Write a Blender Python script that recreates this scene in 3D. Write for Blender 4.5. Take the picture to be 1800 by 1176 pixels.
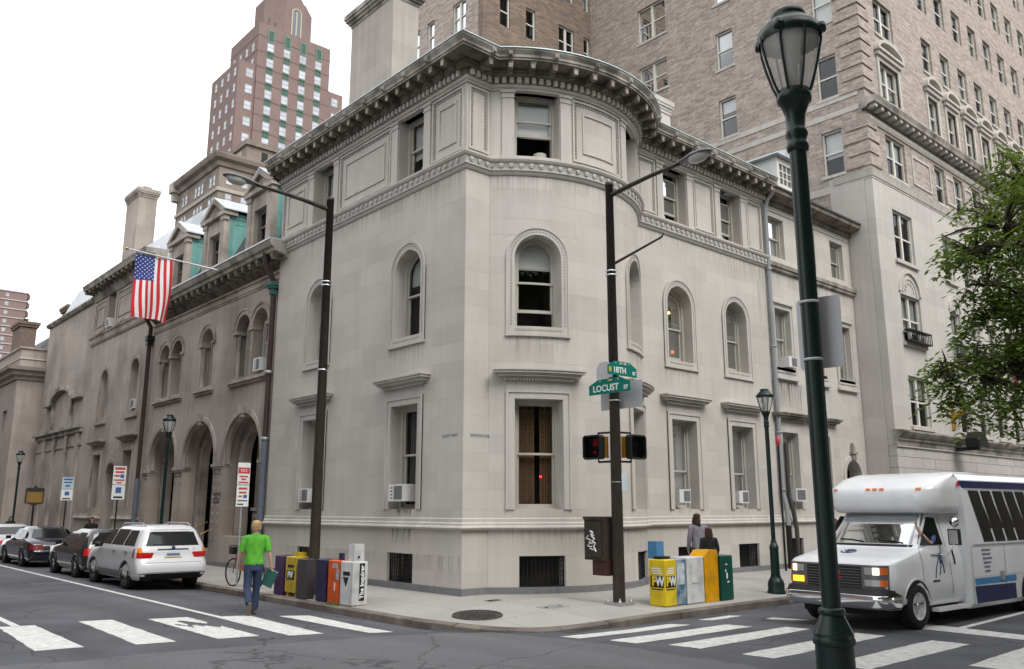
import bpy, bmesh, math, random
from mathutils import Vector, Matrix
random.seed(7)
sc = bpy.context.scene
for o in list(bpy.data.objects): bpy.data.objects.remove(o)
R_ = math.radians
# ---------------------------------------------------------------- camera
cam = bpy.data.objects.new('camera', bpy.data.cameras.new('camera'))
sc.collection.objects.link(cam)
cam.location = (-11.531, -14.622, 1.82)
cam.rotation_euler = (R_(90 + 11.674), 0, R_(-41.56))
cam.data.sensor_width = 36.0
cam.data.lens = 36.0 * 1481 / 1800
cam.data.clip_start = 0.1
cam.data.clip_end = 5000
sc.camera = cam
# ---------------------------------------------------------------- overcast sky, soft sun, exposure
SUN_EL, SUN_AZ = 50.0, 268.0          # azimuth from +X counter-clockwise: from behind the camera, to its right
world = bpy.data.worlds.new('World'); sc.world = world; world.use_nodes = True
wn, wl = world.node_tree.nodes, world.node_tree.links
wn.clear()
w_out = wn.new('ShaderNodeOutputWorld'); w_bg = wn.new('ShaderNodeBackground')
w_sky = wn.new('ShaderNodeTexSky'); w_sky.sky_type = 'NISHITA'; w_sky.sun_disc = False
w_sky.sun_elevation = R_(SUN_EL); w_sky.sun_rotation = R_(90 - (SUN_AZ))
w_sky.dust_density = 6.0; w_sky.air_density = 1.0; w_sky.ozone_density = 1.0
w_hs = wn.new('ShaderNodeHueSaturation'); w_hs.inputs['Saturation'].default_value = 0.15
w_mix = wn.new('ShaderNodeMixRGB'); w_mix.inputs['Fac'].default_value = 0.8
w_mix.inputs['Color2'].default_value = (10.4, 10.6, 10.9, 1)      # even cloud layer over the clear sky
wl.new(w_sky.outputs[0], w_hs.inputs['Color']); wl.new(w_hs.outputs[0], w_mix.inputs['Color1'])
wl.new(w_mix.outputs[0], w_bg.inputs['Color']); wl.new(w_bg.outputs[0], w_out.inputs[0])
w_bg.inputs['Strength'].default_value = 0.12
sun = bpy.data.objects.new('sun', bpy.data.lights.new('sun', 'SUN'))
sc.collection.objects.link(sun)
sun.data.energy = 1.4; sun.data.angle = R_(32); sun.data.color = (1.0, 0.97, 0.93)
_d = Vector((math.cos(R_(SUN_EL)) * math.cos(R_(SUN_AZ)), math.cos(R_(SUN_EL)) * math.sin(R_(SUN_AZ)), math.sin(R_(SUN_EL))))
sun.rotation_euler = (-_d).to_track_quat('-Z', 'Y').to_euler()
sun.location = (-30, -30, 40)
vs = sc.view_settings
vs.view_transform = 'Standard'; vs.look = 'None'; vs.exposure = 0.60; vs.gamma = 1.0; vs.use_curve_mapping = False
sc.cycles.max_bounces = 6; sc.cycles.diffuse_bounces = 3; sc.cycles.glossy_bounces = 3; sc.cycles.transparent_max_bounces = 12
sc.cycles.caustics_reflective = False; sc.cycles.caustics_refractive = False

# ---------------------------------------------------------------- materials
MATS = {}
def mat(name, col, rough=.8, var=.12, scale=3.0, island=0.0, streak=0.0, bump=0.0, metal=0.0, spec=.3, detail=5, coat=0.0, dark=None, darkscale=.6, darkamt=.5, bumpscale=60):
    if name in MATS: return MATS[name]
    m = bpy.data.materials.new(name); MATS[name] = m; m.use_nodes = True
    n, l = m.node_tree.nodes, m.node_tree.links
    b = n['Principled BSDF']
    b.inputs['Roughness'].default_value = rough; b.inputs['Metallic'].default_value = metal
    b.inputs['Specular IOR Level'].default_value = spec; b.inputs['Coat Weight'].default_value = coat
    tc = n.new('ShaderNodeTexCoord')
    val = None
    def mul(a, bb):
        if a is None: return bb
        x = n.new('ShaderNodeMath'); x.operation = 'MULTIPLY'; l.new(a, x.inputs[0]); l.new(bb, x.inputs[1]); return x.outputs[0]
    def mapr(sock, lo, hi, f0=0.0, f1=1.0):
        x = n.new('ShaderNodeMapRange'); x.inputs['From Min'].default_value = f0; x.inputs['From Max'].default_value = f1
        x.inputs['To Min'].default_value = lo; x.inputs['To Max'].default_value = hi; l.new(sock, x.inputs['Value']); return x.outputs[0]
    if var:
        t = n.new('ShaderNodeTexNoise'); t.inputs['Scale'].default_value = scale; t.inputs['Detail'].default_value = detail
        l.new(tc.outputs['Object'], t.inputs['Vector']); val = mul(val, mapr(t.outputs['Fac'], 1 - var * 2, 1 + var * 2))
    if island:
        g = n.new('ShaderNodeNewGeometry'); oi = n.new('ShaderNodeObjectInfo')
        a = n.new('ShaderNodeMath'); a.operation = 'ADD'; l.new(g.outputs['Random Per Island'], a.inputs[0]); l.new(oi.outputs['Random'], a.inputs[1])
        f = n.new('ShaderNodeMath'); f.operation = 'FRACT'; l.new(a.outputs[0], f.inputs[0])
        val = mul(val, mapr(f.outputs[0], 1 - island, 1 + island))
    if streak:
        mp = n.new('ShaderNodeMapping'); mp.inputs['Scale'].default_value = (2.2, 2.2, .16); l.new(tc.outputs['Object'], mp.inputs['Vector'])
        t = n.new('ShaderNodeTexNoise'); t.inputs['Scale'].default_value = 2.0; t.inputs['Detail'].default_value = 6
        l.new(mp.outputs[0], t.inputs['Vector']); val = mul(val, mapr(t.outputs['Fac'], 1 - streak, 1 + streak * .25, .3, .7))
    rgb = n.new('ShaderNodeRGB'); rgb.outputs[0].default_value = (*col, 1); c = rgb.outputs[0]
    if dark:
        t = n.new('ShaderNodeTexNoise'); t.inputs['Scale'].default_value = darkscale; t.inputs['Detail'].default_value = 8
        l.new(tc.outputs['Object'], t.inputs['Vector'])
        mx = n.new('ShaderNodeMixRGB'); l.new(mapr(t.outputs['Fac'], 0, darkamt, .45, .65), mx.inputs['Fac'])
        l.new(c, mx.inputs['Color1']); mx.inputs['Color2'].default_value = (*dark, 1); c = mx.outputs[0]
    if val is not None:
        h = n.new('ShaderNodeHueSaturation'); l.new(c, h.inputs['Color']); l.new(val, h.inputs['Value']); c = h.outputs[0]
    l.new(c, b.inputs['Base Color'])
    if bump:
        t = n.new('ShaderNodeTexNoise'); t.inputs['Scale'].default_value = bumpscale; t.inputs['Detail'].default_value = 4
        l.new(tc.outputs['Object'], t.inputs['Vector'])
        bp = n.new('ShaderNodeBump'); bp.inputs['Strength'].default_value = bump; bp.inputs['Distance'].default_value = .02
        l.new(t.outputs['Fac'], bp.inputs['Height']); l.new(bp.outputs[0], b.inputs['Normal'])
    return m
def glass(name, tint=(.95, .97, .97), trans=.9, rough=.02):
    """a pane: mirror-like reflection by angle over a tinted see-through sheet"""
    if name in MATS: return MATS[name]
    m = bpy.data.materials.new(name); MATS[name] = m; m.use_nodes = True
    n, l = m.node_tree.nodes, m.node_tree.links; n.clear()
    o = n.new('ShaderNodeOutputMaterial'); mx = n.new('ShaderNodeMixShader'); tr = n.new('ShaderNodeBsdfTransparent'); gl = n.new('ShaderNodeBsdfGlossy')
    fr = n.new('ShaderNodeLayerWeight'); fr.inputs['Blend'].default_value = .3
    mr = n.new('ShaderNodeMapRange'); mr.inputs['To Min'].default_value = .015; mr.inputs['To Max'].default_value = .75
    tr.inputs[0].default_value = (tint[0] * trans, tint[1] * trans, tint[2] * trans, 1); gl.inputs['Roughness'].default_value = rough
    gl.inputs['Color'].default_value = (.9, .93, .95, 1)
    l.new(fr.outputs['Fresnel'], mr.inputs['Value']); l.new(mr.outputs[0], mx.inputs['Fac'])
    l.new(tr.outputs[0], mx.inputs[1]); l.new(gl.outputs[0], mx.inputs[2]); l.new(mx.outputs[0], o.inputs[0])
    return m
def emit(name, col, strength):
    if name in MATS: return MATS[name]
    m = bpy.data.materials.new(name); MATS[name] = m; m.use_nodes = True
    b = m.node_tree.nodes['Principled BSDF']; b.inputs['Base Color'].default_value = (*col, 1)
    b.inputs['Emission Color'].default_value = (*col, 1); b.inputs['Emission Strength'].default_value = strength
    return m
def brickmat(name, c1, c2, mortar, scale=1.0, plane='XZ', var=.2):
    if name in MATS: return MATS[name]
    m = bpy.data.materials.new(name); MATS[name] = m; m.use_nodes = True
    n, l = m.node_tree.nodes, m.node_tree.links; b = n['Principled BSDF']; b.inputs['Roughness'].default_value = .9; b.inputs['Specular IOR Level'].default_value = .15
    tc = n.new('ShaderNodeTexCoord'); sp = n.new('ShaderNodeSeparateXYZ'); cb = n.new('ShaderNodeCombineXYZ'); ad = n.new('ShaderNodeMath'); ad.operation = 'ADD'
    l.new(tc.outputs['Object'], sp.inputs[0]); l.new(sp.outputs['X'], ad.inputs[0]); l.new(sp.outputs['Y'], ad.inputs[1])
    l.new(ad.outputs[0], cb.inputs['X']); l.new(sp.outputs['Z'], cb.inputs['Y'])
    br = n.new('ShaderNodeTexBrick'); br.inputs['Scale'].default_value = scale; l.new(cb.outputs[0], br.inputs['Vector'])
    br.inputs['Color1'].default_value = (*c1, 1); br.inputs['Color2'].default_value = (*c2, 1); br.inputs['Mortar'].default_value = (*mortar, 1)
    br.inputs['Brick Width'].default_value = .42; br.inputs['Row Height'].default_value = .105; br.inputs['Mortar Size'].default_value = .012; br.inputs['Bias'].default_value = 0.0
    t = n.new('ShaderNodeTexNoise'); t.inputs['Scale'].default_value = 5.5; t.inputs['Detail'].default_value = 8; t.inputs['Roughness'].default_value = .75
    l.new(tc.outputs['Object'], t.inputs['Vector'])
    mr = n.new('ShaderNodeMapRange'); mr.inputs['From Min'].default_value = .25; mr.inputs['From Max'].default_value = .75; mr.inputs['To Min'].default_value = 1 - var; mr.inputs['To Max'].default_value = 1 + var
    l.new(t.outputs['Fac'], mr.inputs['Value'])
    h = n.new('ShaderNodeHueSaturation'); l.new(br.outputs['Color'], h.inputs['Color']); l.new(mr.outputs[0], h.inputs['Value']); l.new(h.outputs[0], b.inputs['Base Color'])
    bp = n.new('ShaderNodeBump'); bp.inputs['Strength'].default_value = .6; bp.inputs['Distance'].default_value = .02
    t2 = n.new('ShaderNodeTexNoise'); t2.inputs['Scale'].default_value = 9; t2.inputs['Detail'].default_value = 3; l.new(tc.outputs['Object'], t2.inputs['Vector'])
    l.new(t2.outputs['Fac'], bp.inputs['Height']); l.new(bp.outputs[0], b.inputs['Normal'])
    return m

STONE = mat('limestone', (.510, .481, .445), .85, .05, .9, island=.06, streak=.06, bump=.1, dark=(.44, .40, .35), darkscale=.5, darkamt=.45)
STONE_T = mat('limestone_trim', (.510, .481, .445), .85, .06, 1.5, streak=.12, bump=.1)
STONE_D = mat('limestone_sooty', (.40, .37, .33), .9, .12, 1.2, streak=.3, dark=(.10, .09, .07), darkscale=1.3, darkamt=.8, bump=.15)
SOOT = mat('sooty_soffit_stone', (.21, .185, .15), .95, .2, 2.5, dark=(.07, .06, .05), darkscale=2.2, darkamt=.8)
STONE_B = mat('limestone_brown', (.42, .365, .32), .9, .06, .7, island=.06, streak=.14, dark=(.19, .16, .14), darkscale=.35, darkamt=.7, bump=.1)
STONE_BT = mat('limestone_brown_trim', (.43, .375, .33), .9, .1, 1.5, streak=.25, dark=(.15, .13, .11), darkscale=.8, darkamt=.7)
GRANITE = mat('granite_plinth', (.18, .18, .185), .7, .15, 6, island=.06, bump=.1)
SASH = mat('sash_paint', (.44, .42, .37), .5, .06, 3)
SASH_W = mat('sash_paint_white', (.66, .64, .58), .5, .05, 3)
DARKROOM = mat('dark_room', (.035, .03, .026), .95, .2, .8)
PANE = glass('window_pane', trans=.84)
PANE_F = glass('far_window_pane', trans=.4, rough=.05)
BLIND = mat('roller_blind', (.74, .74, .71), .8, .03, 2)
CURTAIN = mat('curtain', (.24, .22, .21), .9, .1, 4, streak=.4)
SHUTTER = mat('brown_shutter', (.17, .095, .05), .6, .2, 6)
GRILLE = mat('black_iron', (.012, .012, .013), .5, .1, 8)
GREENP = mat('dark_green_paint', (.004, .016, .014), .34, .12, 9, spec=.4)
BROWNP = mat('brown_pole_paint', (.045, .036, .028), .45, .2, 5, streak=.3)
GALV = mat('galvanised_steel', (.42, .43, .44), .45, .12, 8, metal=.6)
CHROME = mat('chrome', (.75, .76, .78), .12, .03, 8, metal=1.0)
COPPER = mat('verdigris_copper', (.19, .40, .37), .7, .15, 3, streak=.3)
LEADROOF = mat('metal_roof', (.50, .53, .56), .4, .12, 2, metal=.25, streak=.2)
BLACKP = mat('black_plastic', (.014, .014, .015), .45, .1, 9)
RUBBER = mat('rubber', (.016, .016, .016), .8, .2, 9)
WHITEP = mat('white_enamel', (.68, .68, .67), .35, .06, 5, streak=.12)

# ---------------------------------------------------------------- mesh helpers
COL = sc.collection
class MB:
    def __init__(s): s.v = []; s.f = []; s.sm = []
    def add(s, vs, fs, smooth=False):
        o = len(s.v); s.v.extend([tuple(p) for p in vs])
        for f in fs: s.f.append([i + o for i in f]); s.sm.append(smooth)
        return s
    def box(s, x0, x1, y0, y1, z0, z1):
        return s.add([(x0, y0, z0), (x1, y0, z0), (x1, y1, z0), (x0, y1, z0), (x0, y0, z1), (x1, y0, z1), (x1, y1, z1), (x0, y1, z1)],
                     [(0, 3, 2, 1), (4, 5, 6, 7), (0, 1, 5, 4), (1, 2, 6, 5), (2, 3, 7, 6), (3, 0, 4, 7)])
    def quad(s, a, b, c, d): return s.add([a, b, c, d], [(0, 1, 2, 3)])
    def poly(s, pts): return s.add(pts, [tuple(range(len(pts)))])
    def prism(s, pts, fn0, fn1, smooth=False):
        """pts 2D list; fn0/fn1 map 2D to 3D for both ends"""
        n = len(pts); vs = [fn0(*p) for p in pts] + [fn1(*p) for p in pts]
        s.add(vs, [tuple(range(n))[::-1], tuple(range(n, 2 * n))])
        return s.add(vs, [(i, (i + 1) % n, (i + 1) % n + n, i + n) for i in range(n)], smooth)
    def tube(s, pts, r, n=8, cap=True, smooth=True):
        pts = [Vector(p) for p in pts]; rs = r if isinstance(r, (list, tuple)) else [r] * len(pts)
        vs = []; up = None
        for i, p in enumerate(pts):
            t = (pts[min(i + 1, len(pts) - 1)] - pts[max(i - 1, 0)]).normalized()
            if up is None:
                up = Vector((0, 0, 1)) if abs(t.z) < .9 else Vector((1, 0, 0))
            a = t.cross(up).normalized(); b = a.cross(t).normalized(); up = b
            for k in range(n):
                an = 2 * math.pi * k / n; vs.append(p + (a * math.cos(an) + b * math.sin(an)) * rs[i])
        fs = [(i * n + k, i * n + (k + 1) % n, (i + 1) * n + (k + 1) % n, (i + 1) * n + k) for i in range(len(pts) - 1) for k in range(n)]
        s.add(vs, fs, smooth)
        if cap: s.add(vs[:n], [tuple(range(n))[::-1]]); s.add(vs[-n:], [tuple(range(n))])
        return s
    def lathe(s, prof, c=(0, 0, 0), n=20, smooth=True, a0=0, a1=2 * math.pi):
        """prof (r,z) list, about vertical axis"""
        full = abs(a1 - a0 - 2 * math.pi) < 1e-6; m = n if full else n + 1
        vs = []
        for r, z in prof:
            for k in range(m):
                a = a0 + (a1 - a0) * k / n; vs.append((c[0] + r * math.cos(a), c[1] + r * math.sin(a), c[2] + z))
        fs = []
        for i in range(len(prof) - 1):
            for k in range(n):
                k2 = (k + 1) % m
                fs.append((i * m + k, i * m + k2, (i + 1) * m + k2, (i + 1) * m + k))
        return s.add(vs, fs, smooth)
    def xf(s, M):
        s.v = [tuple(M @ Vector(p)) for p in s.v]; return s
    def mesh(s, name, m):
        me = bpy.data.meshes.new(name); me.from_pydata(s.v, [], s.f); me.materials.append(m)
        if any(s.sm): me.polygons.foreach_set('use_smooth', s.sm)
        me.update(); return me
    def build(s, name, m, parent=None, **k):
        return link(name, s.mesh(name, m), parent, **k)
PLOC = {}
def link(name, me, parent=None, loc=None, label=None, cat=None, group=None, kind=None):
    o = bpy.data.objects.new(name, me); COL.objects.link(o)
    if parent is not None:
        o.parent = parent
        if parent.name in PLOC: o.matrix_parent_inverse = Matrix.Translation(-PLOC[parent.name])
    if loc is not None: o.location = loc
    tag(o, label, cat, group, kind); return o
def tag(o, label=None, cat=None, group=None, kind=None):
    if label: o['label'] = label
    if cat: o['category'] = cat
    if group: o['group'] = group
    if kind: o['kind'] = kind
    return o
def thing(name, label, cat, loc=(0, 0, 0), rz=0, group=None, world=False):
    """Empty at the thing's base; world=True: its parts are given in world coordinates"""
    o = bpy.data.objects.new(name, None); COL.objects.link(o); o.location = loc; o.rotation_euler = (0, 0, rz)
    o.empty_display_size = .2
    if world: PLOC[o.name] = Vector(loc)
    return tag(o, label, cat, group)
def copy_tree(o, parent=None):
    c = o.copy(); COL.objects.link(c); c.parent = parent
    if parent is not None: c.matrix_parent_inverse = o.matrix_parent_inverse.copy()
    for ch in list(o.children): copy_tree(ch, c)
    return c
def lettering(txt, size, depth=.002, bold=0.0):
    cu = bpy.data.curves.new('lettering', 'FONT'); cu.body = txt; cu.size = size; cu.align_x = 'CENTER'; cu.align_y = 'CENTER'; cu.extrude = depth; cu.offset = bold
    cu.resolution_u = 3
    ob = bpy.data.objects.new('tmp', cu); me = bpy.data.meshes.new_from_object(ob)
    mb = MB(); mb.add([tuple(v.co) for v in me.vertices], [tuple(p.vertices) for p in me.polygons])
    bpy.data.objects.remove(ob); bpy.data.curves.remove(cu); bpy.data.meshes.remove(me)
    return mb
def letter_on(txt, size, origin, right, up, m, parent, name='lettering', sx=1.0, bold=0.0, depth=.002):
    mb = lettering(txt, size, depth, bold); rt = Vector(right).normalized(); u = Vector(up).normalized(); nn = rt.cross(u); og = Vector(origin)
    mb.v = [tuple(og + rt * (p[0] * sx) + u * p[1] + nn * p[2]) for p in mb.v]
    return mb.build(name, m, parent)
# ================================================================= ground
KX, KY, KR = -2.5, -4.2, 3.0          # kerb lines along both streets and the corner radius
KC = (KX + KR, KY + KR)
def sd(x, y):
    if x < KC[0] and y < KC[1]: return math.hypot(x - KC[0], y - KC[1]) - KR
    return max(KX - x, KY - y)
def zroad(x, y):
    s = max(sd(x, y), 0.0)
    return -.25 + .12 * (1 - math.exp(-s / 1.1))
def zwalk(x, y):
    s = min(sd(x, y), 0.0)
    z = -.10 * max(0.0, 1 + s / 2.5)
    if x < KC[0] + .6 and y < KC[1] + .6:
        a = math.degrees(math.atan2(y - KC[1], x - KC[0])) % 360
        z -= .11 * math.exp(-((a - 232) / 26) ** 2) * math.exp(s / .7)
    return z
ASPHALT = mat('asphalt', (.092, .094, .106), .85, .16, 1.3, bump=.6, dark=(.064, .065, .074), darkscale=.30, darkamt=.9, detail=12, bumpscale=70)
CONCRETE = mat('sidewalk_concrete', (.345, .33, .308), .9, .08, .9, island=.05, dark=(.27, .255, .23), darkscale=.5, darkamt=.55, bump=.25)
KERBM = mat('kerb_stone', (.17, .145, .125), .9, .2, 3, island=.12, dark=(.08, .065, .055), darkscale=1.6, darkamt=.75, bump=.2)
def extend_asphalt(m):
    n, l = m.node_tree.nodes, m.node_tree.links; b = n['Principled BSDF']; src = b.inputs['Base Color'].links[0].from_socket; tc = n.new('ShaderNodeTexCoord')
    sp = n.new('ShaderNodeSeparateXYZ'); l.new(tc.outputs['Object'], sp.inputs[0])
    def M(op, a, bb, c=None):
        x = n.new('ShaderNodeMath'); x.operation = op
        for i, v in enumerate((a, bb, c)):
            if v is None: continue
            if isinstance(v, (int, float)): x.inputs[i].default_value = v
            else: l.new(v, x.inputs[i])
        return x.outputs[0]
    nz = n.new('ShaderNodeTexNoise'); nz.inputs['Scale'].default_value = 2.2; nz.inputs['Detail'].default_value = 6; l.new(tc.outputs['Object'], nz.inputs['Vector'])
    # older, lighter surface of the crossing south of an uneven seam
    line = M('ADD', M('MULTIPLY', sp.outputs['X'], -.16), -3.35); e1 = M('SUBTRACT', line, sp.outputs['Y']); e2 = M('SUBTRACT', -1.75, sp.outputs['X']); d = M('MINIMUM', e1, e2); d = M('ADD', d, M('MULTIPLY', M('SUBTRACT', nz.outputs['Fac'], .5), .5))
    mr = n.new('ShaderNodeMapRange'); mr.inputs['From Min'].default_value = -.03; mr.inputs['From Max'].default_value = .05; mr.inputs['To Max'].default_value = .75; l.new(d, mr.inputs['Value'])
    gr = n.new('ShaderNodeTexNoise'); gr.inputs['Scale'].default_value = 45; gr.inputs['Detail'].default_value = 3; l.new(tc.outputs['Object'], gr.inputs['Vector'])
    rp = n.new('ShaderNodeMapRange'); rp.inputs['From Min'].default_value = .3; rp.inputs['From Max'].default_value = .7; rp.inputs['To Min'].default_value = .085; rp.inputs['To Max'].default_value = .19; l.new(gr.outputs['Fac'], rp.inputs['Value'])
    cb = n.new('ShaderNodeCombineXYZ'); l.new(rp.outputs[0], cb.inputs[0]); l.new(rp.outputs[0], cb.inputs[1]); l.new(M('MULTIPLY', rp.outputs[0], 1.03), cb.inputs[2])
    mx = n.new('ShaderNodeMixRGB'); l.new(mr.outputs[0], mx.inputs['Fac']); l.new(src, mx.inputs['Color1']); l.new(cb.outputs[0], mx.inputs['Color2'])
    # cracks
    wv = n.new('ShaderNodeTexNoise'); wv.inputs['Scale'].default_value = .9; wv.inputs['Detail'].default_value = 5; l.new(tc.outputs['Object'], wv.inputs['Vector']); ad = n.new('ShaderNodeMixRGB'); ad.blend_type = 'ADD'; ad.inputs['Fac'].default_value = 1.2; l.new(tc.outputs['Object'], ad.inputs['Color1']); l.new(wv.outputs['Color'], ad.inputs['Color2'])
    vo = n.new('ShaderNodeTexVoronoi'); vo.feature = 'DISTANCE_TO_EDGE'; vo.inputs['Scale'].default_value = .30; l.new(ad.outputs[0], vo.inputs['Vector'])
    cr = n.new('ShaderNodeMapRange'); cr.inputs['From Min'].default_value = .0; cr.inputs['From Max'].default_value = .007; cr.inputs['To Min'].default_value = .45; cr.inputs['To Max'].default_value = 1.0; l.new(vo.outputs['Distance'], cr.inputs['Value'])
    # long tyre-polished bands
    mp = n.new('ShaderNodeMapping'); mp.inputs['Scale'].default_value = (.9, .06, 1); l.new(tc.outputs['Object'], mp.inputs['Vector']); tn = n.new('ShaderNodeTexNoise'); tn.inputs['Scale'].default_value = 1.0; l.new(mp.outputs[0], tn.inputs['Vector'])
    tr_ = n.new('ShaderNodeMapRange'); tr_.inputs['From Min'].default_value = .3; tr_.inputs['From Max'].default_value = .7; tr_.inputs['To Min'].default_value = .85; tr_.inputs['To Max'].default_value = 1.18; l.new(tn.outputs['Fac'], tr_.inputs['Value'])
    hs = n.new('ShaderNodeHueSaturation'); l.new(mx.outputs[0], hs.inputs['Color']); l.new(M('MULTIPLY', cr.outputs[0], tr_.outputs[0]), hs.inputs['Value']); l.new(hs.outputs[0], b.inputs['Base Color'])
extend_asphalt(ASPHALT)
def spots(m, scale=7.0, size=.055, val=.55):
    n, l = m.node_tree.nodes, m.node_tree.links; b = n['Principled BSDF']; src = b.inputs['Base Color'].links[0].from_socket; g = n.new('ShaderNodeNewGeometry')
    vo = n.new('ShaderNodeTexVoronoi'); vo.inputs['Scale'].default_value = scale; l.new(g.outputs['Position'], vo.inputs['Vector'])
    mr = n.new('ShaderNodeMapRange'); mr.inputs['From Min'].default_value = size; mr.inputs['From Max'].default_value = size * 1.6; mr.inputs['To Min'].default_value = val; mr.inputs['To Max'].default_value = 1.0; l.new(vo.outputs['Distance'], mr.inputs['Value'])
    hs = n.new('ShaderNodeHueSaturation'); l.new(src, hs.inputs['Color']); l.new(mr.outputs[0], hs.inputs['Value']); l.new(hs.outputs[0], b.inputs['Base Color'])
spots(CONCRETE, 3.2, .07, .62)
PAINT = mat('road_paint', (.60, .60, .57), .75, .06, 6, dark=(.25, .25, .25), darkscale=9, darkamt=.4, bump=.3)
EARTH = mat('far_ground', (.06, .06, .06), .95, .1, .1)
mb = MB(); n = 48
mb.add([(0, 0, -.6)] + [(1600 * math.cos(2 * math.pi * k / n), 1600 * math.sin(2 * math.pi * k / n), -.6) for k in range(n)], [(0, k + 1, (k + 1) % n + 1) for k in range(n)])
mb.build('ground', EARTH, kind='structure')
# road sheet: fine grid near, following the crown and the gutters
xs = [-60, -45, -32, -24] + [-18 + .4 * i for i in range(0, 61)] + [6.8, 7.8, 9, 11, 14, 18, 24, 32, 45, 60, 90]
ys = [-40, -30, -22, -16] + [-12 + .4 * i for i in range(0, 51)] + [9.2, 11, 14, 18, 24, 32, 45, 60, 90, 130]
mb = MB(); vs = [(x, y, zroad(x, y)) for y in ys for x in xs]; W = len(xs)
mb.add(vs, [(j * W + i, j * W + i + 1, (j + 1) * W + i + 1, (j + 1) * W + i) for j in range(len(ys) - 1) for i in range(W - 1)
            if max(sd(xs[i], ys[j]), sd(xs[i + 1], ys[j + 1]), sd(xs[i], ys[j + 1]), sd(xs[i + 1], ys[j])) > -.8], True)
road = mb.build('road', ASPHALT, kind='structure')
# kerb line as a list of points, outer edge
def kerb_pts(off=0.0, step=1.5):
    r = KR - off; p = []
    y = 70.0
    while y > KC[1] + .01: p.append((KX + off, y)); y -= step
    k = 10
    for i in range(k + 1):
        a = math.pi + math.pi / 2 * i / k; p.append((KC[0] + r * math.cos(a), KC[1] + r * math.sin(a)))
    x = KC[0] + step
    while x < 70: p.append((x, KY + off)); x += step
    return p
ko, ki = kerb_pts(0), kerb_pts(.16)
kerb = MB().box(-1, -.9, 1, 1.1, -.7, -.6).build('kerb', KERBM, kind='structure')
for i in range(len(ko) - 1):
    def lp(a, b, t): return (a[0] + (b[0] - a[0]) * t, a[1] + (b[1] - a[1]) * t)
    jz = random.uniform(-.012, .004); g = .006
    a0, a1, b0, b1 = lp(ko[i], ko[i + 1], g), lp(ko[i], ko[i + 1], 1 - g), lp(ki[i], ki[i + 1], g), lp(ki[i], ki[i + 1], 1 - g)
    k = MB(); top = [(p[0], p[1], zwalk(*p) + jz - (.018 if q < 2 else 0)) for q, p in enumerate((a0, a1, b1, b0))]; bot = [(p[0], p[1], -.5) for p in (a0, a1, b1, b0)]
    ch = [(p[0] + (q[0] - p[0]) * .12, p[1] + (q[1] - p[1]) * .12, p[2] + .018) for p, q in ((top[0], top[3]), (top[1], top[2]))]
    k.add(top[:2] + ch + top[2:] + bot, [(0, 1, 3, 2), (2, 3, 4, 5), (0, 6, 7, 1), (1, 7, 8, 4, 3), (5, 9, 6, 0, 2), (4, 8, 9, 5)])
    k.build('kerb_stone', KERBM, kerb)
# paving slabs clipped to the kerb line
def clip_convex(poly, edge):
    out = poly
    for i in range(len(edge) - 1):
        a, b = edge[i], edge[i + 1]; nx, ny = -(b[1] - a[1]), b[0] - a[0]      # left of travel is inside
        res = []
        for j in range(len(out)):
            p, q = out[j], out[(j + 1) % len(out)]
            dp = (p[0] - a[0]) * nx + (p[1] - a[1]) * ny; dq = (q[0] - a[0]) * nx + (q[1] - a[1]) * ny
            if dp >= 0: res.append(p)
            if (dp >= 0) != (dq >= 0):
                t = dp / (dp - dq); res.append((p[0] + (q[0] - p[0]) * t, p[1] + (q[1] - p[1]) * t))
        out = res
        if len(out) < 3: return []
    return out
edge = [(-2.33, 80)] + [(KC[0] + (KR - .17) * math.cos(math.pi + math.pi / 2 * i / 14), KC[1] + (KR - .17) * math.sin(math.pi + math.pi / 2 * i / 14)) for i in range(15)] + [(80, KY + .17)]
walk = MB().add([(-2.4, 75, -.32), (3, 75, -.32), (3, -1.2, -.32), (75, -1.2, -.32), (75, -4.1, -.32), (.5, -4.1, -.32), (-1.7, -3.4, -.32), (-2.4, -1.2, -.32)], [(0, 1, 2, 7), (2, 3, 4, 5), (2, 5, 6, 7)]).build('sidewalk', CONCRETE, kind='structure')
S = 1.36
slabs = []
def slab(x0, x1, y0, y1):
    p = clip_convex([(x0 + .005, y0 + .005), (x1 - .005, y0 + .005), (x1 - .005, y1 - .005), (x0 + .005, y1 - .005)], edge)
    if len(p) >= 3: slabs.append(p)
for j in range(-3, 36):
    for i in range(-2, 1): slab(i * S + .1, (i + 1) * S + .1, j * S, (j + 1) * S)
for i in range(1, 36):
    for j in range(-4, 1): slab(i * S + .1, (i + 1) * S + .1, j * S, (j + 1) * S)
far = MB(); slabs.sort(key=lambda p: math.hypot(p[0][0] + 11.5, p[0][1] + 14.6))
for q, p in enumerate(slabs):
    k = MB() if q < 280 else far
    k.prism(p, lambda x, y: (x, y, -.34), lambda x, y: (x, y, zwalk(x, y)))
    if q < 280: k.build('paving_slab', CONCRETE, walk)
if far.v: far.build('far_paving_slabs', CONCRETE, walk, kind='stuff')
# sidewalk on the square's side, where the photographer and the near lamp stand
mb = MB().box(-40, 60, -30, -11.05, -.5, .10); sq = mb.build('square_sidewalk', CONCRETE, kind='structure')
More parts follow.
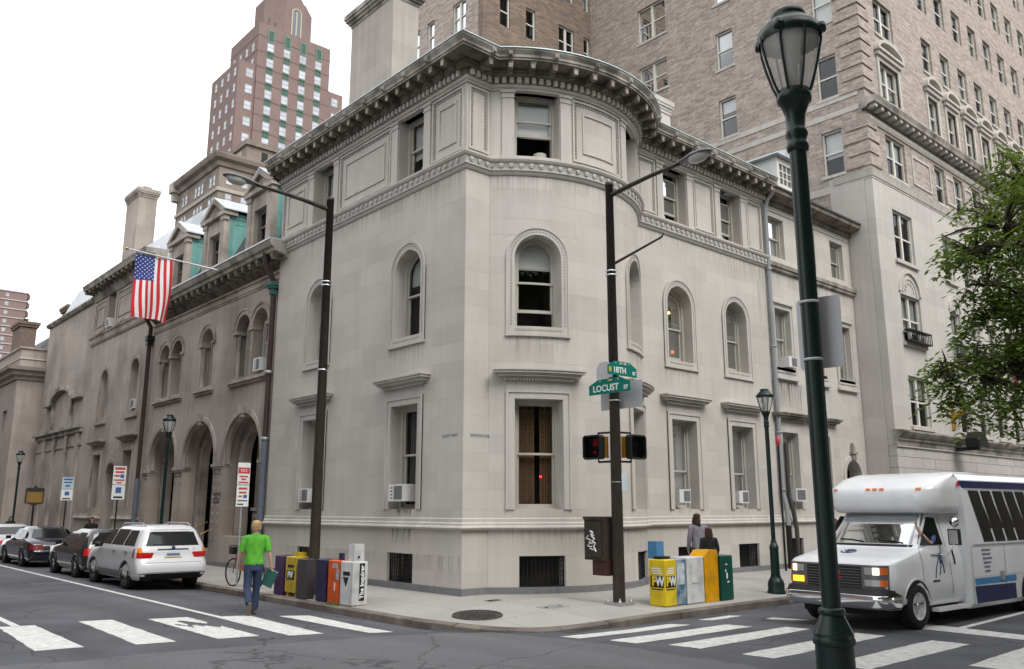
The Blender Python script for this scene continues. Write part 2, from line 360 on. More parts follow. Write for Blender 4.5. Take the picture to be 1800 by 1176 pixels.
# painted markings as sheets that follow the road
def stripe(pts, name='crosswalk_stripe', nx=6, ny=14, lift=.004, ragged=0.0, hole=None):
    a, b, c, d = pts; mb = MB(); vs = []; fs = []
    for j in range(ny + 1):
        for i in range(nx + 1):
            s, t = i / nx, j / ny
            x = (a[0] * (1 - s) + b[0] * s) * (1 - t) + (d[0] * (1 - s) + c[0] * s) * t
            y = (a[1] * (1 - s) + b[1] * s) * (1 - t) + (d[1] * (1 - s) + c[1] * s) * t
            if i in (0, nx) or j in (0, ny): x += random.uniform(-ragged, ragged); y += random.uniform(-ragged, ragged)
            vs.append((x, y, zroad(x, y) + lift))
    for j in range(ny):
        for i in range(nx):
            if hole and hole((i + .5) / nx, (j + .5) / ny): continue
            q = j * (nx + 1) + i; fs.append((q, q + 1, q + nx + 2, q + nx + 1))
    return mb.add(vs, fs).build(name, PAINT, road)
# crossing over the left street (stripes run along Y)
for (x0, x1, x2, x3, y0, y1, h) in [(-9.6, -9.0, -9.55, -8.95, 2.5, -.5, None), (-8.15, -7.62, -8.28, -7.66, 2.2, -.9, None), (-6.92, -6.40, -7.02, -6.48, 2.12, -1.25, None),
                                 (-5.88, -5.22, -5.9, -5.26, 1.65, -1.48, 1), (-4.83, -4.22, -4.9, -4.35, 1.25, -1.85, None), (-3.78, -3.22, -3.70, -3.30, .75, -2.3, None)]:
    hole = (lambda s, t: (abs(t - .36 - .10 * math.sin(9 * s)) < .10 and s > .42) or (abs(t - .40 - .05 * math.sin(23 * s)) < .045 and s > .15)) if h else None
    stripe([(x0, y0), (x1, y0 - .15), (x3, y1 - .1), (x2, y1)], ragged=.012, hole=hole, nx=26 if h else 6, ny=60 if h else 14)
# crossing over the right street (stripes run along X)
for (x0, x1, y0, y1, y2, y3) in [(1.95, 2.95, -4.62, -4.95, -4.62, -4.92), (-1.6, 1.1, -4.58, -4.98, -4.62, -5.08), (-1.42, 1.5, -5.45, -5.97, -5.55, -6.06), (-1.15, 1.88, -6.38, -6.93, -6.5, -6.92), (-1.1, 2.02, -7.58, -8.09, -7.65, -8.13),
                                 (-.95, 2.1, -8.75, -9.30, -8.8, -9.34), (.3, 3.1, -10.0, -10.6, -9.95, -10.5), (2.68, 3.0, -5.6, -6.0, -5.55, -6.32)]:
    stripe([(x0, y0), (x1, y2), (x1 + .02, y3), (x0 + .03, y1)], nx=14, ny=5, ragged=.012)
stripe([(3.25, -8.0), (3.95, -7.95), (3.6, -10.5), (3.15, -10.5)], 'stop_line')
stripe([(3.7, -8.5), (3.7, -8.62), (30, -8.0), (30, -7.85)], 'lane_line', nx=2, ny=40)
stripe([(-4.82, 1.1), (-4.70, 1.1), (-4.52, 26), (-4.64, 26)], 'parking_line', nx=2, ny=60)
stripe([(-7.95, 2.0), (-7.83, 2.0), (-7.6, 26), (-7.72, 26)], 'lane_line', nx=2, ny=50)
# manhole and small covers in the corner pavement
IRON = mat('cast_iron_cover', (.055, .05, .046), .7, .3, 18, bump=.5)
def zplane(cx, cy, lift): return lambda x, y: (x, y, zwalk(x, y) + lift)
t = thing('manhole_cover', 'round cast iron manhole cover in the corner sidewalk', 'manhole cover', (-1.36, -2.2, zwalk(-1.36, -2.2)), world=True)
mb = MB(); c = (-1.36, -2.2)
mb.prism([(c[0] + .42 * math.cos(a * math.pi / 16), c[1] + .42 * math.sin(a * math.pi / 16)) for a in range(32)], zplane(*c, -.02), zplane(*c, .005)); mb.build('lid', IRON, t)
mb = MB()
for i in range(-3, 4):
    for j in range(-3, 4):
        if i * i + j * j < 11: mb.box(c[0] + i * .105 - .035, c[0] + i * .105 + .035, c[1] + j * .105 - .035, c[1] + j * .105 + .035, zwalk(*c) - .02, zwalk(c[0] + i * .1, c[1] + j * .1) + .011)
mb.build('stud_pattern', IRON, t, kind='stuff')
mb = MB(); q = []
for k in range(33):
    a = k * math.pi / 16; q.append((c[0] + .45 * math.cos(a), c[1] + .45 * math.sin(a), zwalk(c[0] + .45 * math.cos(a), c[1] + .45 * math.sin(a)) + .004))
mb.tube(q, .016, 5, False).build('rim', IRON, t)
for (x, y, sx, sy, lab) in [(.0, -1.05, .16, .10, 'small dark iron valve cover near the bow of the corner house'), (.32, -2.45, .30, .16, 'grey rectangular utility cover beside the signal pole')]:
    t = thing('utility_cover', lab, 'utility cover', (x, y, 0), world=True)
    MB().prism([(x - sx, y - sy), (x + sx, y - sy), (x + sx, y + sy), (x - sx, y + sy)], zplane(x, y, -.03), zplane(x, y, .004)).build('lid', IRON if sx < .3 else GALV, t)
    k = MB()
    for s in (-1, 1): k.box(x + s * sx * .6 - .02, x + s * sx * .6 + .02, y - .03, y + .03, zwalk(x, y) - .02, zwalk(x, y) + .009)
    k.build('lift_slot', BLACKP, t)

# dirt gathered in the gutter
GUT = bpy.data.materials.new('gutter_dirt'); GUT.use_nodes = True
_n, _l = GUT.node_tree.nodes, GUT.node_tree.links; _b = _n['Principled BSDF']; _b.inputs['Base Color'].default_value = (.035, .03, .025, 1); _b.inputs['Roughness'].default_value = .95
_t = _n.new('ShaderNodeTexNoise'); _t.inputs['Scale'].default_value = 3.0; _t.inputs['Detail'].default_value = 9; _m = _n.new('ShaderNodeMapRange'); _m.inputs['From Min'].default_value = .30; _m.inputs['From Max'].default_value = .60; _m.inputs['To Max'].default_value = .85; _l.new(_t.outputs['Fac'], _m.inputs['Value']); _l.new(_m.outputs[0], _b.inputs['Alpha'])
ka, kb_ = kerb_pts(-.005, .75), kerb_pts(-.30, .75); k = MB(); n = len(ka); rng = random.Random(4)
vs = [(p[0], p[1], zroad(*p) + .0025) for p in ka]; kb_ = [(a[0] + (b[0] - a[0]) * f, a[1] + (b[1] - a[1]) * f) for a, b, f in [(p, q, rng.uniform(.35, 1.1)) for p, q in zip(ka, kb_)]]; vs += [(p[0], p[1], zroad(*p) + .0025) for p in kb_]
k.add(vs, [(i, i + 1, n + i + 1, n + i) for i in range(n - 1)]); k.build('gutter_dirt', GUT, road)
k = MB()
for i in range(90):
    a = rng.choice(ka[60:]); x, y = a[0] - rng.uniform(.02, .25) if a[1] > -1 else a[0], a[1] - rng.uniform(.02, .25); x += rng.uniform(-.3, .3); 
    if sd(x, y) < .01: continue
    z = zroad(x, y); r = rng.uniform(.012, .03); an = rng.uniform(0, 6.3); k.add([(x + r * math.cos(an + j * 2.1), y + r * math.sin(an + j * 2.1), z + .006 + (.01 if j == 0 else 0)) for j in range(3)], [(0, 1, 2)])
k.build('litter', mat('dry_leaf_litter', (.14, .09, .045), .9, .3, 20), road, kind='stuff')
# ================================================================= facade framework: (u along wall, z up, d outward)
class Fac:
    def __init__(s, f, curved=False): s.f = f; s.curved = curved
    def __call__(s, u, z, d=0.0): return s.f(u, z, d)
    def nu(s, u0, u1): return max(1, math.ceil(abs(u1 - u0) / .22)) if s.curved else 1
def fac_x(x0): return Fac(lambda u, z, d: (x0 - d, u, z))          # faces -X, u = Y
def fac_y(y0): return Fac(lambda u, z, d: (u, y0 - d, z))          # faces -Y, u = X
BC, BR = (3.42, 2.44), 3.64
def bow_pt(u, z, d):                                               # u = arc length from the bow's axis
    a = u / BR; r = BR + d; return (BC[0] + r * math.sin(a), BC[1] - r * math.cos(a), z)
BOW = Fac(bow_pt, True)
def fbox(mb, fac, u0, u1, z0, z1, d0, d1):
    n = fac.nu(u0, u1); vs = []
    for i in range(n + 1):
        u = u0 + (u1 - u0) * i / n
        vs += [fac(u, z0, d0), fac(u, z0, d1), fac(u, z1, d1), fac(u, z1, d0)]
    fs = [(0, 1, 2, 3), (4 * n + 3, 4 * n + 2, 4 * n + 1, 4 * n)]
    for i in range(n):
        a = 4 * i; b = a + 4
        fs += [(a, b, b + 1, a + 1), (a + 1, b + 1, b + 2, a + 2), (a + 2, b + 2, b + 3, a + 3), (a + 3, b + 3, b, a)]
    return mb.add(vs, fs)
def fext(mb, fac, pts, d0, d1):
    return mb.prism(pts, lambda u, z: fac(u, z, d0), lambda u, z: fac(u, z, d1))
def ring(mb, fac, out, inn, d0, d1, closed=True):
    if fac.curved:
        o2, i2 = [], []; m = len(out)
        for a in range(m if closed else m - 1):
            p, q, r, s = out[a], out[(a + 1) % m], inn[a], inn[(a + 1) % m]; c = max(1, math.ceil(abs(q[0] - p[0]) / .2))
            for j in range(c): o2.append((p[0] + (q[0] - p[0]) * j / c, p[1] + (q[1] - p[1]) * j / c)); i2.append((r[0] + (s[0] - r[0]) * j / c, r[1] + (s[1] - r[1]) * j / c))
        if not closed: o2.append(out[-1]); i2.append(inn[-1])
        out, inn = o2, i2
    n = len(out); vs = []
    for o, i in zip(out, inn): vs += [fac(*o, d1), fac(*i, d1), fac(*o, d0), fac(*i, d0)]
    fs = []
    for k in range(n if closed else n - 1):
        a, b = 4 * k, 4 * ((k + 1) % n)
        fs += [(a, a + 1, b + 1, b), (a, b, b + 2, a + 2), (a + 1, a + 3, b + 3, b + 1), (a + 2, b + 2, b + 3, a + 3)]
    if not closed: fs += [(0, 2, 3, 1), (4 * n - 4, 4 * n - 3, 4 * n - 1, 4 * n - 2)]
    return mb.add(vs, fs)
def outline(uc, hw, z0, z1, spring=None, n=14, grow=0.0, growb=None):
    """rectangle, or round-headed shape when spring is given; grow widens it"""
    gb = grow if growb is None else growb; h = hw + grow
    if spring is None: return [(uc - h, z0 - gb), (uc - h, z1 + grow), (uc + h, z1 + grow), (uc + h, z0 - gb)]
    p = [(uc - h, z0 - gb)]
    for k in range(n + 1):
        a = math.pi - math.pi * k / n; p.append((uc + h * math.cos(a), spring + h * math.sin(a)))
    return p + [(uc + h, z0 - gb)]
def half_at(o, z):
    if o.get('spring') is None or z <= o['spring']: return o['hw']
    return math.sqrt(max(0.0, o['hw'] ** 2 - (z - o['spring']) ** 2))
def ashlar(fac, u0, u1, zs, ops, blen, depth=.42, gap=.0007, off=0.0, jit=.0012):
    """list of block meshes between the course lines zs, cut round the openings"""
    out = []
    for r in range(len(zs) - 1):
        za, zb = zs[r], zs[r + 1]
        cut = sorted([o for o in ops if o['z0'] < zb - 1e-4 and o['z1'] > za + 1e-4 and u0 < o['uc'] < u1], key=lambda o: o['uc'])
        spans = []; cur = (u0, None)
        for o in cut: spans.append((cur, (o['uc'] - o['hw'], o))); cur = (o['uc'] + o['hw'], o)
        spans.append((cur, (u1, None)))
        for (a, oa), (b, ob) in spans:
            if b - a < .02: continue
            m = max(1, round((b - a) / blen)); w = (b - a) / m; js = [a]
            sh = w * (.5 if r % 2 else .12)
            for k in range(1, m + 1):
                j = a + k * w - (w - sh if m > 1 else 0)
                if a + .2 < j < b - .2: js.append(j)
            if m > 1 and b - js[-1] > blen * 1.35: js.append((js[-1] + b) / 2)
            js.append(b)
            for k in range(len(js) - 1):
                l, rr = js[k], js[k + 1]; la, rb = (oa if k == 0 else None), (ob if k == len(js) - 2 else None)
                curved = any(q and q.get('spring') is not None and zb > q['spring'] for q in (la, rb)); nz = 4 if curved else 1; n = fac.nu(l, rr)
                jd = random.uniform(-jit, jit); g = []
                for i in range(nz + 1):
                    z = za + gap + (zb - za - 2 * gap) * i / nz
                    L = (la['uc'] + half_at(la, z)) if la else l; Rr = (rb['uc'] - half_at(rb, z)) if rb else rr
                    L += gap; Rr -= gap
                    g.append([(L + (Rr - L) * q / n, z) for q in range(n + 1)])
                mb = MB(); W = n + 1
                vs = [fac(*p, jd) for row in g for p in row] + [fac(*p, -depth) for row in g for p in row]; N = W * (nz + 1)
                fs = [(i * W + q, i * W + q + 1, (i + 1) * W + q + 1, (i + 1) * W + q) for i in range(nz) for q in range(n)]
                loop = [q for q in range(W)] + [i * W + n for i in range(1, nz + 1)] + [nz * W + q for q in range(n - 1, -1, -1)] + [i * W for i in range(nz - 1, 0, -1)]
                fs += [(loop[i], loop[i] + N, loop[(i + 1) % len(loop)] + N, loop[(i + 1) % len(loop)]) for i in range(len(loop))]
                mb.add(vs, fs); c = fac((l + rr) / 2, (za + zb) / 2, 0)
                out.append((math.dist(c, (-11.5, -14.6, 1.8)) / math.sqrt((rr - l) * (zb - za)), mb))
    return out
def place_blocks(blocks, m, wall, limit=290, name='stone_block'):
    blocks = sorted(blocks, key=lambda b: b[0]); rest = MB()
    for q, (_, b) in enumerate(blocks):
        if q < limit: b.build(name, m, wall)
        else: rest.add(b.v, b.f)
    if rest.v: rest.build(name + '_courses', m, wall, kind='stuff')
def courses(marks, h):
    zs = [marks[0]]
    for a, b in zip(marks, marks[1:]):
        n = max(1, round((b - a) / h)); zs += [a + (b - a) * (k + 1) / n for k in range(n)]
    return zs
# sweeps of a moulding profile (d,z) along a plan path, outward on the right of travel
def path_norms(path):
    ns = []
    for a, b in zip(path, path[1:]):
        dx, dy = b[0] - a[0], b[1] - a[1]; L = math.hypot(dx, dy); ns.append((dy / L, -dx / L))
    out = [ns[0]]
    for p, q in zip(ns, ns[1:]):
        k = 1 + p[0] * q[0] + p[1] * q[1]; out.append(((p[0] + q[0]) / k, (p[1] + q[1]) / k))
    return out + [ns[-1]]
def sweep(mb, path, prof, caps=True):
    ns = path_norms(path); n = len(prof); vs = []
    for p, q in zip(path, ns):
        for d, z in prof: vs.append((p[0] + q[0] * d, p[1] + q[1] * d, z))
    fs = [(i * n + k, i * n + k + 1, (i + 1) * n + k + 1, (i + 1) * n + k) for i in range(len(path) - 1) for k in range(n - 1)]
    if caps: fs += [tuple(range(n)), tuple(range((len(path) - 1) * n, len(path) * n))[::-1]]
    return mb.add(vs, fs)
def along(path, step, start=0.0, end=0.0):
    """points, tangents and normals at equal steps along each straight stretch of the path"""
    segs = [(math.dist(a, b), a, b) for a, b in zip(path, path[1:])]; L = sum(s[0] for s in segs); n = max(1, round((L - start - end) / step)); out = []
    for k in range(n + 1):
        s = start + (L - start - end) * k / n
        for l, a, b in segs:
            if s <= l + 1e-6:
                t = s / l; tx, ty = (b[0] - a[0]) / l, (b[1] - a[1]) / l
                out.append(((a[0] + (b[0] - a[0]) * t, a[1] + (b[1] - a[1]) * t), (tx, ty), (ty, -tx))); break
            s -= l
    return out
def obox(mb, p, t, nrm, w, d0, d1, z0, z1):
    vs = []
    for z in (z0, z1):
        for s, d in ((-1, d0), (1, d0), (1, d1), (-1, d1)): vs.append((p[0] + t[0] * s * w / 2 + nrm[0] * d, p[1] + t[1] * s * w / 2 + nrm[1] * d, z))
    return mb.add(vs, [(0, 3, 2, 1), (4, 5, 6, 7), (0, 1, 5, 4), (1, 2, 6, 5), (2, 3, 7, 6), (3, 0, 4, 7)])
# ---------------------------------------------------------------- windows
def sash_window(fac, parent, uc, hw, z0, z1, spring=None, d=-.34, fr=.075, paint=None, blind=0.0, curtain=False, low_open=0.0, up_drop=0.0, shutters=False, mid=.5, mull=False, pane=None, room=None, bars=0):
    paint = paint or SASH; pane = pane or PANE
    f = MB(); ring(f, fac, outline(uc, hw, z0, z1, spring), outline(uc, hw - fr, z0 + fr * .6, z1 - fr, spring, growb=0), d - .10, d + .05); w = f.build('window', paint, parent)
    h = hw - fr; b, t = z0 + fr * .6, (z1 - fr if spring is None else spring + h)
    zm = b + (t - b) * mid; st = .05
    # upper sash (outer), lower sash (inner)
    if spring is None: up = [(uc - h, zm), (uc - h, t), (uc + h, t), (uc + h, zm)]; ui = [(uc - h + st, zm + st), (uc - h + st, t - st), (uc + h - st, t - st), (uc + h - st, zm + st)]
    else: up = outline(uc, h, zm, t, spring); ui = outline(uc, h - st, zm + st, t - st, spring)
    if up_drop: up = [(u, z - up_drop) for u, z in up]; ui = [(u, z - up_drop) for u, z in ui]
    s = MB(); ring(s, fac, up, ui, d - .04, d + .0); s.build('upper_sash', paint, w)
    MB().add([fac(u, z, d - .02) for u, z in ui], [tuple(range(len(ui)))]).build('pane', pane, w)
    lo = low_open
    l0, l1 = b + lo, zm + .045 + lo
    lw = [(uc - h, l0), (uc - h, l1), (uc + h, l1), (uc + h, l0)]; li = [(uc - h + st, l0 + st * 1.5), (uc - h + st, l1 - st), (uc + h - st, l1 - st), (uc + h - st, l0 + st * 1.5)]
    s = MB(); ring(s, fac, lw, li, d - .09, d - .045); s.build('lower_sash', paint, w)
    MB().add([fac(u, z, d - .07) for u, z in li], [(0, 1, 2, 3)]).build('pane', pane, w)
    if mull: MB().add(*_fb(fac, uc - .05, uc + .05, z0, z1, d - .09, d + .055)).build('mullion', paint, w)
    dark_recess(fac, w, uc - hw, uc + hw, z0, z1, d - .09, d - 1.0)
    if blind > 0:
        zb = t - (t - b) * blind; q = [(u, max(z, zb)) for u, z in (outline(uc, h - .01, zb, t, spring) if spring else [(uc - h, zb), (uc - h, t), (uc + h, t), (uc + h, zb)])]
        k = MB(); fext(k, fac, q, d - .135, d - .125); k.build('blind', BLIND, w)
    if curtain:
        k = MB()
        for sgn in (-1, 1):
            for i in range(5):
                ua = uc + sgn * (h - .02 - i * .052); fbox(k, fac, min(ua, ua - sgn * .045), max(ua, ua - sgn * .045), b, (t if spring is None else spring), d - .20 - .02 * (i % 2), d - .185 - .02 * (i % 2))
        k.build('curtain', CURTAIN, w)
    if shutters:
        for sgn in (-1, 1):
            for (ua, ub) in ((.02, .46), (.50, .98)) if sgn < 0 else ((.30, .62), (.66, .98)):
                k = MB(); a0, a1 = uc + sgn * h * ua, uc + sgn * h * ub; a0, a1 = min(a0, a1), max(a0, a1)
                for za, zb in ((b, zm), (zm + .02, t)):
                    ring(k, fac, [(a0, za), (a0, zb), (a1, zb), (a1, za)], [(a0 + .03, za + .06), (a0 + .03, zb - .06), (a1 - .03, zb - .06), (a1 - .03, za + .06)], d - .20, d - .17)
                    nn = int((zb - za - .12) / .045)
                    for i in range(nn): fbox(k, fac, a0 + .03, a1 - .03, za + .07 + i * .045, za + .10 + i * .045, d - .195, d - .178)
                k.build('shutter', SHUTTER, w)
    return w
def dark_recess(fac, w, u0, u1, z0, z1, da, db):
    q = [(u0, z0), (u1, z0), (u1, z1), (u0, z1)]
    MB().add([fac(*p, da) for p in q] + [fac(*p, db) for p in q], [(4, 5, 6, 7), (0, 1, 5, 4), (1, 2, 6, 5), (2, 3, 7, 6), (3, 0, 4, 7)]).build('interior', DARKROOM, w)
def _fb(fac, *a):
    k = MB(); fbox(k, fac, *a); return k.v, k.f
def far_window(fac, parent, uc, hw, z0, z1, d=-.12, paint=None, blind=0.0, mull=False, pane=None, sill=True, fr=.06):
    """small distant double-hung window: frame with rail > pane, blind"""
    paint = paint or SASH_W; f = MB(); zm = (z0 + z1) / 2
    ring(f, fac, outline(uc, hw, z0, z1), outline(uc, hw - fr, z0 + fr, z1 - fr), d - .06, d + .04)
    fbox(f, fac, uc - hw + fr, uc + hw - fr, zm - .03, zm + .03, d - .05, d + .02)
    if mull: fbox(f, fac, uc - .07, uc + .07, z0 + fr, z1 - fr, d - .055, d + .035)
    w = f.build('window', paint, parent)
    MB().add([fac(uc - hw + fr, z0 + fr, d - .03), fac(uc + hw - fr, z0 + fr, d - .03), fac(uc + hw - fr, z1 - fr, d - .03), fac(uc - hw + fr, z1 - fr, d - .03)], [(0, 1, 2, 3)]).build('pane', pane or PANE_F, w)
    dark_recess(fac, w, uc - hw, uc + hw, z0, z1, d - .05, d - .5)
    if blind: MB().add(*_fb(fac, uc - hw + fr, uc + hw - fr, z1 - fr - (z1 - z0) * blind, z1 - fr, d - .12, d - .11)).build('blind', BLIND, w)
    return w
def hood(fac, parent, uc, w, ztop, m, steps=((.30, .05), (.26, .045), (.20, .045), (.13, .05)), name='hood'):
    k = MB(); z = ztop
    for d, h in steps:
        fbox(k, fac, uc - w - d, uc + w + d, z - h, z - .001, -.05, d); z -= h
    return k.build(name, m, parent)
def aircon(fac, uc, z0, w, h, d0, d1, label, grille_u=(.08, .62)):
    p = fac(uc, z0, d1); t = thing('air_conditioner', label, 'air conditioner', p, world=True, group='window air conditioners on the stone houses')
    k = MB(); fbox(k, fac, uc - w / 2, uc + w / 2, z0, z0 + h, d0, d1); k.build('casing', WHITEP, t)
    k = MB(); a, b = uc - w / 2 + w * grille_u[0], uc - w / 2 + w * grille_u[1]
    fbox(k, fac, a, b, z0 + h * .1, z0 + h * .9, d1 - .01, d1 + .003); k.build('grille', mat('ac_grille', (.10, .10, .11), .6, .1, 9), t)
    k = MB()
    for i in range(7): fbox(k, fac, a, b, z0 + h * (.12 + i * .115), z0 + h * (.14 + i * .115), d1 + .003, d1 + .008)
    for i in range(5): fbox(k, fac, a + (b - a) * (.1 + i * .2) - .004, a + (b - a) * (.1 + i * .2) + .004, z0 + h * .1, z0 + h * .9, d1 + .003, d1 + .007)
    k.build('grille_bars', mat('ac_bar', (.33, .33, .34), .5, .05, 9), t, kind='stuff')
    for i in range(4):
        k = MB(); fbox(k, fac, b + w * .1, b + w * .22, z0 + h * (.15 + i * .2), z0 + h * (.22 + i * .2), d1 - .005, d1 + .004)
        if grille_u[1] < .9: k.build('vent_slot', BLACKP, t)
    return t
# ================================================================= corner mansion (left face X=0, bow and right face Y=0)
mans = thing('corner_mansion', 'pale limestone corner house with round bow and heavy bracketed cornice', 'building', (0, 0, 0), world=True)
FLm, FRm = fac_x(0), fac_y(0)
A1, A2 = R_(-29.6), R_(26.0)
BOWC = (A1 * BR, A2 * BR)
LC, RC = (2.29, 6.79), (7.93, 10.80)
HW = .565; LEND, REND = 9.45, 12.65
half = math.asin(2.70 / BR); UB = half * BR
arc = [(BC[0] + BR * math.sin(-half + 2 * half * k / 28), BC[1] - BR * math.cos(-half + 2 * half * k / 28)) for k in range(29)]
PATH = [(0, LEND), (0, 0)] + arc + [(REND, 0)]
def ops_for(us, basement=True):
    o = []
    for u in us:
        o += [dict(uc=u, hw=HW, z0=1.80, z1=4.27), dict(uc=u, hw=HW, z0=5.96, z1=7.62 + HW, spring=7.62), dict(uc=u, hw=HW, z0=10.17, z1=11.88)]
        if basement: o.append(dict(uc=u + .06, hw=.53, z0=.14, z1=.80))
    return o
ZS = courses([.14, .80, 1.36], .42) ; ZS2 = courses([1.36, 1.80, 4.27, 5.96, 7.62, 7.62 + HW, 9.72], .40); ZS3 = courses([10.02, 10.17, 11.88], .9)
wall = MB().box(1.3, 12.2, 1.3, 9.2, -.3, 12.3).build('wall', DARKROOM, mans)
bl = []
for z in (ZS, ZS2, ZS3):
    bl += ashlar(FLm, 0.0, LEND, z, ops_for(LC), 1.0)
    bl += ashlar(FRm, 0.0, arc[0][0], z, [], 1.0, depth=.3)
    bl += ashlar(BOW, -UB, UB, z, ops_for(BOWC), 1.0)
    bl += ashlar(FRm, arc[-1][0], REND, z, ops_for(RC), 1.0)
place_blocks(bl, STONE, wall, 295)
# granite plinth pieces
for a, b, f in [(0, 1.9, FLm), (1.9, 3.4, FLm), (3.4, 5.0, FLm), (5.0, 6.6, FLm), (6.6, 8.1, FLm), (8.1, 9.45, FLm), (6.12, 7.6, FRm), (7.6, 9.2, FRm), (9.2, 10.9, FRm), (10.9, 12.65, FRm), (0, .72, FRm), (-UB, -1.5, BOW), (-1.5, 0, BOW), (0, 1.5, BOW), (1.5, UB, BOW)]:
    k = MB(); fbox(k, f, a + .003 - (.03 if a == 0 and f is FRm else 0), b - .003, -.34, .137, -.3, .03); k.build('plinth_stone', GRANITE, wall)
# base moulding, string course, cornice
k = MB(); sweep(k, PATH, [(-.1, 1.36), (.05, 1.36), (.10, 1.385), (.115, 1.41), (.10, 1.44), (.06, 1.455), (.06, 1.50), (.03, 1.53), (.03, 1.60), (0.004, 1.62), (-.1, 1.62)]); k.build('base_moulding', STONE_T, mans)
k = MB(); sweep(k, PATH, [(-.1, 9.66), (.03, 9.66), (.06, 9.70), (.07, 9.74), (.105, 9.75), (.11, 9.79), (.10, 9.80), (.13, 9.93), (.17, 9.95), (.20, 10.0), (.20, 10.04), (.05, 10.10), (-.1, 10.10)]); sc_ = k.build('string_course', STONE_T, mans)
k = MB()
for p, t, n in along(PATH, .235, .1, .1):
    obox(k, p, t, n, .105, .09, .145, 9.85, 9.925); obox(k, p, t, n, .07, .09, .135, 9.815, 9.855)
k.build('leaf_ornament', STONE_T, sc_, kind='stuff')
k = MB(); sweep(k, PATH, [(.0, 12.355), (.63, 12.355), (.63, 12.40), (.66, 12.41), (.66, 12.47), (.72, 12.56), (.72, 12.60), (-.3, 12.64)])
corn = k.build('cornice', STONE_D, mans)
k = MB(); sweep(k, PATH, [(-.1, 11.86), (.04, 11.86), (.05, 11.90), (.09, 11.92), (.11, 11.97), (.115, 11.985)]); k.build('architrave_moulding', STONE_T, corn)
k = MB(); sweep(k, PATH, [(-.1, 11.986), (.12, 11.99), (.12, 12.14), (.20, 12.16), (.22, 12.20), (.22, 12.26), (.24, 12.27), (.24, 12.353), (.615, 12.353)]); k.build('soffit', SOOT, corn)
k = MB()
for p, t, n in along(PATH, .175, .05, .05): obox(k, p, t, n, .10, .12, .20, 12.0, 12.135)
k.build('dentils', STONE_T, corn, kind='stuff')
q = 0
for p, t, n in along(PATH, .475, .15, .2):
    big = q % 2 == 0; q += 1; k = MB()
    obox(k, p, t, n, .15, .22, .60, 12.29, 12.358); obox(k, p, t, n, .13, .40, .59, 12.22, 12.289); obox(k, p, t, n, .12, .22, .38, 12.16, 12.287)
    obox(k, p, t, n, .11, .46, .57, 12.165, 12.219)
    kk = MB(); obox(kk, p, t, n, .10, .572, .60, 12.17, 12.285); kk.build('scroll_front', STONE_D, corn)
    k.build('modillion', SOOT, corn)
    if big:
        k = MB(); obox(k, p, t, n, .11, .64, .725, 12.41, 12.55); obox(k, p, t, n, .07, .70, .765, 12.43, 12.50); k.build('lion_mask', STONE_D, corn)
EDGEM = mat('cornice_flashing', (.46, .55, .56), .45, .15, 3, metal=.2)
k = MB(); sweep(k, PATH, [(-.28, 12.643), (.55, 12.625), (.735, 12.604), (.745, 12.612), (.74, 12.635), (.55, 12.65), (-.28, 12.665)]); k.build('flashing', EDGEM, corn)
rf = MB(); rf.add([(.2, 9.3, 12.6), (.2, .2, 12.6)] + [(p[0], p[1] + .2, 12.6) for p in arc] + [(12.5, .2, 12.6), (12.5, 9.3, 12.6)], [tuple(range(len(arc) + 4))]); rf = rf.build('roof', LEADROOF, mans)
# third-floor pilasters and panels
def bead_row(k, fac, a, b, along_u, const, z0=None, step=.085, d=.02):
    L = b - a; n = int(L / step)
    for i in range(n):
        s = a + (i + .5) * L / n
        if along_u: fbox(k, fac, s - .026, s + .026, const - .022, const + .022, -.01, d)
        else: fbox(k, fac, const - .022, const + .022, s - .026, s + .026, -.01, d)
SHADOWM = mat('bead_shadow_stone', (.30, .28, .25), .9, .1, 3)  # shade of the carved panel beads put into a darker stone colour
def panel(fac, a, b, inner=False):
    k = MB(); z0, z1 = 10.22, 11.76
    ring(k, fac, [(a, z0 - .04), (a, z1 + .05), (b, z1 + .05), (b, z0 - .04)], [(a + .05, z0), (a + .05, z1), (b - .05, z1), (b - .05, z0)], -.01, .035); p = k.build('panel_frame', STONE_T, mans)
    k = MB()
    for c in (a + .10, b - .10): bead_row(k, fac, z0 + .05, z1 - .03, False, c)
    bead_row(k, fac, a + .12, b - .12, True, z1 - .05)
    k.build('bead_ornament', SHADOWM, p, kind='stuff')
    if inner:
        w = (b - a); k = MB(); g = .30 if w > 1.4 else .27
        ring(k, fac, [(a + g, z0 + .22), (a + g, z1 - .25), (b - g, z1 - .25), (b - g, z0 + .22)], [(a + g + .05, z0 + .27), (a + g + .05, z1 - .30), (b - g - .05, z1 - .30), (b - g - .05, z0 + .27)], -.01, .03); k.build('inner_panel', STONE_BT if False else STONE_T, p)
def pilaster(fac, u0, u1):
    k = MB(); fbox(k, fac, u0, u1, 10.105, 11.66, -.02, .045); fbox(k, fac, u0 - .02, u1 + .02, 11.66, 11.70, -.02, .065); fbox(k, fac, u0 - .01, u1 + .01, 11.70, 11.79, -.02, .055); fbox(k, fac, u0 - .04, u1 + .04, 11.79, 11.858, -.02, .085)
    fbox(k, fac, u0 - .015, u1 + .015, 10.105, 10.19, -.02, .06); k.build('pilaster', STONE_T, mans)
for fac, us, ext in ((FLm, LC, (0.05, LEND - .02)), (BOW, BOWC, (-UB + .02, UB - .02)), (FRm, RC, (6.16, REND - .02))):
    e = ext[0]
    for u in us:
        pilaster(fac, u - HW - .30, u - HW - .02); pilaster(fac, u + HW + .02, u + HW + .30)
        if u - HW - .36 - e > .3: panel(fac, e + .06, u - HW - .36, inner=(fac is not FRm and u - HW - .36 - e > .7))
        e = u + HW + .30
    if ext[1] - e > .35: panel(fac, e + .06, ext[1] - .06, inner=(fac is FLm))
panel(FRm, .05, .66)
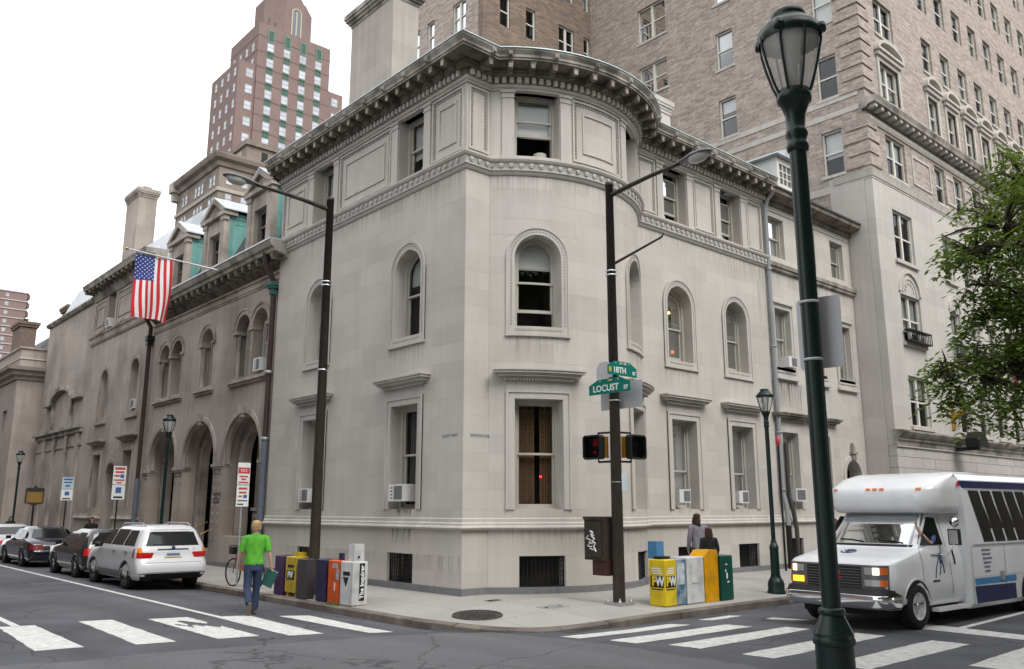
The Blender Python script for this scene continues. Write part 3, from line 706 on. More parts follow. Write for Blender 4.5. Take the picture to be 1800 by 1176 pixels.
# windows of the three storeys
def surround_ground(fac, u):
    k = MB(); o, i = outline(u, HW, 1.80, 4.27, grow=.20, growb=0), outline(u, HW, 1.80, 4.27, grow=.0)
    ring(k, fac, [o[0], o[1], o[2], o[3]], [i[0], i[1], i[2], i[3]], -.02, .03, closed=False)
    m_ = outline(u, HW, 1.80, 4.27, grow=.20, growb=0); mi = outline(u, HW, 1.80, 4.27, grow=.14, growb=0)
    ring(k, fac, m_, mi, 0, .055, closed=False)
    fbox(k, fac, u - HW - .20, u + HW + .20, 4.475, 4.73, -.02, .02)
    s = k.build('architrave', STONE_T, mans)
    hood(fac, mans, u, HW + .18, 4.93, STONE_T, ((.30, .035), (.27, .055), (.22, .03), (.20, .04), (.11, .05)))
    k = MB(); n = 24
    for j in range(n):
        ua = u - HW - .24 + (2 * HW + .48) * (j + .5) / n; fbox(k, fac, ua - .018, ua + .018, 4.685, 4.72, .0, .13)
    k.build('leaf_ornament', STONE_T, s, kind='stuff')
def surround_arch(fac, u):
    k = MB(); z1 = 7.62 + HW
    ring(k, fac, outline(u, HW, 5.73, z1, 7.62, 20, grow=.20, growb=0), outline(u, HW, 5.73, z1, 7.62, 20, grow=.0), -.02, .022, closed=False)
    ring(k, fac, outline(u, HW, 5.73, z1, 7.62, 20, grow=.20, growb=0), outline(u, HW, 5.73, z1, 7.62, 20, grow=.15, growb=0), 0, .045, closed=False)
    fbox(k, fac, u - HW, u + HW, 5.78, 5.957, -.02, .022)
    fbox(k, fac, u - HW - .22, u + HW + .22, 5.725, 5.78, -.02, .06)
    s = k.build('arch_surround', STONE_T, mans); k = MB()
    pts = outline(u, HW, 5.98, z1, 7.62, 24, grow=.08, growb=0)
    for a, b in zip(pts, pts[1:]):
        L = math.dist(a, b); n = max(1, round(L / .075))
        for j in range(n):
            t = (j + .5) / n; c = (a[0] + (b[0] - a[0]) * t, a[1] + (b[1] - a[1]) * t); fbox(k, fac, c[0] - .018, c[0] + .018, c[1] - .018, c[1] + .018, 0, .032)
    for j in range(16):
        ua = u - HW + 2 * HW * (j + .5) / 16; fbox(k, fac, ua - .02, ua + .02, 5.86, 5.895, 0, .032)
    k.build('bead_ornament', mat('shaded_bead_stone', (.36, .335, .305), .9, .1, 3), s, kind='stuff')  # beads coloured darker than the stone to stand in for shading of the carving
def grille(fac, u0, u1, z0, z1, parent, d=-.09):
    k = MB(); ring(k, fac, [(u0, z0), (u0, z1), (u1, z1), (u1, z0)], [(u0 + .03, z0 + .03), (u0 + .03, z1 - .03), (u1 - .03, z1 - .03), (u1 - .03, z0 + .03)], d - .02, d + .01)
    n = int((u1 - u0) / .09)
    for i in range(1, n): fbox(k, fac, u0 + (u1 - u0) * i / n - .008, u0 + (u1 - u0) * i / n + .008, z0, z1, d - .01, d + .005)
    for i in range(1, 6): fbox(k, fac, u0, u1, z0 + (z1 - z0) * i / 6 - .007, z0 + (z1 - z0) * i / 6 + .007, d - .012, d)
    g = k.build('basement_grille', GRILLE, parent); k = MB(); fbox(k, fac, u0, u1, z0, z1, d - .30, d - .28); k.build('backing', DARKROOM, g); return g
WIN = {  # storey settings per opening: (ground, arched, top)
    ('L', 0): (dict(blind=0, curtain=True, mid=.52), dict(blind=.35, curtain=False, mid=.5), dict(blind=.62, mid=.5)),
    ('L', 1): (dict(blind=.2), dict(blind=.3), dict(blind=.9)),
    ('B', 0): (dict(shutters=True, mid=.5), dict(blind=.32, low_open=.36, mid=.5), dict(blind=.60, low_open=.62, mid=.62)),
    ('B', 1): (dict(blind=.5), dict(blind=.3), dict(blind=.5)),
    ('R', 0): (dict(blind=1.0, up_drop=0, mid=.42), dict(blind=.22, low_open=.06, up_drop=.12, mid=.5), dict(mid=.62, low_open=.30, up_drop=.18)),
    ('R', 1): (dict(curtain=True, blind=.12, mid=.42), dict(blind=.22, low_open=.06, up_drop=.10), dict(mid=.62, low_open=.30, up_drop=.22, curtain=True))}
for tag_, fac, us in (('L', FLm, LC), ('B', BOW, BOWC), ('R', FRm, RC)):
    for i, u in enumerate(us):
        g, a, t3 = WIN[(tag_, i)]
        surround_ground(fac, u); surround_arch(fac, u)
        sash_window(fac, mans, u, HW, 1.80, 4.27, None, **g); sash_window(fac, mans, u, HW, 5.96, 7.62 + HW, 7.62, **a); sash_window(fac, mans, u, HW, 10.17, 11.88, None, **t3)
        k = MB(); fbox(k, fac, u - HW + .003, u + HW - .003, 1.74, 1.803, -.42, -.02); k.build('sill', STONE_T, mans)
        grille(fac, u + .06 - .53, u + .06 + .53, .14, .80, mans)
# lamps burning in the rooms behind the right-hand arched windows
BULB = emit('lit_lamp', (1.0, .55, .18), 18.0); GLOW = emit('lit_lamp_shade', (1.0, .28, .06), 2.2)
def room_lamp(p, r, m, label):
    t = thing('lamp', label, 'lamp', p); MB().lathe([(0.001, -r), (r * .7, -r * .7), (r, 0), (r * .7, r * .7), (.001, r)], n=12).build('bulb', m, t); MB().lathe([(.001, r), (r * .35, r), (r * .35, r * 2.2), (.001, r * 2.2)], n=8).build('cap', GRILLE, t)
room_lamp((8.08, .50, 7.50), .042, BULB, 'small lit bulb in the arched window right of the bow')
room_lamp((8.19, .50, 6.33), .06, GLOW, 'glowing red-orange lamp low in the arched window right of the bow')
room_lamp((2.0, -.35, 2.54), .03, emit('red_lamp', (1, .03, .02), 3.0), 'small red light between the shutters of the bow window')
LAMPSH = mat('pale_lamp_shade', (.5, .5, .45), .8)
t = thing('table_lamp', 'pale drum lamp shade in the open top bow window', 'lamp', (2.0, -.40, 10.12))
MB().lathe([(.15, .14), (.17, .30)], n=16).build('shade', LAMPSH, t); MB().lathe([(.08, 0), (.08, .02), (.015, .04), (.015, .3)], n=10).build('stand', GRILLE, t)
# carved street names on the corner block
LETM = mat('carved_letter_green', (.16, .28, .27), .9, .1)
letter_on('LOCUST STREET', .085, (-.004, .48, 3.42), (0, -1, 0), (0, 0, 1), LETM, mans, 'carved_lettering', sx=.95)
letter_on('EIGHTEENTH STREET', .085, (.50, -.016, 3.42), (1, 0, 0), (0, 0, 1), LETM, mans, 'carved_lettering', sx=.78)
# air conditioners in the ground floor windows
aircon(FLm, LC[0] + .12, 1.99, .62, .40, -.30, .12, 'grey-grilled air conditioner low in left-face window nearest the corner')
aircon(FLm, LC[1] + .22, 1.99, .55, .38, -.30, .10, 'air conditioner half hidden behind the brown pole on the left')
aircon(FRm, RC[0] - .20, 1.98, .50, .36, -.32, .10, 'air conditioner in first window right of the bow', (.38, .95))
aircon(FRm, RC[1] - .22, 1.98, .50, .36, -.32, .10, 'air conditioner in second window right of the bow', (.38, .95))
# rain pipe at the right end of the mansion
LEADM = mat('lead_grey_pipe', (.30, .31, .325), .55, .1, 3, metal=.1)
k = MB(); k.tube([(12.74, -.45, 12.25), (12.74, -.20, 12.0), (12.74, -.10, 11.7), (12.74, -.10, 2.3), (12.80, -.16, 1.9), (12.80, -.18, 1.3)], .075, 10); dp = k.build('downspout', LEADM, mans)
for z in (9.6, 7.0, 4.2, 2.4): MB().lathe([(.078, -.03), (.095, -.03), (.095, .03), (.078, .03)], (12.74, -.10, z), 12).build('pipe_band', LEADM, dp)
k = MB(); k.tube([(12.80, -.18, 1.3), (12.80, -.18, -.02)], .085, 10); k.build('iron_boot', GRILLE, dp)
# ================================================================= stone town house right of the mansion
ann = thing('stone_town_house', 'plainer limestone town house between the corner house and the tall hotel', 'building', (12.7, 0, 0), world=True)
FA = fac_y(.02); AU0, AU1 = 12.66, 18.74; AC_ = (13.56, 15.65, 17.72); h5 = .48
ops = []
for i, u in enumerate(AC_):
    ops += [dict(uc=u, hw=h5, z0=6.38, z1=8.38), dict(uc=u, hw=h5, z0=10.20, z1=11.62)]
    if i < 2: ops += [dict(uc=u, hw=h5, z0=1.80, z1=4.25), dict(uc=u, hw=.42, z0=.14, z1=.90)]
DOOR = dict(uc=17.66, hw=.56, z0=.14, z1=2.95 + .56, spring=2.95)
wl_ = MB().box(12.75, 18.7, 1.25, 9, -.3, 12.2).build('wall', DARKROOM, ann)
bl = ashlar(FA, AU0, AU1, courses([.14, .90, 1.38], .4), ops + [DOOR], 1.05) + ashlar(FA, AU0, AU1, courses([1.38, 1.80, 2.95, 3.51, 4.25, 6.38, 8.38, 9.66], .4), ops + [DOOR], 1.05) + ashlar(FA, AU0, AU1, courses([9.66, 10.20, 11.62, 12.12], .48), ops, 1.05)
place_blocks(bl, STONE, wl_, 180)
k = MB(); fbox(k, FA, AU0, AU1, -.3, .137, -.3, .03); k.build('plinth', GRANITE, ann)
pa = [(AU0, .02), (AU1, .02)]
k = MB(); sweep(k, [(AU0, .02), (17.0, .02)], [(-.1, 1.36), (.05, 1.36), (.11, 1.41), (.06, 1.455), (.03, 1.53), (.03, 1.60), (-.1, 1.62)]); k.build('base_moulding', STONE_T, ann)
k = MB(); sweep(k, pa, [(-.1, 9.64), (.05, 9.66), (.10, 9.70), (.10, 9.78), (.15, 9.80), (.17, 9.92), (.10, 9.98), (-.1, 10.0)]); k.build('string_course', STONE_D, ann)
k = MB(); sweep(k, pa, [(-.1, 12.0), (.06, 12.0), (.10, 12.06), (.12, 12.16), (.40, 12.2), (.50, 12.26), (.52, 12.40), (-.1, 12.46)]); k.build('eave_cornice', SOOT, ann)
k = MB(); sweep(k, pa, [(.48, 12.40), (.56, 12.40), (.57, 12.46), (.50, 12.47)]); k.build('gutter', mat('dark_gutter', (.07, .075, .07), .6), ann)
k = MB(); sweep(k, pa, [(0.004, 11.80), (.03, 11.80), (.03, 11.84), (.004, 11.85)]); k.build('frieze_line', STONE_T, ann)
SLATE = mat('slate', (.09, .09, .095), .8, .2, 6)
MB().add([(AU0, -.4, 12.44), (AU1, -.4, 12.44), (AU1, 3.0, 14.9), (AU0, 3.0, 14.9), (AU0, 8, 14.9), (AU1, 8, 14.9), (AU0, 3, 12), (AU0, 8, 12)], [(0, 1, 2, 3), (3, 2, 5, 4), (0, 3, 6), (3, 4, 7, 6)]).build('roof', SLATE, ann)
for i, u in enumerate(AC_):
    k = MB(); ring(k, FA, outline(u, h5, 6.38, 8.38, grow=.16), outline(u, h5, 6.38, 8.38), -.02, .03); ring(k, FA, outline(u, h5, 6.38, 8.38, grow=.17), outline(u, h5, 6.38, 8.38, grow=.11), 0, .055)
    fbox(k, FA, u - .62, u + .62, 8.54, 8.60, -.02, .10); k.build('architrave', STONE_T, ann)
    k = MB(); fbox(k, FA, u - .72, u + .72, 5.98, 6.06, -.02, .12); fbox(k, FA, u - .66, u + .66, 6.06, 6.378, -.02, .03); k.build('sill', STONE_T, ann)
    sash_window(FA, ann, u, h5, 6.38, 8.38, d=-.22, blind=(1.0, .5, .75)[i], mid=.5, paint=SASH)
    sash_window(FA, ann, u, h5, 10.20, 11.62, d=-.2, blind=(1.0, .3, 0)[i], mid=.5, up_drop=(.0, 0, .05)[i])
    if i < 2:
        k = MB(); ring(k, FA, outline(u, h5, 1.8, 4.25, grow=.18, growb=0), outline(u, h5, 1.8, 4.25), -.02, .03, closed=False); k.build('architrave', STONE_T, ann)
        hood(FA, ann, u, h5 + .25, 4.86, STONE_D, ((.30, .035), (.27, .055), (.22, .03), (.20, .04), (.11, .05)))
        sash_window(FA, ann, u, h5, 1.80, 4.25, d=-.25, blind=1.0 if i == 0 else .6, mid=.45)
        grille(FA, u - .42, u + .42, .14, .90, ann)
# arched doorway with a carved keystone
k = MB(); ring(k, FA, outline(17.66, .56, .14, 3.51, 2.95, grow=.16, growb=0), outline(17.66, .56, .14, 3.51, 2.95), -.02, .05, closed=False); k.build('door_surround', STONE_T, ann)
k = MB(); fext(k, FA, outline(17.66, .56, .14, 3.51, 2.95), -.5, -.45); dr = k.build('door', mat('dark_wood_door', (.03, .02, .015), .5), ann)
k = MB(); fbox(k, FA, 17.64, 17.68, .2, 2.9, -.45, -.43); fbox(k, FA, 17.2, 18.1, 2.88, 2.95, -.45, -.42); k.build('door_rail', mat('door_rail', (.06, .04, .03), .5), dr)
k = MB(); fbox(k, FA, 17.54, 17.78, 3.5, 3.72, 0, .12); fbox(k, FA, 17.50, 17.82, 3.72, 3.80, 0, .16); fbox(k, FA, 17.57, 17.75, 3.80, 4.0, 0, .1); fbox(k, FA, 17.61, 17.71, 4.0, 4.1, 0, .08); k.build('keystone', STONE_D, ann)
# roof dormer with a pale frame
dm = thing('roof_dormer', 'white metal dormer with barred window on roof behind the green lamp post', 'dormer', (15.9, .9, 13), world=True)
FD = fac_y(.9); k = MB(); k.box(15.35, 16.5, .92, 3.2, 13.2, 14.72); k.build('body', mat('white_dormer', (.62, .63, .62), .6, .06), dm)
k = MB(); ring(k, FD, [(15.35, 13.5), (15.35, 14.7), (16.5, 14.7), (16.5, 13.5)], [(15.5, 13.65), (15.5, 14.45), (16.33, 14.45), (16.33, 13.65)], -.02, .05); k.build('frame', SASH_W, dm)
k = MB(); fbox(k, FD, 15.5, 16.33, 13.65, 14.45, -.01, .004); k.build('pane', mat('dim_pane', (.12, .12, .12), .15, spec=.6), dm)
for i in range(1, 3): MB().add(*_fb(FD, 15.5 + .277 * i - .025, 15.5 + .277 * i + .025, 13.65, 14.45, .004, .03)).build('glazing_bar', SASH_W, dm)
for i in range(1, 3): MB().add(*_fb(FD, 15.5, 16.33, 13.65 + .267 * i - .02, 13.65 + .267 * i + .02, .004, .028)).build('glazing_bar', SASH_W, dm)
k = MB(); k.prism([(15.1, 14.70), (15.2, 14.80), (15.9, 15.05), (16.6, 14.80), (16.72, 14.70)], lambda u, z: (u, .65, z), lambda u, z: (u, 3.4, z)); k.build('roof', LEADROOF, dm)
aircon(FA, 13.72, 6.40, .52, .36, -.25, .22, 'white air conditioner in second-floor window beside the grey rain pipe', (.35, .95))
aircon(FA, 13.62, 2.05, .62, .40, -.25, .25, 'air conditioner in window behind the far green lamp post', (.1, .9))
k = MB(); k.tube([(13.05, -.12, 3.9), (13.05, -.12, 2.2), (13.2, -.15, 1.75), (13.28, -.18, 1.2), (13.28, -.18, -.02)], .07, 10); k.build('drain_pipe', mat('dark_pipe', (.07, .065, .06), .6), ann)
# small chimney behind the cornice
def chimney(name, label, x0, x1, y0, y1, z0, z1, m, capm, corb=.22):
    t = thing(name, label, 'chimney', ((x0 + x1) / 2, (y0 + y1) / 2, z0), world=True)
    zs = courses([z0, z1 - .5], .55); bl = []
    for fc, a, b in ((fac_x(x0), y0, y1), (fac_y(y0), x0, x1)): bl += ashlar(fc, a, b, zs, [], .9, depth=.15)
    sh = MB().box(x0 + .1, x1, y0 + .1, y1, z0, z1 - .5).build('shaft', m, t)
    for _, b in bl: b.build('stone_block', m, sh)
    k = MB(); z = z1 - .5
    for o, h in ((.03, .12), (corb * .45, .10), (corb * .8, .10), (corb, .18)): k.box(x0 - o, x1 + o, y0 - o, y1 + o, z, z + h - .002); z += h
    k.build('cap', capm, t); MB().box(x0 + .25, x1 - .25, y0 + .25, y1 - .25, z, z + .22).build('flue', STONE_D, t); return t
chimney('chimney', 'small square limestone chimney right of the bow cornice', 10.35, 11.2, 2.5, 3.3, 12.4, 16.05, STONE, STONE_T, .12)
CHST = mat('chimney_limestone', (.40, .365, .325), .88, .06, .8, island=.06, streak=.14)
chimney('chimney', 'big blank limestone chimney rising over the corner house left of the brick hotel', 2.5, 3.53, 7.25, 9.95, 12.4, 19.35, CHST, STONE_D, .22)
chimney('chimney', 'tall stone chimney standing alone against the white sky on the left', 2.0, 2.95, 31.05, 33.1, 12.0, 18.9, STONE_B, STONE_BT, .14)

# drip stains under the air conditioner of the left face and below the hoods
def stainmat(name, col, dens):
    m = bpy.data.materials.new(name); m.use_nodes = True; n, l = m.node_tree.nodes, m.node_tree.links; b = n['Principled BSDF']; b.inputs['Base Color'].default_value = (*col, 1); b.inputs['Roughness'].default_value = .95
    tc = n.new('ShaderNodeTexCoord'); mp = n.new('ShaderNodeMapping'); mp.inputs['Scale'].default_value = (9, 9, .55); l.new(tc.outputs['Object'], mp.inputs['Vector']); t = n.new('ShaderNodeTexNoise'); t.inputs['Scale'].default_value = 1.6; t.inputs['Detail'].default_value = 5; l.new(mp.outputs[0], t.inputs['Vector'])
    mr = n.new('ShaderNodeMapRange'); mr.inputs['From Min'].default_value = .45; mr.inputs['From Max'].default_value = .70; mr.inputs['To Max'].default_value = dens; l.new(t.outputs['Fac'], mr.inputs['Value'])
    uv = n.new('ShaderNodeTexCoord'); sp = n.new('ShaderNodeSeparateXYZ'); l.new(uv.outputs['Generated'], sp.inputs[0]); mu = n.new('ShaderNodeMath'); mu.operation = 'MULTIPLY'; l.new(mr.outputs[0], mu.inputs[0]); l.new(sp.outputs['Z'], mu.inputs[1]); l.new(mu.outputs[0], b.inputs['Alpha']); return m
DRIP = stainmat('drip_stain', (.05, .045, .035), .85); RAIN = stainmat('rain_stain', (.20, .175, .14), .26)
def stain(fac, u0, u1, z0, z1, m, d=.006, parent=None):
    n = fac.nu(u0, u1); k = MB(); k.add([fac(u0 + (u1 - u0) * i / n, z, d) for z in (z0, z1) for i in range(n + 1)], [(i, i + 1, n + 2 + i, n + 1 + i) for i in range(n)]); k.build('stain', m, parent or mans)
stain(FLm, 1.9, 2.7, .95, 1.355, DRIP); stain(FLm, 1.85, 2.75, 1.63, 1.80, DRIP)
for u in LC: stain(FLm, u - .75, u + .75, 5.0, 5.72, RAIN)
for u in RC: stain(FRm, u - .75, u + .75, 5.0, 5.72, RAIN); stain(FRm, u - .5, u + .5, 1.63, 1.79, RAIN); stain(FRm, u - .6, u + .6, .85, 1.355, RAIN)
for u in BOWC: stain(BOW, u - .75, u + .75, 5.0, 5.72, RAIN)
stain(FLm, .05, 9.4, 8.9, 9.66, RAIN); stain(BOW, -2.9, 2.9, 9.0, 9.66, RAIN); stain(FRm, 6.2, 12.6, 8.9, 9.66, RAIN); stain(FRm, 12.1, 12.62, 4.9, 9.6, RAIN)
stain(FA, 12.7, 14.6, 4.9, 5.9, DRIP, parent=ann); stain(FA, 12.7, 18.6, 8.9, 9.62, RAIN, parent=ann); stain(FLm, .05, 9.4, .15, .8, RAIN); stain(BOW, -2.9, 2.9, .82, 1.355, RAIN)
# ================================================================= arcaded wing on the left street
wing = thing('arcaded_wing', 'browner stone wing with three round entrance arches and copper-sided dormers', 'building', (.1, 15, 0), world=True)
FW = fac_x(.1); WU0, WU1 = 9.47, 20.85
PW_ = [10.79, 12.09, 15.12, 18.07, 19.37]; PH = .55
BA = [11.65, 15.2, 18.8]
ops = [dict(uc=u, hw=PH, z0=6.10, z1=7.68 + PH, spring=7.68) for u in PW_] + [dict(uc=u, hw=1.42, z0=(.42 if i == 1 else .95), z1=3.45 + 1.42, spring=3.45) for i, u in enumerate(BA)]
wl_ = MB().box(1.5, 9, 9.6, 20.8, -.3, 10.2).build('wall', DARKROOM, wing)
bl = ashlar(FW, WU0, WU1, courses([.0, .42, .95, 3.45, 4.87, 6.10, 7.68, 8.23, 9.5], .42), ops, 1.0, depth=.5)
place_blocks(bl, STONE_B, wl_, 200)
for a, b in ((WU0, 13.75), (16.65, WU1)): MB().add(*_fb(FW, a, b, -.3, .14, -.3, .10)).build('plinth', GRANITE, wing)
pw = [(.1, WU1), (.1, WU0)]
k = MB(); sweep(k, pw, [(0, 8.88), (.03, 8.88), (.03, 8.93), (.06, 8.95), (.06, 9.02), (.02, 9.04), (.02, 9.14), (.08, 9.17), (.08, 9.22), (0, 9.25)]); k.build('frieze_moulding', STONE_BT, wing)
k = MB(); sweep(k, [(.1, WU1 - .05), (.1, 8.92)], [(-.2, 9.48), (.16, 9.50), (.20, 9.60), (.55, 9.66), (.58, 9.76), (.66, 9.80), (.72, 9.93), (.72, 9.97), (-.2, 10.02)]); wc = k.build('cornice', STONE_D, wing)
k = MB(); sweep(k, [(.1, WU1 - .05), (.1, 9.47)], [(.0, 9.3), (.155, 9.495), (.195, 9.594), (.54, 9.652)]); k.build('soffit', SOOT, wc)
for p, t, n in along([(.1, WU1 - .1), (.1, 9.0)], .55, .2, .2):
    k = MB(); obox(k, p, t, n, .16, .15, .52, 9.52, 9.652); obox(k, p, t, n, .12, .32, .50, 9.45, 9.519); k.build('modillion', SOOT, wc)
k = MB(); sweep(k, [(.1, WU1 - .05), (.1, 8.92)], [(-.3, 10.03), (.6, 9.98), (.75, 9.975), (.75, 10.03), (.6, 10.05), (-.3, 10.10)]); k.build('gutter_flashing', LEADROOF, wc)
MB().add([(.2, 9.4, 10.05), (.2, WU1, 10.05), (1.9, WU1, 13.6), (1.9, 9.4, 13.6), (6, 9.4, 14), (6, WU1, 14)], [(0, 1, 2, 3), (3, 2, 5, 4)]).build('roof', SLATE, wing)
# upper arcade windows with colonnettes
for u in PW_:
    k = MB(); z1 = 7.68 + PH
    ring(k, FW, outline(u, PH, 7.68, z1, 7.68, 18, grow=.20, growb=0), outline(u, PH, 7.68, z1, 7.68, 18), -.02, .03, closed=False); ring(k, FW, outline(u, PH, 7.68, z1, 7.68, 18, grow=.21, growb=0), outline(u, PH, 7.68, z1, 7.68, 18, grow=.14, growb=0), 0, .06, closed=False)
    k.build('arch_surround', STONE_BT, wing)
    sash_window(FW, wing, u, PH - .1, 6.12, 7.68 + PH - .1, 7.68, d=-.36, mid=.5, blind=.2 if u < 13 else 0)
def colonnette(u, d=-.12):
    k = MB(); c = FW(u, 0, d)
    k.lathe([(.11, 6.06), (.11, 6.14), (.085, 6.18), (.085, 7.46), (.10, 7.48), (.085, 7.51), (.12, 7.60), (.13, 7.62)], (c[0], c[1], 0), 12); fbox(k, FW, u - .15, u + .15, 7.60, 7.70, d - .15, .06); fbox(k, FW, u - .13, u + .13, 5.98, 6.08, d - .15, .05)
    k.build('colonnette', STONE_BT, wing)
for u in (10.22, 11.44, 12.66, 14.55, 15.69, 17.5, 18.72, 19.94): colonnette(u)
for a, b in ((10.0, 12.9), (14.3, 15.95), (17.25, 20.2)):
    k = MB(); fbox(k, FW, a, b, 5.90, 5.98, -.3, .16); fbox(k, FW, a + .06, b - .06, 5.82, 5.90, -.3, .09); k.build('window_ledge', STONE_BT, wing)
# great arches: outer order, carved reveal, inner order, recessed screens
FW2 = fac_x(.62)
for i, u in enumerate(BA):
    z1 = 3.45 + 1.42
    k = MB(); ring(k, FW, outline(u, 1.42, 3.28, z1, 3.45, 24, grow=.16, growb=0), outline(u, 1.42, 3.28, z1, 3.45, 24), -.02, .05, closed=False)
    ring(k, FW, outline(u, 1.42, 3.28, z1, 3.45, 24, grow=-.0, growb=0), outline(u, 1.42, 3.28, z1, 3.45, 24, grow=-.10, growb=0), -.2, -.06, closed=False); a_ = k.build('great_arch', STONE_BT, wing)
    k = MB(); ring(k, FW2, outline(u, 1.46, .1, z1, 3.45, 24), outline(u, 1.04, .1, z1, 3.45, 24), -.30, .0, closed=False); k.build('inner_arch', STONE_BT, wing)
    k = MB(); pts = outline(u, 1.25, .5, z1, 3.45, 15, grow=0)
    for (a, b), q in zip(pts, range(99)):
        fbox(k, FW2, a - .05, a + .05, b - .05, b + .05, 0, .05)
    for s in (-1, 1):
        for q in range(9): fbox(k, FW, u + s * 1.56 - .035, u + s * 1.56 + .035, .8 + q * .27, .9 + q * .27, 0, .02)
    k.build('carved_rosettes', STONE_BT, a_, kind='stuff')
    k = MB(); fbox(k, FW, u - .11, u + .11, z1 - .03, z1 + .24, 0, .16); fbox(k, FW, u - .09, u + .09, z1 - .14, z1 - .03, -.1, .12); k.build('keystone', STONE_BT, a_)
    FW3 = fac_x(1.1)
    if i == 1:
        k = MB(); fbox(k, FW3, u - 1.1, u - .62, .4, 4.9, -.1, 0); fbox(k, FW3, u + .62, u + 1.1, .4, 4.9, -.1, 0); fbox(k, FW3, u - .62, u + .62, 3.2, 3.5, -.1, .05); k.build('door_frame', STONE_BT, wing)
        k = MB(); fbox(k, FW3, u - .62, u + .62, .4, 4.8, -.35, -.3); d_ = k.build('door', mat('dark_wood_door', (.03, .02, .015), .5), wing)
        k = MB(); fbox(k, FW3, u - .02, u + .02, .5, 3.1, -.30, -.27); k.build('door_rail', GRILLE, d_)
        for s_ in range(3):
            k = MB(); fbox(k, FW, u - 1.35, u + 1.35, .02 + s_ * .14, .155 + s_ * .14, -.9, .05 - s_ * .28); k.build('step', STONE_BT, wing)
        BRASS = mat('brass', (.45, .30, .12), .35, .1, 5, metal=.8)
        for s in (-.75, .75):
            k = MB(); k.tube([(.05, u + s, .1), (.05, u + s, .95)], .02, 6); k.tube([(.05, u + s, .95), (.9, u + s, 1.35)], .022, 6); k.build('handrail', BRASS, wing)
    else:
        k = MB(); fbox(k, FW3, u - 1.1, u + 1.1, .5, 1.75, -.2, .0); fbox(k, FW3, u - 1.1, u + 1.1, 1.75, 1.86, -.2, .08)
        fbox(k, FW3, u - 1.1, u - .78, 1.86, 4.9, -.2, -.05); fbox(k, FW3, u + .78, u + 1.1, 1.86, 4.9, -.2, -.05); fbox(k, FW3, u - .78, u + .78, 3.10, 3.38, -.2, .0); k.build('window_screen', STONE_BT, wing)
        k = MB()
        for a in range(9):
            for b in range(5): fbox(k, FW3, u - .9 + a * .22, u - .76 + a * .22, .62 + b * .22, .76 + b * .22, 0, .03)
        k.build('carved_panel', STONE_BT, a_, kind='stuff')
        sash_window(FW3, wing, u, .78, 1.86, 3.10, d=-.25, mid=.5, paint=mat('dark_sash', (.05, .045, .04), .5)); sash_window(FW3, wing, u, .78, 3.38, 4.6, d=-.25, mid=.5, paint=mat('dark_sash', (.05, .045, .04), .5))
# impost bands on the piers
for a, b in ((9.9, 10.27), (13.03, 13.82), (16.58, 17.42), (20.18, 20.75)):
    k = MB(); fbox(k, FW, a, b, 3.20, 3.30, -.3, .10); fbox(k, FW, a + .03, b - .03, 3.12, 3.20, -.3, .06); fbox(k, FW, a + .06, b - .06, 2.98, 3.12, -.3, .02); k.build('impost', STONE_BT, wing)
letter_on('THE CURTIS\nINSTITUTE\nOF MUSIC', .13, (.094, 13.35, 2.15), (0, -1, 0), (0, 0, 1), GRILLE, wing, sx=.8)
# dormers
for u, lab in ((11.7, 'stone gabled dormer nearest the corner house with green copper side'), (15.6, 'middle stone gabled dormer with green copper side over the entrance arches'), (19.2, 'stone gabled dormer beside the flag pole, farthest of three')):
    t = thing('dormer', lab, 'dormer', (.2, u, 10.1), world=True, group='gabled dormers on the arcaded wing'); F = fac_x(.25)
    k = MB(); fbox(k, F, u - .95, u - .48, 10.1, 12.5, -.16, 0); fbox(k, F, u + .48, u + .95, 10.1, 12.5, -.16, 0); fbox(k, F, u - .48, u + .48, 10.1, 10.72, -.16, -.001); fbox(k, F, u - .48, u + .48, 11.95, 12.5, -.16, -.001)
    fbox(k, F, u - .955, u - .70, 10.09, 12.42, -.1, .05); fbox(k, F, u + .70, u + .955, 10.09, 12.42, -.1, .05); b = k.build('front', STONE_BT, t)
    k = MB(); fbox(k, F, u - 1.02, u - .65, 12.32, 12.5, -.1, .09); fbox(k, F, u + .65, u + 1.02, 12.32, 12.5, -.1, .09); fbox(k, F, u - 1.1, u + 1.1, 12.5, 12.66, -.4, .15)
    k.build('entablature', STONE_BT, t)
    k = MB(); fext(k, F, [(u - 1.0, 12.66), (u, 13.20), (u + 1.0, 12.66)], -.3, .03); k.build('gable', STONE_BT, t)
    k = MB(); ring(k, F, [(u - 1.16, 12.66), (u, 13.36), (u + 1.16, 12.66)], [(u - .82, 12.68), (u, 13.16), (u + .82, 12.68)], -.4, .16, closed=False); k.build('raking_cornice', STONE_BT, t)
    k = MB(); k.prism([(u - 1.18, 12.66), (u, 13.38), (u + 1.18, 12.66), (u + 1.18, 12.70), (u, 13.42), (u - 1.18, 12.70)], lambda y, z: (.1, y, z), lambda y, z: (2.6, y, z)); k.build('roof', LEADROOF, t)
    for s in (-1, 1):
        k = MB(); yy = u + s * .92; k.box(.405, 2.6, yy - .02, yy + .02, 10.2, 12.64); k.box(.405, 2.6, yy - .045, yy + .045, 12.40, 12.63); c = k.build('copper_cheek', COPPER, t)
        k = MB(); 
        for xx in (.55, 1.5): k.box(xx, xx + .05, yy - .035, yy + .035, 10.3, 12.3)
        k.box(.55, 1.55, yy - .034, yy + .034, 12.2, 12.26); k.build('panel_seam', COPPER, c)
    sash_window(F, t, u, .48, 10.72, 11.95, d=-.2, paint=mat('dark_sash2', (.16, .15, .13), .5))
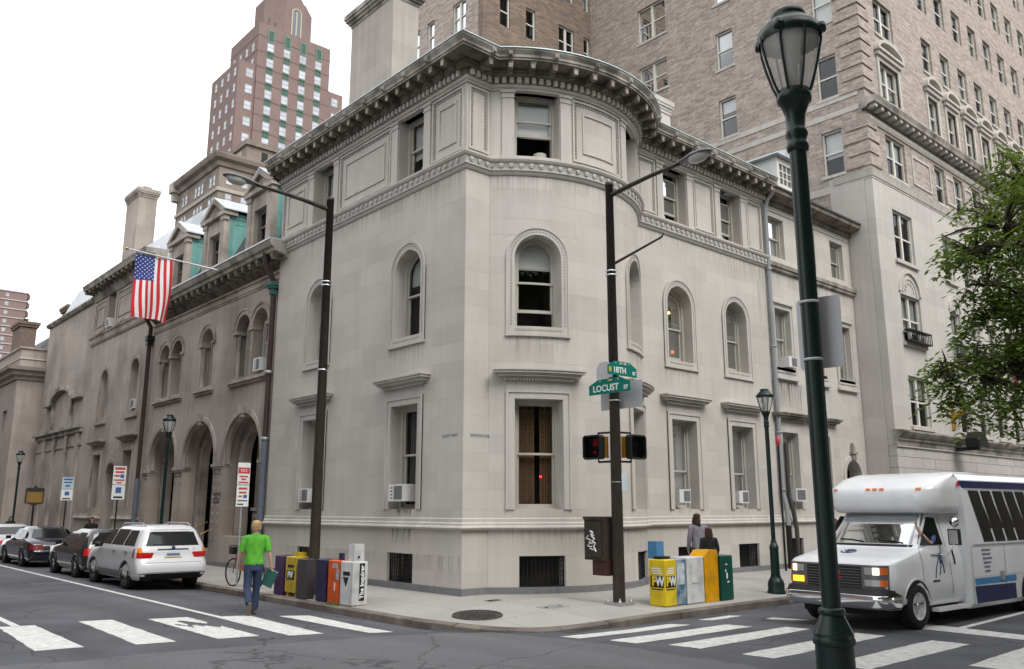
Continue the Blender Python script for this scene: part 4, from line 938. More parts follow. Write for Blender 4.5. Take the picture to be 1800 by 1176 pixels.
# rain pipes of the wing
PIPE = mat('dark_copper_pipe', (.055, .038, .034), .5, .2, 4)
k = MB(); k.tube([(-.45, 9.62, 9.7), (-.40, 9.60, 9.35), (-.10, 9.66, 8.9), (-.06, 9.66, 8.75), (-.06, 9.66, 3.9)], .085, 10); p_ = k.build('downspout', PIPE, wing)
k = MB(); k.box(-.22, .08, 9.51, 9.81, 8.62, 8.70); k.box(-.25, .11, 9.48, 9.84, 8.70, 8.82); k.box(-.17, .03, 9.56, 9.76, 8.42, 8.62); k.build('rain_head', mat('dark_verdigris', (.04, .12, .10), .7, .3, 5), p_)
k = MB(); k.tube([(-.06, 9.66, 3.9), (-.06, 9.66, 1.5), (-.06, 9.66, 0)], .10, 10); k.build('lower_pipe', mat('blue_grey_pipe', (.13, .15, .19), .6), p_)
for z in (5.95, 3.9): MB().lathe([(.09, -.05), (.12, -.05), (.12, .05), (.09, .05)], (-.06, 9.66, z), 12).build('pipe_band', GALV, p_)
k = MB(); k.tube([(-.4, 20.9, 9.7), (-.05, 20.95, 9.2), (-.05, 20.95, 3.0)], .085, 10); p_ = k.build('downspout', PIPE, wing)
k = MB(); k.box(-.2, .1, 20.8, 21.1, 8.62, 8.82); k.box(-.16, .06, 20.85, 21.05, 8.4, 8.62); k.build('rain_head', GRILLE, p_)
k = MB(); k.tube([(-.05, 20.95, 3.0), (-.05, 20.95, 0)], .10, 10); k.build('lower_pipe', mat('blue_grey_pipe', (.13, .15, .19), .6), p_)
aircon(FW, 10.72, 6.14, .5, .42, -.3, .1, 'white air conditioner in the arched upper window beside the left rain pipe', (.1, .6))

# ================================================================= far block of the institute
fb_ = thing('end_wing', 'brown stone end wing with two arched windows and small arched door', 'building', (.1, 25, 0), world=True)
FE = fac_x(.1); EU0, EU1 = 20.87, 29.88; EC = (22.92, 27.2)
ops = []
for u in EC: ops += [dict(uc=u, hw=.56, z0=1.85, z1=4.24), dict(uc=u, hw=.56, z0=5.96, z1=7.62 + .56, spring=7.62), dict(uc=u, hw=.56, z0=10.17, z1=11.88)]
ops.append(dict(uc=25.0, hw=.62, z0=.1, z1=3.2 + .62, spring=3.2))
wl_ = MB().box(1.4, 9, 20.9, 38.5, -.3, 12.2).build('wall', DARKROOM, fb_)
bl = ashlar(FE, EU0, EU1, courses([0, 1.36], .45), ops, 1.1) + ashlar(FE, EU0, EU1, courses([1.36, 1.85, 3.2, 3.82, 4.24, 5.96, 7.62, 8.18, 9.7], .42), ops, 1.1) + ashlar(FE, EU0, EU1, courses([9.7, 10.17, 11.88], .9), ops, 1.1)
place_blocks(bl, STONE_B, wl_, 150)
pe = [(.1, EU1), (.1, EU0)]
k = MB(); sweep(k, [(.1, EU1), (.1, 25.8)], [(-.1, 1.36), (.05, 1.36), (.11, 1.41), (.06, 1.455), (.03, 1.53), (.03, 1.60), (-.1, 1.62)]); sweep(k, [(.1, 24.2), (.1, EU0)], [(-.1, 1.36), (.05, 1.36), (.11, 1.41), (.06, 1.455), (.03, 1.53), (.03, 1.60), (-.1, 1.62)]); k.build('base_moulding', STONE_BT, fb_)
k = MB(); sweep(k, pe, [(-.1, 9.62), (.05, 9.66), (.10, 9.74), (.13, 9.93), (.20, 10.0), (.20, 10.04), (.05, 10.10), (-.1, 10.10)]); k.build('string_course', STONE_BT, fb_)
k = MB(); sweep(k, pe, [(-.1, 11.86), (.05, 11.88), (.12, 12.0), (.20, 12.16), (.24, 12.36), (.62, 12.36), (.66, 12.47), (.72, 12.58), (-.3, 12.64)]); ec = k.build('cornice', STONE_D, fb_)
for p, t, n in along(pe, .6, .2, .2):
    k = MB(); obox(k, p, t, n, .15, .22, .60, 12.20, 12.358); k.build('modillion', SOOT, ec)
for u in EC:
    k = MB(); ring(k, FE, outline(u, .56, 5.73, 8.18, 7.62, 16, grow=.18, growb=0), outline(u, .56, 5.73, 8.18, 7.62, 16), -.02, .03, closed=False); fbox(k, FE, u - .78, u + .78, 5.62, 5.72, -.02, .1); k.build('arch_surround', STONE_BT, fb_)
    k = MB(); ring(k, FE, outline(u, .56, 1.85, 4.24, grow=.18, growb=0), outline(u, .56, 1.85, 4.24), -.02, .03, closed=False); k.build('architrave', STONE_BT, fb_)
    hood(FE, fb_, u, .74, 4.86, STONE_BT); sash_window(FE, fb_, u, .56, 1.85, 4.24); sash_window(FE, fb_, u, .56, 5.96, 8.18, 7.62); sash_window(FE, fb_, u, .56, 10.17, 11.88)
for a, b in ((20.95, 22.2), (23.7, 26.4), (27.95, 29.8)):
    k = MB(); ring(k, FE, [(a, 10.2), (a, 11.8), (b, 11.8), (b, 10.2)], [(a + .1, 10.3), (a + .1, 11.7), (b - .1, 11.7), (b - .1, 10.3)], -.01, .035); ring(k, FE, [(a + .3, 10.5), (a + .3, 11.5), (b - .3, 11.5), (b - .3, 10.5)], [(a + .36, 10.56), (a + .36, 11.44), (b - .36, 11.44), (b - .36, 10.56)], -.01, .03); k.build('panel_frame', STONE_BT, fb_)
k = MB(); ring(k, FE, outline(25.0, .62, .1, 3.82, 3.2, 16, grow=.14, growb=0), outline(25.0, .62, .1, 3.82, 3.2, 16), -.02, .04, closed=False); fbox(k, FE, 24.88, 25.12, 3.8, 4.35, 0, .14); k.build('door_surround', STONE_BT, fb_)
k = MB(); fext(k, FE, outline(25.0, .62, .1, 3.82, 3.2), -.4, -.36); k.build('door', mat('dark_wood_door', (.03, .02, .015), .5), fb_)
aircon(FE, 27.0, 10.2, .55, .4, -.3, .2, 'air conditioner in the top window left of the flag', (.1, .9))
aircon(FE, 22.75, 5.98, .5, .4, -.3, .08, 'air conditioner in the arched window of the brown end wing', (.1, .9))
# blank end wall with a pedimented blind niche
be = thing('blank_end_house', 'windowless brown stone wall with ledge and blind arched panel', 'building', (.1, 34, 0), world=True)
wl_ = MB().box(.4, 9, 29.95, 38.7, -.3, 11.9).build('wall', STONE_B, be)
place_blocks(ashlar(FE, 29.9, 38.8, courses([0, 12.05], .46), [], 1.2, depth=.3), STONE_B, wl_, 150)
k = MB(); sweep(k, [(.1, 38.8), (.1, 29.9)], [(-.1, 11.95), (.12, 11.97), (.22, 12.08), (.22, 12.16), (-.1, 12.2)]); k.build('coping', STONE_D, be)
k = MB(); fbox(k, FE, 29.95, 38.8, 5.70, 5.86, -.02, .28); fbox(k, FE, 30.0, 38.7, 5.50, 5.70, -.02, .14); k.build('ledge', STONE_D, be)
k = MB()
for u in (30.6, 32.6, 34.9, 37.0):
    fbox(k, FE, u - .25, u + .25, .6, 5.50, -.02, .09)
k.build('pilaster_strips', STONE_BT, be, kind='stuff')
k = MB(); fbox(k, FE, 29.95, 38.8, 4.85, 4.95, -.02, .06); k.build('band', STONE_BT, be)
k = MB(); n = 14; oo = [(34.0 + 2.0 * math.cos(math.pi - math.pi * q / n), 7.35 + .75 * math.sin(math.pi * q / n)) for q in range(n + 1)]; ii = [(34.0 + 1.8 * math.cos(math.pi - math.pi * q / n), 7.30 + .6 * math.sin(math.pi * q / n)) for q in range(n + 1)]
ring(k, FE, oo, ii, -.02, .25, closed=False); fbox(k, FE, 30.5, 32.1, 7.25, 7.42, -.02, .25); fbox(k, FE, 35.9, 37.4, 7.25, 7.42, -.02, .25)
fbox(k, FE, 32.1, 32.4, 5.86, 7.25, -.02, .12); fbox(k, FE, 35.6, 35.9, 5.86, 7.25, -.02, .12); k.build('blind_niche', STONE_D, be)
MB().add([(.45, 21.5, 12.6), (.45, 38.6, 12.2), (.8, 36.4, 13.85), (.8, 21.5, 13.9), (2.2, 36.0, 15.2), (2.2, 21.5, 15.2), (6, 21.5, 15.6), (6, 35.2, 15.6), (6, 38.6, 12.2), (.45, 21.5, 12.0)], [(0, 1, 2, 3), (3, 2, 4, 5), (5, 4, 7, 6), (1, 8, 7, 4, 2), (0, 3, 5, 6, 9)]).build('roof', LEADROOF, be)
# neighbouring house beyond
nb = thing('corniced_house', 'brown stone house with balustraded cornice and slate roof at the far left', 'building', (0, 50, 0), world=True)
STONE_N = mat('house_stone', (.36, .315, .28), .9, .08, 1.2, island=.06, streak=.2)
FNy, FNx = fac_y(39.3), fac_x(-1.15); NX1 = 2.0
wl_ = MB().box(-.85, 8, 39.6, 62, -.3, 9.6).build('wall', STONE_N, nb)
no = [dict(uc=u, hw=.5, z0=a, z1=b) for u in (41.6, 45.2, 48.8, 52.4) for a, b in ((1.6, 3.9), (5.2, 7.4))]
place_blocks(ashlar(FNy, -1.15, NX1, courses([0, 9.0], .5), [], 1.3, depth=.3) + ashlar(FNx, 39.3, 60, courses([0, 1.6, 3.9, 5.2, 7.4, 9.0], .5), no, 1.3, depth=.3), STONE_N, wl_, 200)
for o in no: sash_window(FNx, nb, o['uc'], o['hw'], o['z0'], o['z1'], d=-.2)
pn = [(-1.15, 60), (-1.15, 39.3), (4, 39.3)]
k = MB(); sweep(k, pn, [(-.1, 9.0), (.1, 9.0), (.15, 9.15), (.35, 9.25), (.40, 9.45), (.6, 9.5), (.66, 9.68), (-.1, 9.72)]); k.build('cornice', STONE_N, nb)
k = MB(); sweep(k, [(-1.0, 60), (-1.0, 39.45), (4, 39.45)], [(-.2, 9.7), (.1, 9.7), (.1, 10.15), (.16, 10.2), (.1, 10.3), (.1, 10.75), (.2, 10.8), (.2, 10.9), (-.2, 10.9)]); k.build('parapet', STONE_N, nb)
MB().add([(.3, 40.5, 10.7), (.3, 58, 10.7), (1.9, 56, 13.0), (1.9, 42, 13.0), (7, 42, 13.1), (7, 56, 13.1), (7, 40.5, 10.7)], [(0, 1, 2, 3), (3, 2, 5, 4), (0, 3, 4, 6)]).build('roof', SLATE, nb)
BRK = mat('old_chimney_brick', (.16, .12, .10), .95, .25, 6)
for (x, y, w, l, z, lab) in ((-.3, 44.5, .9, 2.2, 13.4, 'low dark brick chimney on the far left roof nearest the street'), (1.6, 41.5, .9, 1.5, 14.2, 'brick chimney on slate roof against the sky above the far left house')):
    t = thing('brick_chimney', lab, 'chimney', (x, y, 10.7), world=True); MB().box(x, x + w, y, y + l, 10.7, z - .35).build('stack', BRK, t)
    k = MB(); k.box(x - .1, x + w + .1, y - .1, y + l + .1, z - .35, z - .2); k.box(x - .16, x + w + .16, y - .16, y + l + .16, z - .199, z - .02); k.build('cap', BRK, t); MB().lathe([(.12, 0), (.12, .3), (.16, .3), (.16, .36)], (x + w / 2, y + l / 2, z - .02), 10).build('pot', BRK, t)
# ================================================================= tall brick hotel on the right
hot = thing('brick_hotel', 'tall pinkish-brown brick hotel with pale stone lower storeys, right of the corner house', 'building', (18.8, -1.1, 0), world=True)
BRICK = brickmat('hotel_brick', (.45, .375, .32), (.27, .225, .20), (.40, .365, .34), 1.0, var=.34)
BRICK2 = brickmat('hotel_brick_brown', (.28, .20, .145), (.15, .118, .10), (.21, .18, .155), 1.0, var=.28)
STONE_H = mat('hotel_limestone', (.50, .475, .44), .85, .05, .8, island=.05, streak=.08)
STONE_HT = mat('hotel_limestone_trim', (.52, .49, .45), .85, .06, 1.2, streak=.15)
HX, HY, HT = 18.8, -1.1, 46.0
FH, FS = fac_y(HY), fac_x(HX)
def wall_open(fac, u0, u1, marks, ops, m, parent, depth=.35, name='wall'):
    k = MB()
    for _, b in ashlar(fac, u0, u1, marks, ops, 200, depth, 0.0, jit=0): k.add(b.v, b.f)
    return k.build(name, m, parent)
fc = [(21.15, .86)] + [(u, .52) for u in (25.42, 27.45, 29.5, 31.5, 33.5, 35.5, 37.5, 39.5, 41.5, 43.5)]
T_stone = [(4.82, 6.72), (8.0, 9.9), (11.25, 13.3)]
T_brick = [(14.72, 16.45), (18.0, 19.65), (20.9, 22.55), (24.0, 25.65), (27.05, 28.7), (30.1, 31.75), (33.2, 34.8), (36.3, 37.9), (39.4, 41.0), (42.4, 44.0)]
FCOLS_S = [c for c in fc if c[0] < 36]
os_ = [dict(uc=u, hw=h, z0=a, z1=b) for u, h in FCOLS_S for a, b in T_stone]
ob_ = [dict(uc=u, hw=h, z0=a, z1=b) for u, h in fc for a, b in T_brick]
zz = [4.55]
for a, b in T_stone: zz += [a, b]
wl_ = MB().box(HX + .8, 50, HY + .8, 24, -.3, HT - .5).build('core', DARKROOM, hot)
sw = MB().box(HX + .5, 50, HY + .4, HY + .5, -.3, 4.0).build('stone_front', STONE_H, hot)
bl = ashlar(FH, HX, 50, courses(zz + [14.55], .62), os_, 1.25, depth=.3)
place_blocks(bl, STONE_H, sw, 190)
bl = ashlar(FH, HX, 50, courses([.1, 4.05], .40), [], 1.0, depth=.3, gap=.006, jit=.004) + ashlar(fac_x(HX - .015), HY + .31, .6, courses([0, 14.55], .62), [], 1.1, depth=.3)
place_blocks(bl, STONE_H, sw, 100, 'base_block')
bz = [14.55]
for a, b in T_brick: bz += [a, b]
wall_open(FH, HX, 50, bz + [HT], ob_, BRICK, hot, name='brick_front')
# front mouldings
MB().add(*_fb(FH, HX + .002, 50, 4.052, 4.548, -.3, -.004)).build('frieze_course', STONE_H, hot)
ph = [(HX, .4), (HX, HY), (50, HY)]; pf = [(HX - .02, HY), (50, HY)]
k = MB(); sweep(k, pf, [(-.1, 4.05), (.03, 4.05), (.05, 4.2), (.12, 4.25), (.12, 4.34), (.25, 4.42), (.32, 4.52), (.32, 4.58), (-.1, 4.62)]); k.build('lower_ledge', STONE_D, hot)
k = MB(); sweep(k, pf, [(-.1, 4.0), (.06, 4.0), (.06, 4.04), (-.1, 4.045)]); k.build('ledge_line', STONE_HT, hot)
k = MB(); sweep(k, ph, [(-.1, 14.2), (.02, 14.2), (.02, 14.26), (.05, 14.28), (.09, 14.45), (.12, 14.55), (-.1, 14.6)]); k.build('stone_cap', STONE_HT, hot)
k = MB(); sweep(k, pf, [(-.1, 16.55), (.05, 16.55), (.10, 16.65), (.10, 16.78), (.02, 16.8), (-.1, 16.8)]); k.build('architrave_band', STONE_HT, hot)
k = MB(); sweep(k, [(HX - .25, HY), (50, HY)], [(-.1, 16.95), (.12, 16.98), (.2, 17.08), (.48, 17.12), (.5, 17.22), (.56, 17.36), (-.1, 17.42)]); hc = k.build('upper_cornice', STONE_D, hot)
for p, t, n in along([(HX - .1, HY), (44, HY)], .55, .1, .1):
    k = MB(); obox(k, p, t, n, .2, .1, .42, 16.97, 17.10); k.build('modillion', STONE_HT, hc)
k = MB(); fbox(k, FS, HY + .25, 13.2, 17.72, 17.95, -.02, .03); k.build('stone_band', STONE_HT, hot)
k = MB(); fbox(k, FS, HY + .25, 13.2, 17.12, 17.34, -.02, .03); k.build('stone_band', STONE_HT, hot)
k = MB(); fbox(k, FS, .6, 13.2, 14.0, 14.3, -.02, .03); k.build('stone_band', STONE_HT, hot)
# brick quoins wrapping the corner
for i in range(58):
    z = 14.72 + i * .53
    if 16.45 < z < 17.5 or z > 45: continue
    w = .82 if i % 2 else .98; k = MB()
    k.box(HX - .06, HX + .001, HY - .06, HY + w, z, z + .42); k.box(HX + .001, HX + w * .9, HY - .06, HY + .001, z, z + .42); k.build('quoin', BRICK, hot)
# side wall facing the corner house
so = []
def sidew(u, h, rows): return [dict(uc=u, hw=h, z0=a, z1=b) for a, b in rows]
r1 = [(14.75, 16.6), (18.02, 19.85), (21.35, 23.15), (24.65, 26.45), (27.95, 29.75), (31.25, 33.0), (34.5, 36.3), (37.8, 39.6)]
so += sidew(.36, .43, r1) + sidew(5.06, .44, r1[1:]) + sidew(9.15, .86, [(21.75, 23.3), (24.65, 26.5), (27.95, 29.75), (31.25, 33.0), (34.5, 36.3)])
ms = sorted(set([14.3, HT, 10.0] + [z for o in so for z in (o['z0'], o['z1'])]))
wall_open(FS, HY + .36, 13.2, ms, so, BRICK, hot, name='brick_side')
for q, o in enumerate(so):
    far_window(FS, hot, o['uc'], o['hw'], o['z0'], o['z1'], d=-.14, paint=SASH_W, blind=(.55, 0, 1.0, .3, .5)[q % 5], mull=o['hw'] > .6, pane=PANE)
    k = MB(); fbox(k, FS, o['uc'] - o['hw'] - .08, o['uc'] + o['hw'] + .08, o['z0'] - .12, o['z0'] - .002, -.1, .05); k.build('sill', STONE_HT, hot)
# front windows
for q, o in enumerate(os_ + ob_):
    w = far_window(FH, hot, o['uc'], o['hw'], o['z0'], o['z1'], d=-.14, paint=SASH_W, blind=(.4, .7, 0, .5, .9, .2, .6)[q % 7], mull=o['hw'] > .6, pane=PANE)
    if o['z0'] < 14:
        k = MB(); fbox(k, FH, o['uc'] - o['hw'] - .14, o['uc'] + o['hw'] + .14, o['z0'] - .14, o['z0'] - .002, -.1, .10); k.build('sill', STONE_HT, w)
    elif o['z0'] < 22:
        k = MB(); fbox(k, FH, o['uc'] - o['hw'] - .06, o['uc'] + o['hw'] + .06, o['z0'] - .10, o['z0'] - .002, -.1, .06); k.build('sill', STONE_HT, w)
for u, h in FCOLS_S[:6]:
    # arched tympanum over the second tier, low iron balcony rail in front
    k = MB(); z = 9.98; n = 12; oo = [(u + (h + .12) * math.cos(math.pi - math.pi * q / n), z + (h + .12) * math.sin(math.pi * q / n)) for q in range(n + 1)]; ii = [(u + (h - .03) * math.cos(math.pi - math.pi * q / n), z + (h - .03) * math.sin(math.pi * q / n)) for q in range(n + 1)]
    ring(k, FH, oo, ii, -.02, .07, closed=False); jj = [(u + (h - .2) * math.cos(math.pi - math.pi * q / n), z + (h - .2) * math.sin(math.pi * q / n)) for q in range(n + 1)]; j2 = [(u + (h - .27) * math.cos(math.pi - math.pi * q / n), z + (h - .27) * math.sin(math.pi * q / n)) for q in range(n + 1)]
    ring(k, FH, jj, j2, -.02, .03, closed=False); t_ = k.build('tympanum', STONE_HT, hot)
    k = MB()
    for q in range(7): a = math.pi * (q + .5) / 7; fbox(k, FH, u + (h * .45) * math.cos(a) - .04, u + (h * .45) * math.cos(a) + .04, z + .05 + h * .45 * math.sin(a) - .04, z + .05 + h * .45 * math.sin(a) + .05, -.01, .035)
    k.build('carving', STONE_HT, t_, kind='stuff')
    k = MB(); fbox(k, FH, u - h - .1, u + h + .1, 8.42, 8.46, .05, .30); fbox(k, FH, u - h - .1, u + h + .1, 8.0, 8.04, .05, .30)
    for q in range(int(h * 16)): ua = u - h - .08 + (2 * h + .16) * q / (int(h * 16) - 1); fbox(k, FH, ua - .012, ua + .012, 8.04, 8.42, .27, .295)
    k.build('balcony_rail', GRILLE, hot)
# stone window cases with segmental pediments above the upper cornice
for q, (u, h) in enumerate(fc):
    k = MB(); ring(k, FH, outline(u, h, 17.45, 19.65, grow=.16, growb=0), outline(u, h, 17.45, 19.65), -.05, .06, closed=False); fbox(k, FH, u - h - .16, u + h + .16, 17.45, 17.95, -.05, .05)
    fbox(k, FH, u - h - .22, u + h + .22, 19.82, 20.0, -.05, .16); fbox(k, FH, u - h - .30, u + h + .30, 20.0, 20.1, -.05, .24); k.build('window_case', STONE_HT, hot)
    k = MB(); n = 10; R0 = h + .30
    oo = [(u + R0 * math.cos(math.pi - math.pi * i / n), 20.1 + .52 * math.sin(math.pi * i / n)) for i in range(n + 1)]; ii = [(u + (R0 - .14) * math.cos(math.pi - math.pi * i / n), 20.1 + .38 * math.sin(math.pi * i / n)) for i in range(n + 1)]
    ring(k, FH, oo, ii, -.05, .24, closed=False); fext(k, FH, ii, -.05, .06); k.build('pediment', STONE_HT, hot)
    if q > 0:
        k = MB(); a = (fc[q - 1][0] + fc[q - 1][1] + u - h) / 2; ww = .45 if q > 1 else .9
        ring(k, FH, [(a - ww, 14.9), (a - ww, 16.2), (a + ww, 16.2), (a + ww, 14.9)], [(a - ww + .1, 15.0), (a - ww + .1, 16.1), (a + ww - .1, 16.1), (a + ww - .1, 15.0)], -.02, .04); k.build('panel_frame', STONE_HT, hot)
# rear wing in browner brick
FB_, FL_ = fac_y(13.2), fac_x(11.31)
wo = []
rr = [(21.5, 23.1), (24.65, 26.3), (27.9, 29.5), (31.1, 32.7), (34.3, 35.9), (37.5, 39.1)]
for u, h in ((12.68, .32), (14.38, .32), (16.9, .55), (18.42, .22)): wo += sidew(u, h, rr)
wall_open(FB_, 11.31, 18.8, sorted(set([10, HT] + [z for o in wo for z in (o['z0'], o['z1'])])), wo, BRICK2, hot, name='rear_wing_front')
for q, o in enumerate(wo): far_window(FB_, hot, o['uc'], o['hw'], o['z0'], o['z1'], d=-.12, blind=(.5, 0, .8)[q % 3], mull=o['hw'] > .5, pane=PANE)
wo = []
for u, h in ((15.05, .52), (17.4, .3), (18.7, .3)): wo += sidew(u, h, rr)
wall_open(FL_, 13.56, 20.5, sorted(set([10, HT] + [z for o in wo for z in (o['z0'], o['z1'])])), wo, BRICK, hot, name='rear_wing_side')
for q, o in enumerate(wo): far_window(FL_, hot, o['uc'], o['hw'], o['z0'], o['z1'], d=-.12, blind=(.9, .2, .8)[q % 3], mull=o['hw'] > .5, pane=PANE)
MB().box(12.2, 18.6, 14, 20.4, 5, HT - .5).build('rear_core', DARKROOM, hot)
# bracketed canopy lamp and flag pole on the hotel front
t = thing('wall_lamp', 'black hooded wall lamp on the hotel ledge under the tree branch', 'lamp', (24.2, HY - .3, 4.3), world=True)
MB().add(*_fb(FH, 23.75, 24.05, 4.05, 4.16, .1, .9)).build('bracket', GRILLE, t); MB().prism([(23.6, 4.16), (24.5, 4.16), (24.5, 4.45), (24.2, 4.75), (23.85, 4.75), (23.6, 4.5)], lambda u, z: FH(u, z, .55), lambda u, z: FH(u, z, 1.05)).build('hood', GRILLE, t)
BRASS2 = mat('gilt_bracket', (.55, .33, .06), .35, .1, 4, metal=.7)
t = thing('flag_pole', 'slanting dark flag pole on gilt bracket with furled red and white flag', 'flag pole', (24.0, HY, 5.3), world=True)
MB().tube([FH(24.0, 5.35, .05), FH(24.05, 5.65, .45)], .12, 8).build('bracket', BRASS2, t)
MB().add(*_fb(FH, 23.85, 24.15, 4.9, 5.75, 0, .06)).build('wall_plate', BRASS2, t)
MB().tube([FH(24.05, 5.62, .42), FH(24.6, 7.55, 2.6)], [.05, .035], 8).build('pole', GRILLE, t)
k = MB()
for i in range(5): fbox(k, FH, 24.50 + i * .05, 24.545 + i * .05, 6.3 - .05 * i, 7.3, 2.2, 2.26 + .03 * (i % 2))
k.build('flag', mat('furled_red_flag', (.45, .05, .05), .8), t)

# ================================================================= far towers
PANE_S = mat('bright_far_pane', (.46, .48, .52), .15, .35, .4, spec=.7)
FARFR = mat('far_window_frame', (.33, .32, .31), .6, .1)
def simple_windows(fac, parent, specs, m, d=.03, frame=None):
    """far windows too small for sashes: sunk pane with a frame and a rail"""
    for u, h, a, b in specs:
        k = MB(); ring(k, fac, outline(u, h, a, b), outline(u, h - .12, a + .12, b - .12), -.05, .06); fbox(k, fac, u - h, u + h, (a + b) / 2 - .06, (a + b) / 2 + .06, 0, .05); w = k.build('window', frame or FARFR, parent)
        MB().add(*_fb(fac, u - h + .1, u + h - .1, a + .1, b - .1, -.05, .02)).build('pane', m, w)
rt = thing('red_brick_tower', 'stepped red brick apartment tower with green spandrels and octagonal top', 'building', (60, 152, 0), world=True)
RB = mat('tower_brick', (.225, .160, .145), .9, .08, .35, streak=.05); RBD = mat('tower_brick_dark', (.18, .125, .115), .9, .1, .3)
GSP = mat('green_spandrel', (.05, .105, .075), .6, .15, 1.0); GSP2 = mat('green_spandrel_light', (.13, .20, .16), .6, .1, 1.0)
MB().box(56, 82, 152.4, 167, 0, 99).build('lower_block', RB, rt); MB().box(60, 78, 152.0, 167.2, 0, 109.6).build('upper_block', RB, rt)
F1, F2, F3 = fac_y(152.0), fac_y(152.4), fac_x(56)
for i in range(14):
    z = 108.0 - 3.85 * i
    k = MB(); k.box(59.95, 78.05, 151.95, 167.25, z - 1.6, z - 1.35); k.build('brick_band', RBD, rt)
rows = [104.0 - 3.85 * i for i in range(11)]
for u in (63.0, 67.0, 71.0, 75.0):
    simple_windows(F1, rt, [(u, .85, z - .8, z + 1.3) for z in rows], PANE_S)
    for z in rows:
        k = MB(); fbox(k, F1, u - .8, u + .8, z - 2.55, z - .82, 0, .05); s_ = k.build('spandrel', GSP, rt); k = MB()
        for q in range(4): fbox(k, F1, u - .72 + q * .42, u - .62 + q * .42, z - 2.45, z - .9, .05, .10)
        k.build('rib', GSP2, s_, kind='stuff')
    k = MB(); fbox(k, F1, u - .8, u + .8, 105.4, 108.6, 0, .06); k.build('crown_panel', GSP, rt)
    k = MB(); ring(k, F1, outline(u, .8, 105.4, 108.6), outline(u, .55, 105.7, 108.2), .05, .12); k.build('crown_frame', GSP2, rt)
simple_windows(F2, rt, [(u, .85, z - .8, z + 1.3) for u in (58.6, 79.9) for z in rows[2:]], PANE_S)
simple_windows(F3, rt, [(u, .6, z - .8, z + 1.3) for u in (153.9, 157.4, 160.8, 164.2) for z in rows[2:]], PANE_S)
simple_windows(fac_x(60), rt, [(u, .6, z - .8, z + 1.3) for u in (154.5, 157.8, 161.2, 164.6) for z in rows[:2]], PANE_S)
c8 = [(69.4 + 6.6 * math.cos(math.pi / 8 + math.pi / 4 * i), 160 + 6.6 * math.sin(math.pi / 8 + math.pi / 4 * i)) for i in range(8)]
k = MB(); k.prism(c8, lambda x, y: (x, y, 108), lambda x, y: (x, y, 119.6)); k.prism([(69.4 + (a - 69.4) * .8, 160 + (b - 160) * .8) for a, b in c8], lambda x, y: (x, y, 119.6), lambda x, y: (x, y, 121.5)); oc = k.build('octagon_top', RB, rt)
FO = fac_y(160 - 6.6 * math.cos(math.pi / 8)); k = MB(); ring(k, FO, outline(69.8, 1.0, 110.5, 117.5, 116.5, grow=.3, growb=0), outline(69.8, 1.0, 110.5, 117.5, 116.5), -.1, .15, closed=False); fbox(k, FO, 69.65, 69.95, 110.5, 117, -.05, .1); k.build('tall_window_frame', mat('tower_limestone', (.45, .40, .33), .9), rt)
k = MB(); fext(k, FO, outline(69.8, 1.0, 110.5, 117.5, 116.5), -.1, .03); k.build('tall_window', mat('grey_glass', (.12, .13, .15), .2, spec=.7), rt)
for (x, z) in ((62.5, 111.2), (64.0, 110.8)):
    k = MB(); k.lathe([(.001, 0), (.35, .08), (.6, .3)], (x, 152.6, z), 12); k.build('dish', SASH_W, rt); MB().tube([(x, 152.6, 109.4), (x, 152.6, z + .1)], .06, 6).build('dish_mast', GRILLE, rt)
bt = thing('brown_stone_tower', 'sooty brown stone apartment block with heavy cornice behind the dormers', 'building', (38, 112.5, 0), world=True)
SB = mat('sooty_brown_brick', (.24, .20, .165), .9, .12, .5, dark=(.13, .11, .095), darkscale=.3, darkamt=.7); SBL = mat('pale_stone_band', (.42, .38, .33), .9, .1, .6)
MB().box(38, 60, 112.5, 131, 0, 57).build('block', SB, bt)
k = MB(); sweep(k, [(38, 131), (38, 112.5), (60, 112.5)], [(-.2, 56), (.3, 56.2), (.5, 56.9), (1.1, 57.3), (1.3, 57.9), (1.3, 58.2), (-.2, 58.3)]); k.build('cornice', SB, bt)
k = MB(); sweep(k, [(38, 131), (38, 112.5), (60, 112.5)], [(-.1, 51.9), (.25, 51.95), (.3, 52.5), (-.1, 52.6)]); k.build('pale_band', SBL, bt)
k = MB(); k.box(36.6, 38.2, 129.8, 131.5, 56.4, 58.2); k.box(37.0, 38.2, 130.2, 131.2, 54.9, 56.4); k.build('corner_bracket', SBL, bt)
MB().box(43, 52, 114, 128, 57, 61.8).build('attic', SB, bt); MB().box(42.6, 52.4, 113.6, 128.4, 61.8, 62.7).build('attic_cap', SB, bt)
MB().add(*_fb(fac_y(114), 45.6, 46.7, 58.9, 61.2, 0, .04)).build('attic_window', GRILLE, bt)
MB().add(*_fb(fac_x(43), 116, 120, 58.6, 61.4, 0, .04)).build('attic_panel', SBL, bt)
simple_windows(fac_y(112.5), bt, [(u, .55, z, z + 1.9) for u in (39.7, 42.35, 45.2, 48) for z in (53.3, 49.9, 46.5, 43.1)], PANE_S)
simple_windows(fac_x(38), bt, [(u, .5, z, z + 1.9) for u in (114.4, 115.8, 119.3, 120.7, 122.1, 126.3, 127.7) for z in (53.2, 49.4, 46.0, 42.6)], PANE_S)
ft = thing('banded_tower', 'distant red tower block striped by pale floor bands at the left edge', 'building', (36, 250, 0), world=True)
MB().box(20, 39.4, 250, 262, 0, 61.8).build('block', mat('far_red_brick', (.235, .165, .155), .9, .06, .2), ft)
for i in range(12): 
    z = 61.6 - i * 2.5; k = MB(); k.box(19.9, 39.9, 249.8, 262.1, z - .12, z + .12); k.build('floor_band', mat('far_concrete', (.5, .46, .44), .9), ft)
    k = MB(); k.box(39.4, 40.4, 251, 260, z - 1.3, z - .1); k.build('balcony', mat('far_red_brick', (.235, .165, .155), .9, .06, .2), ft)
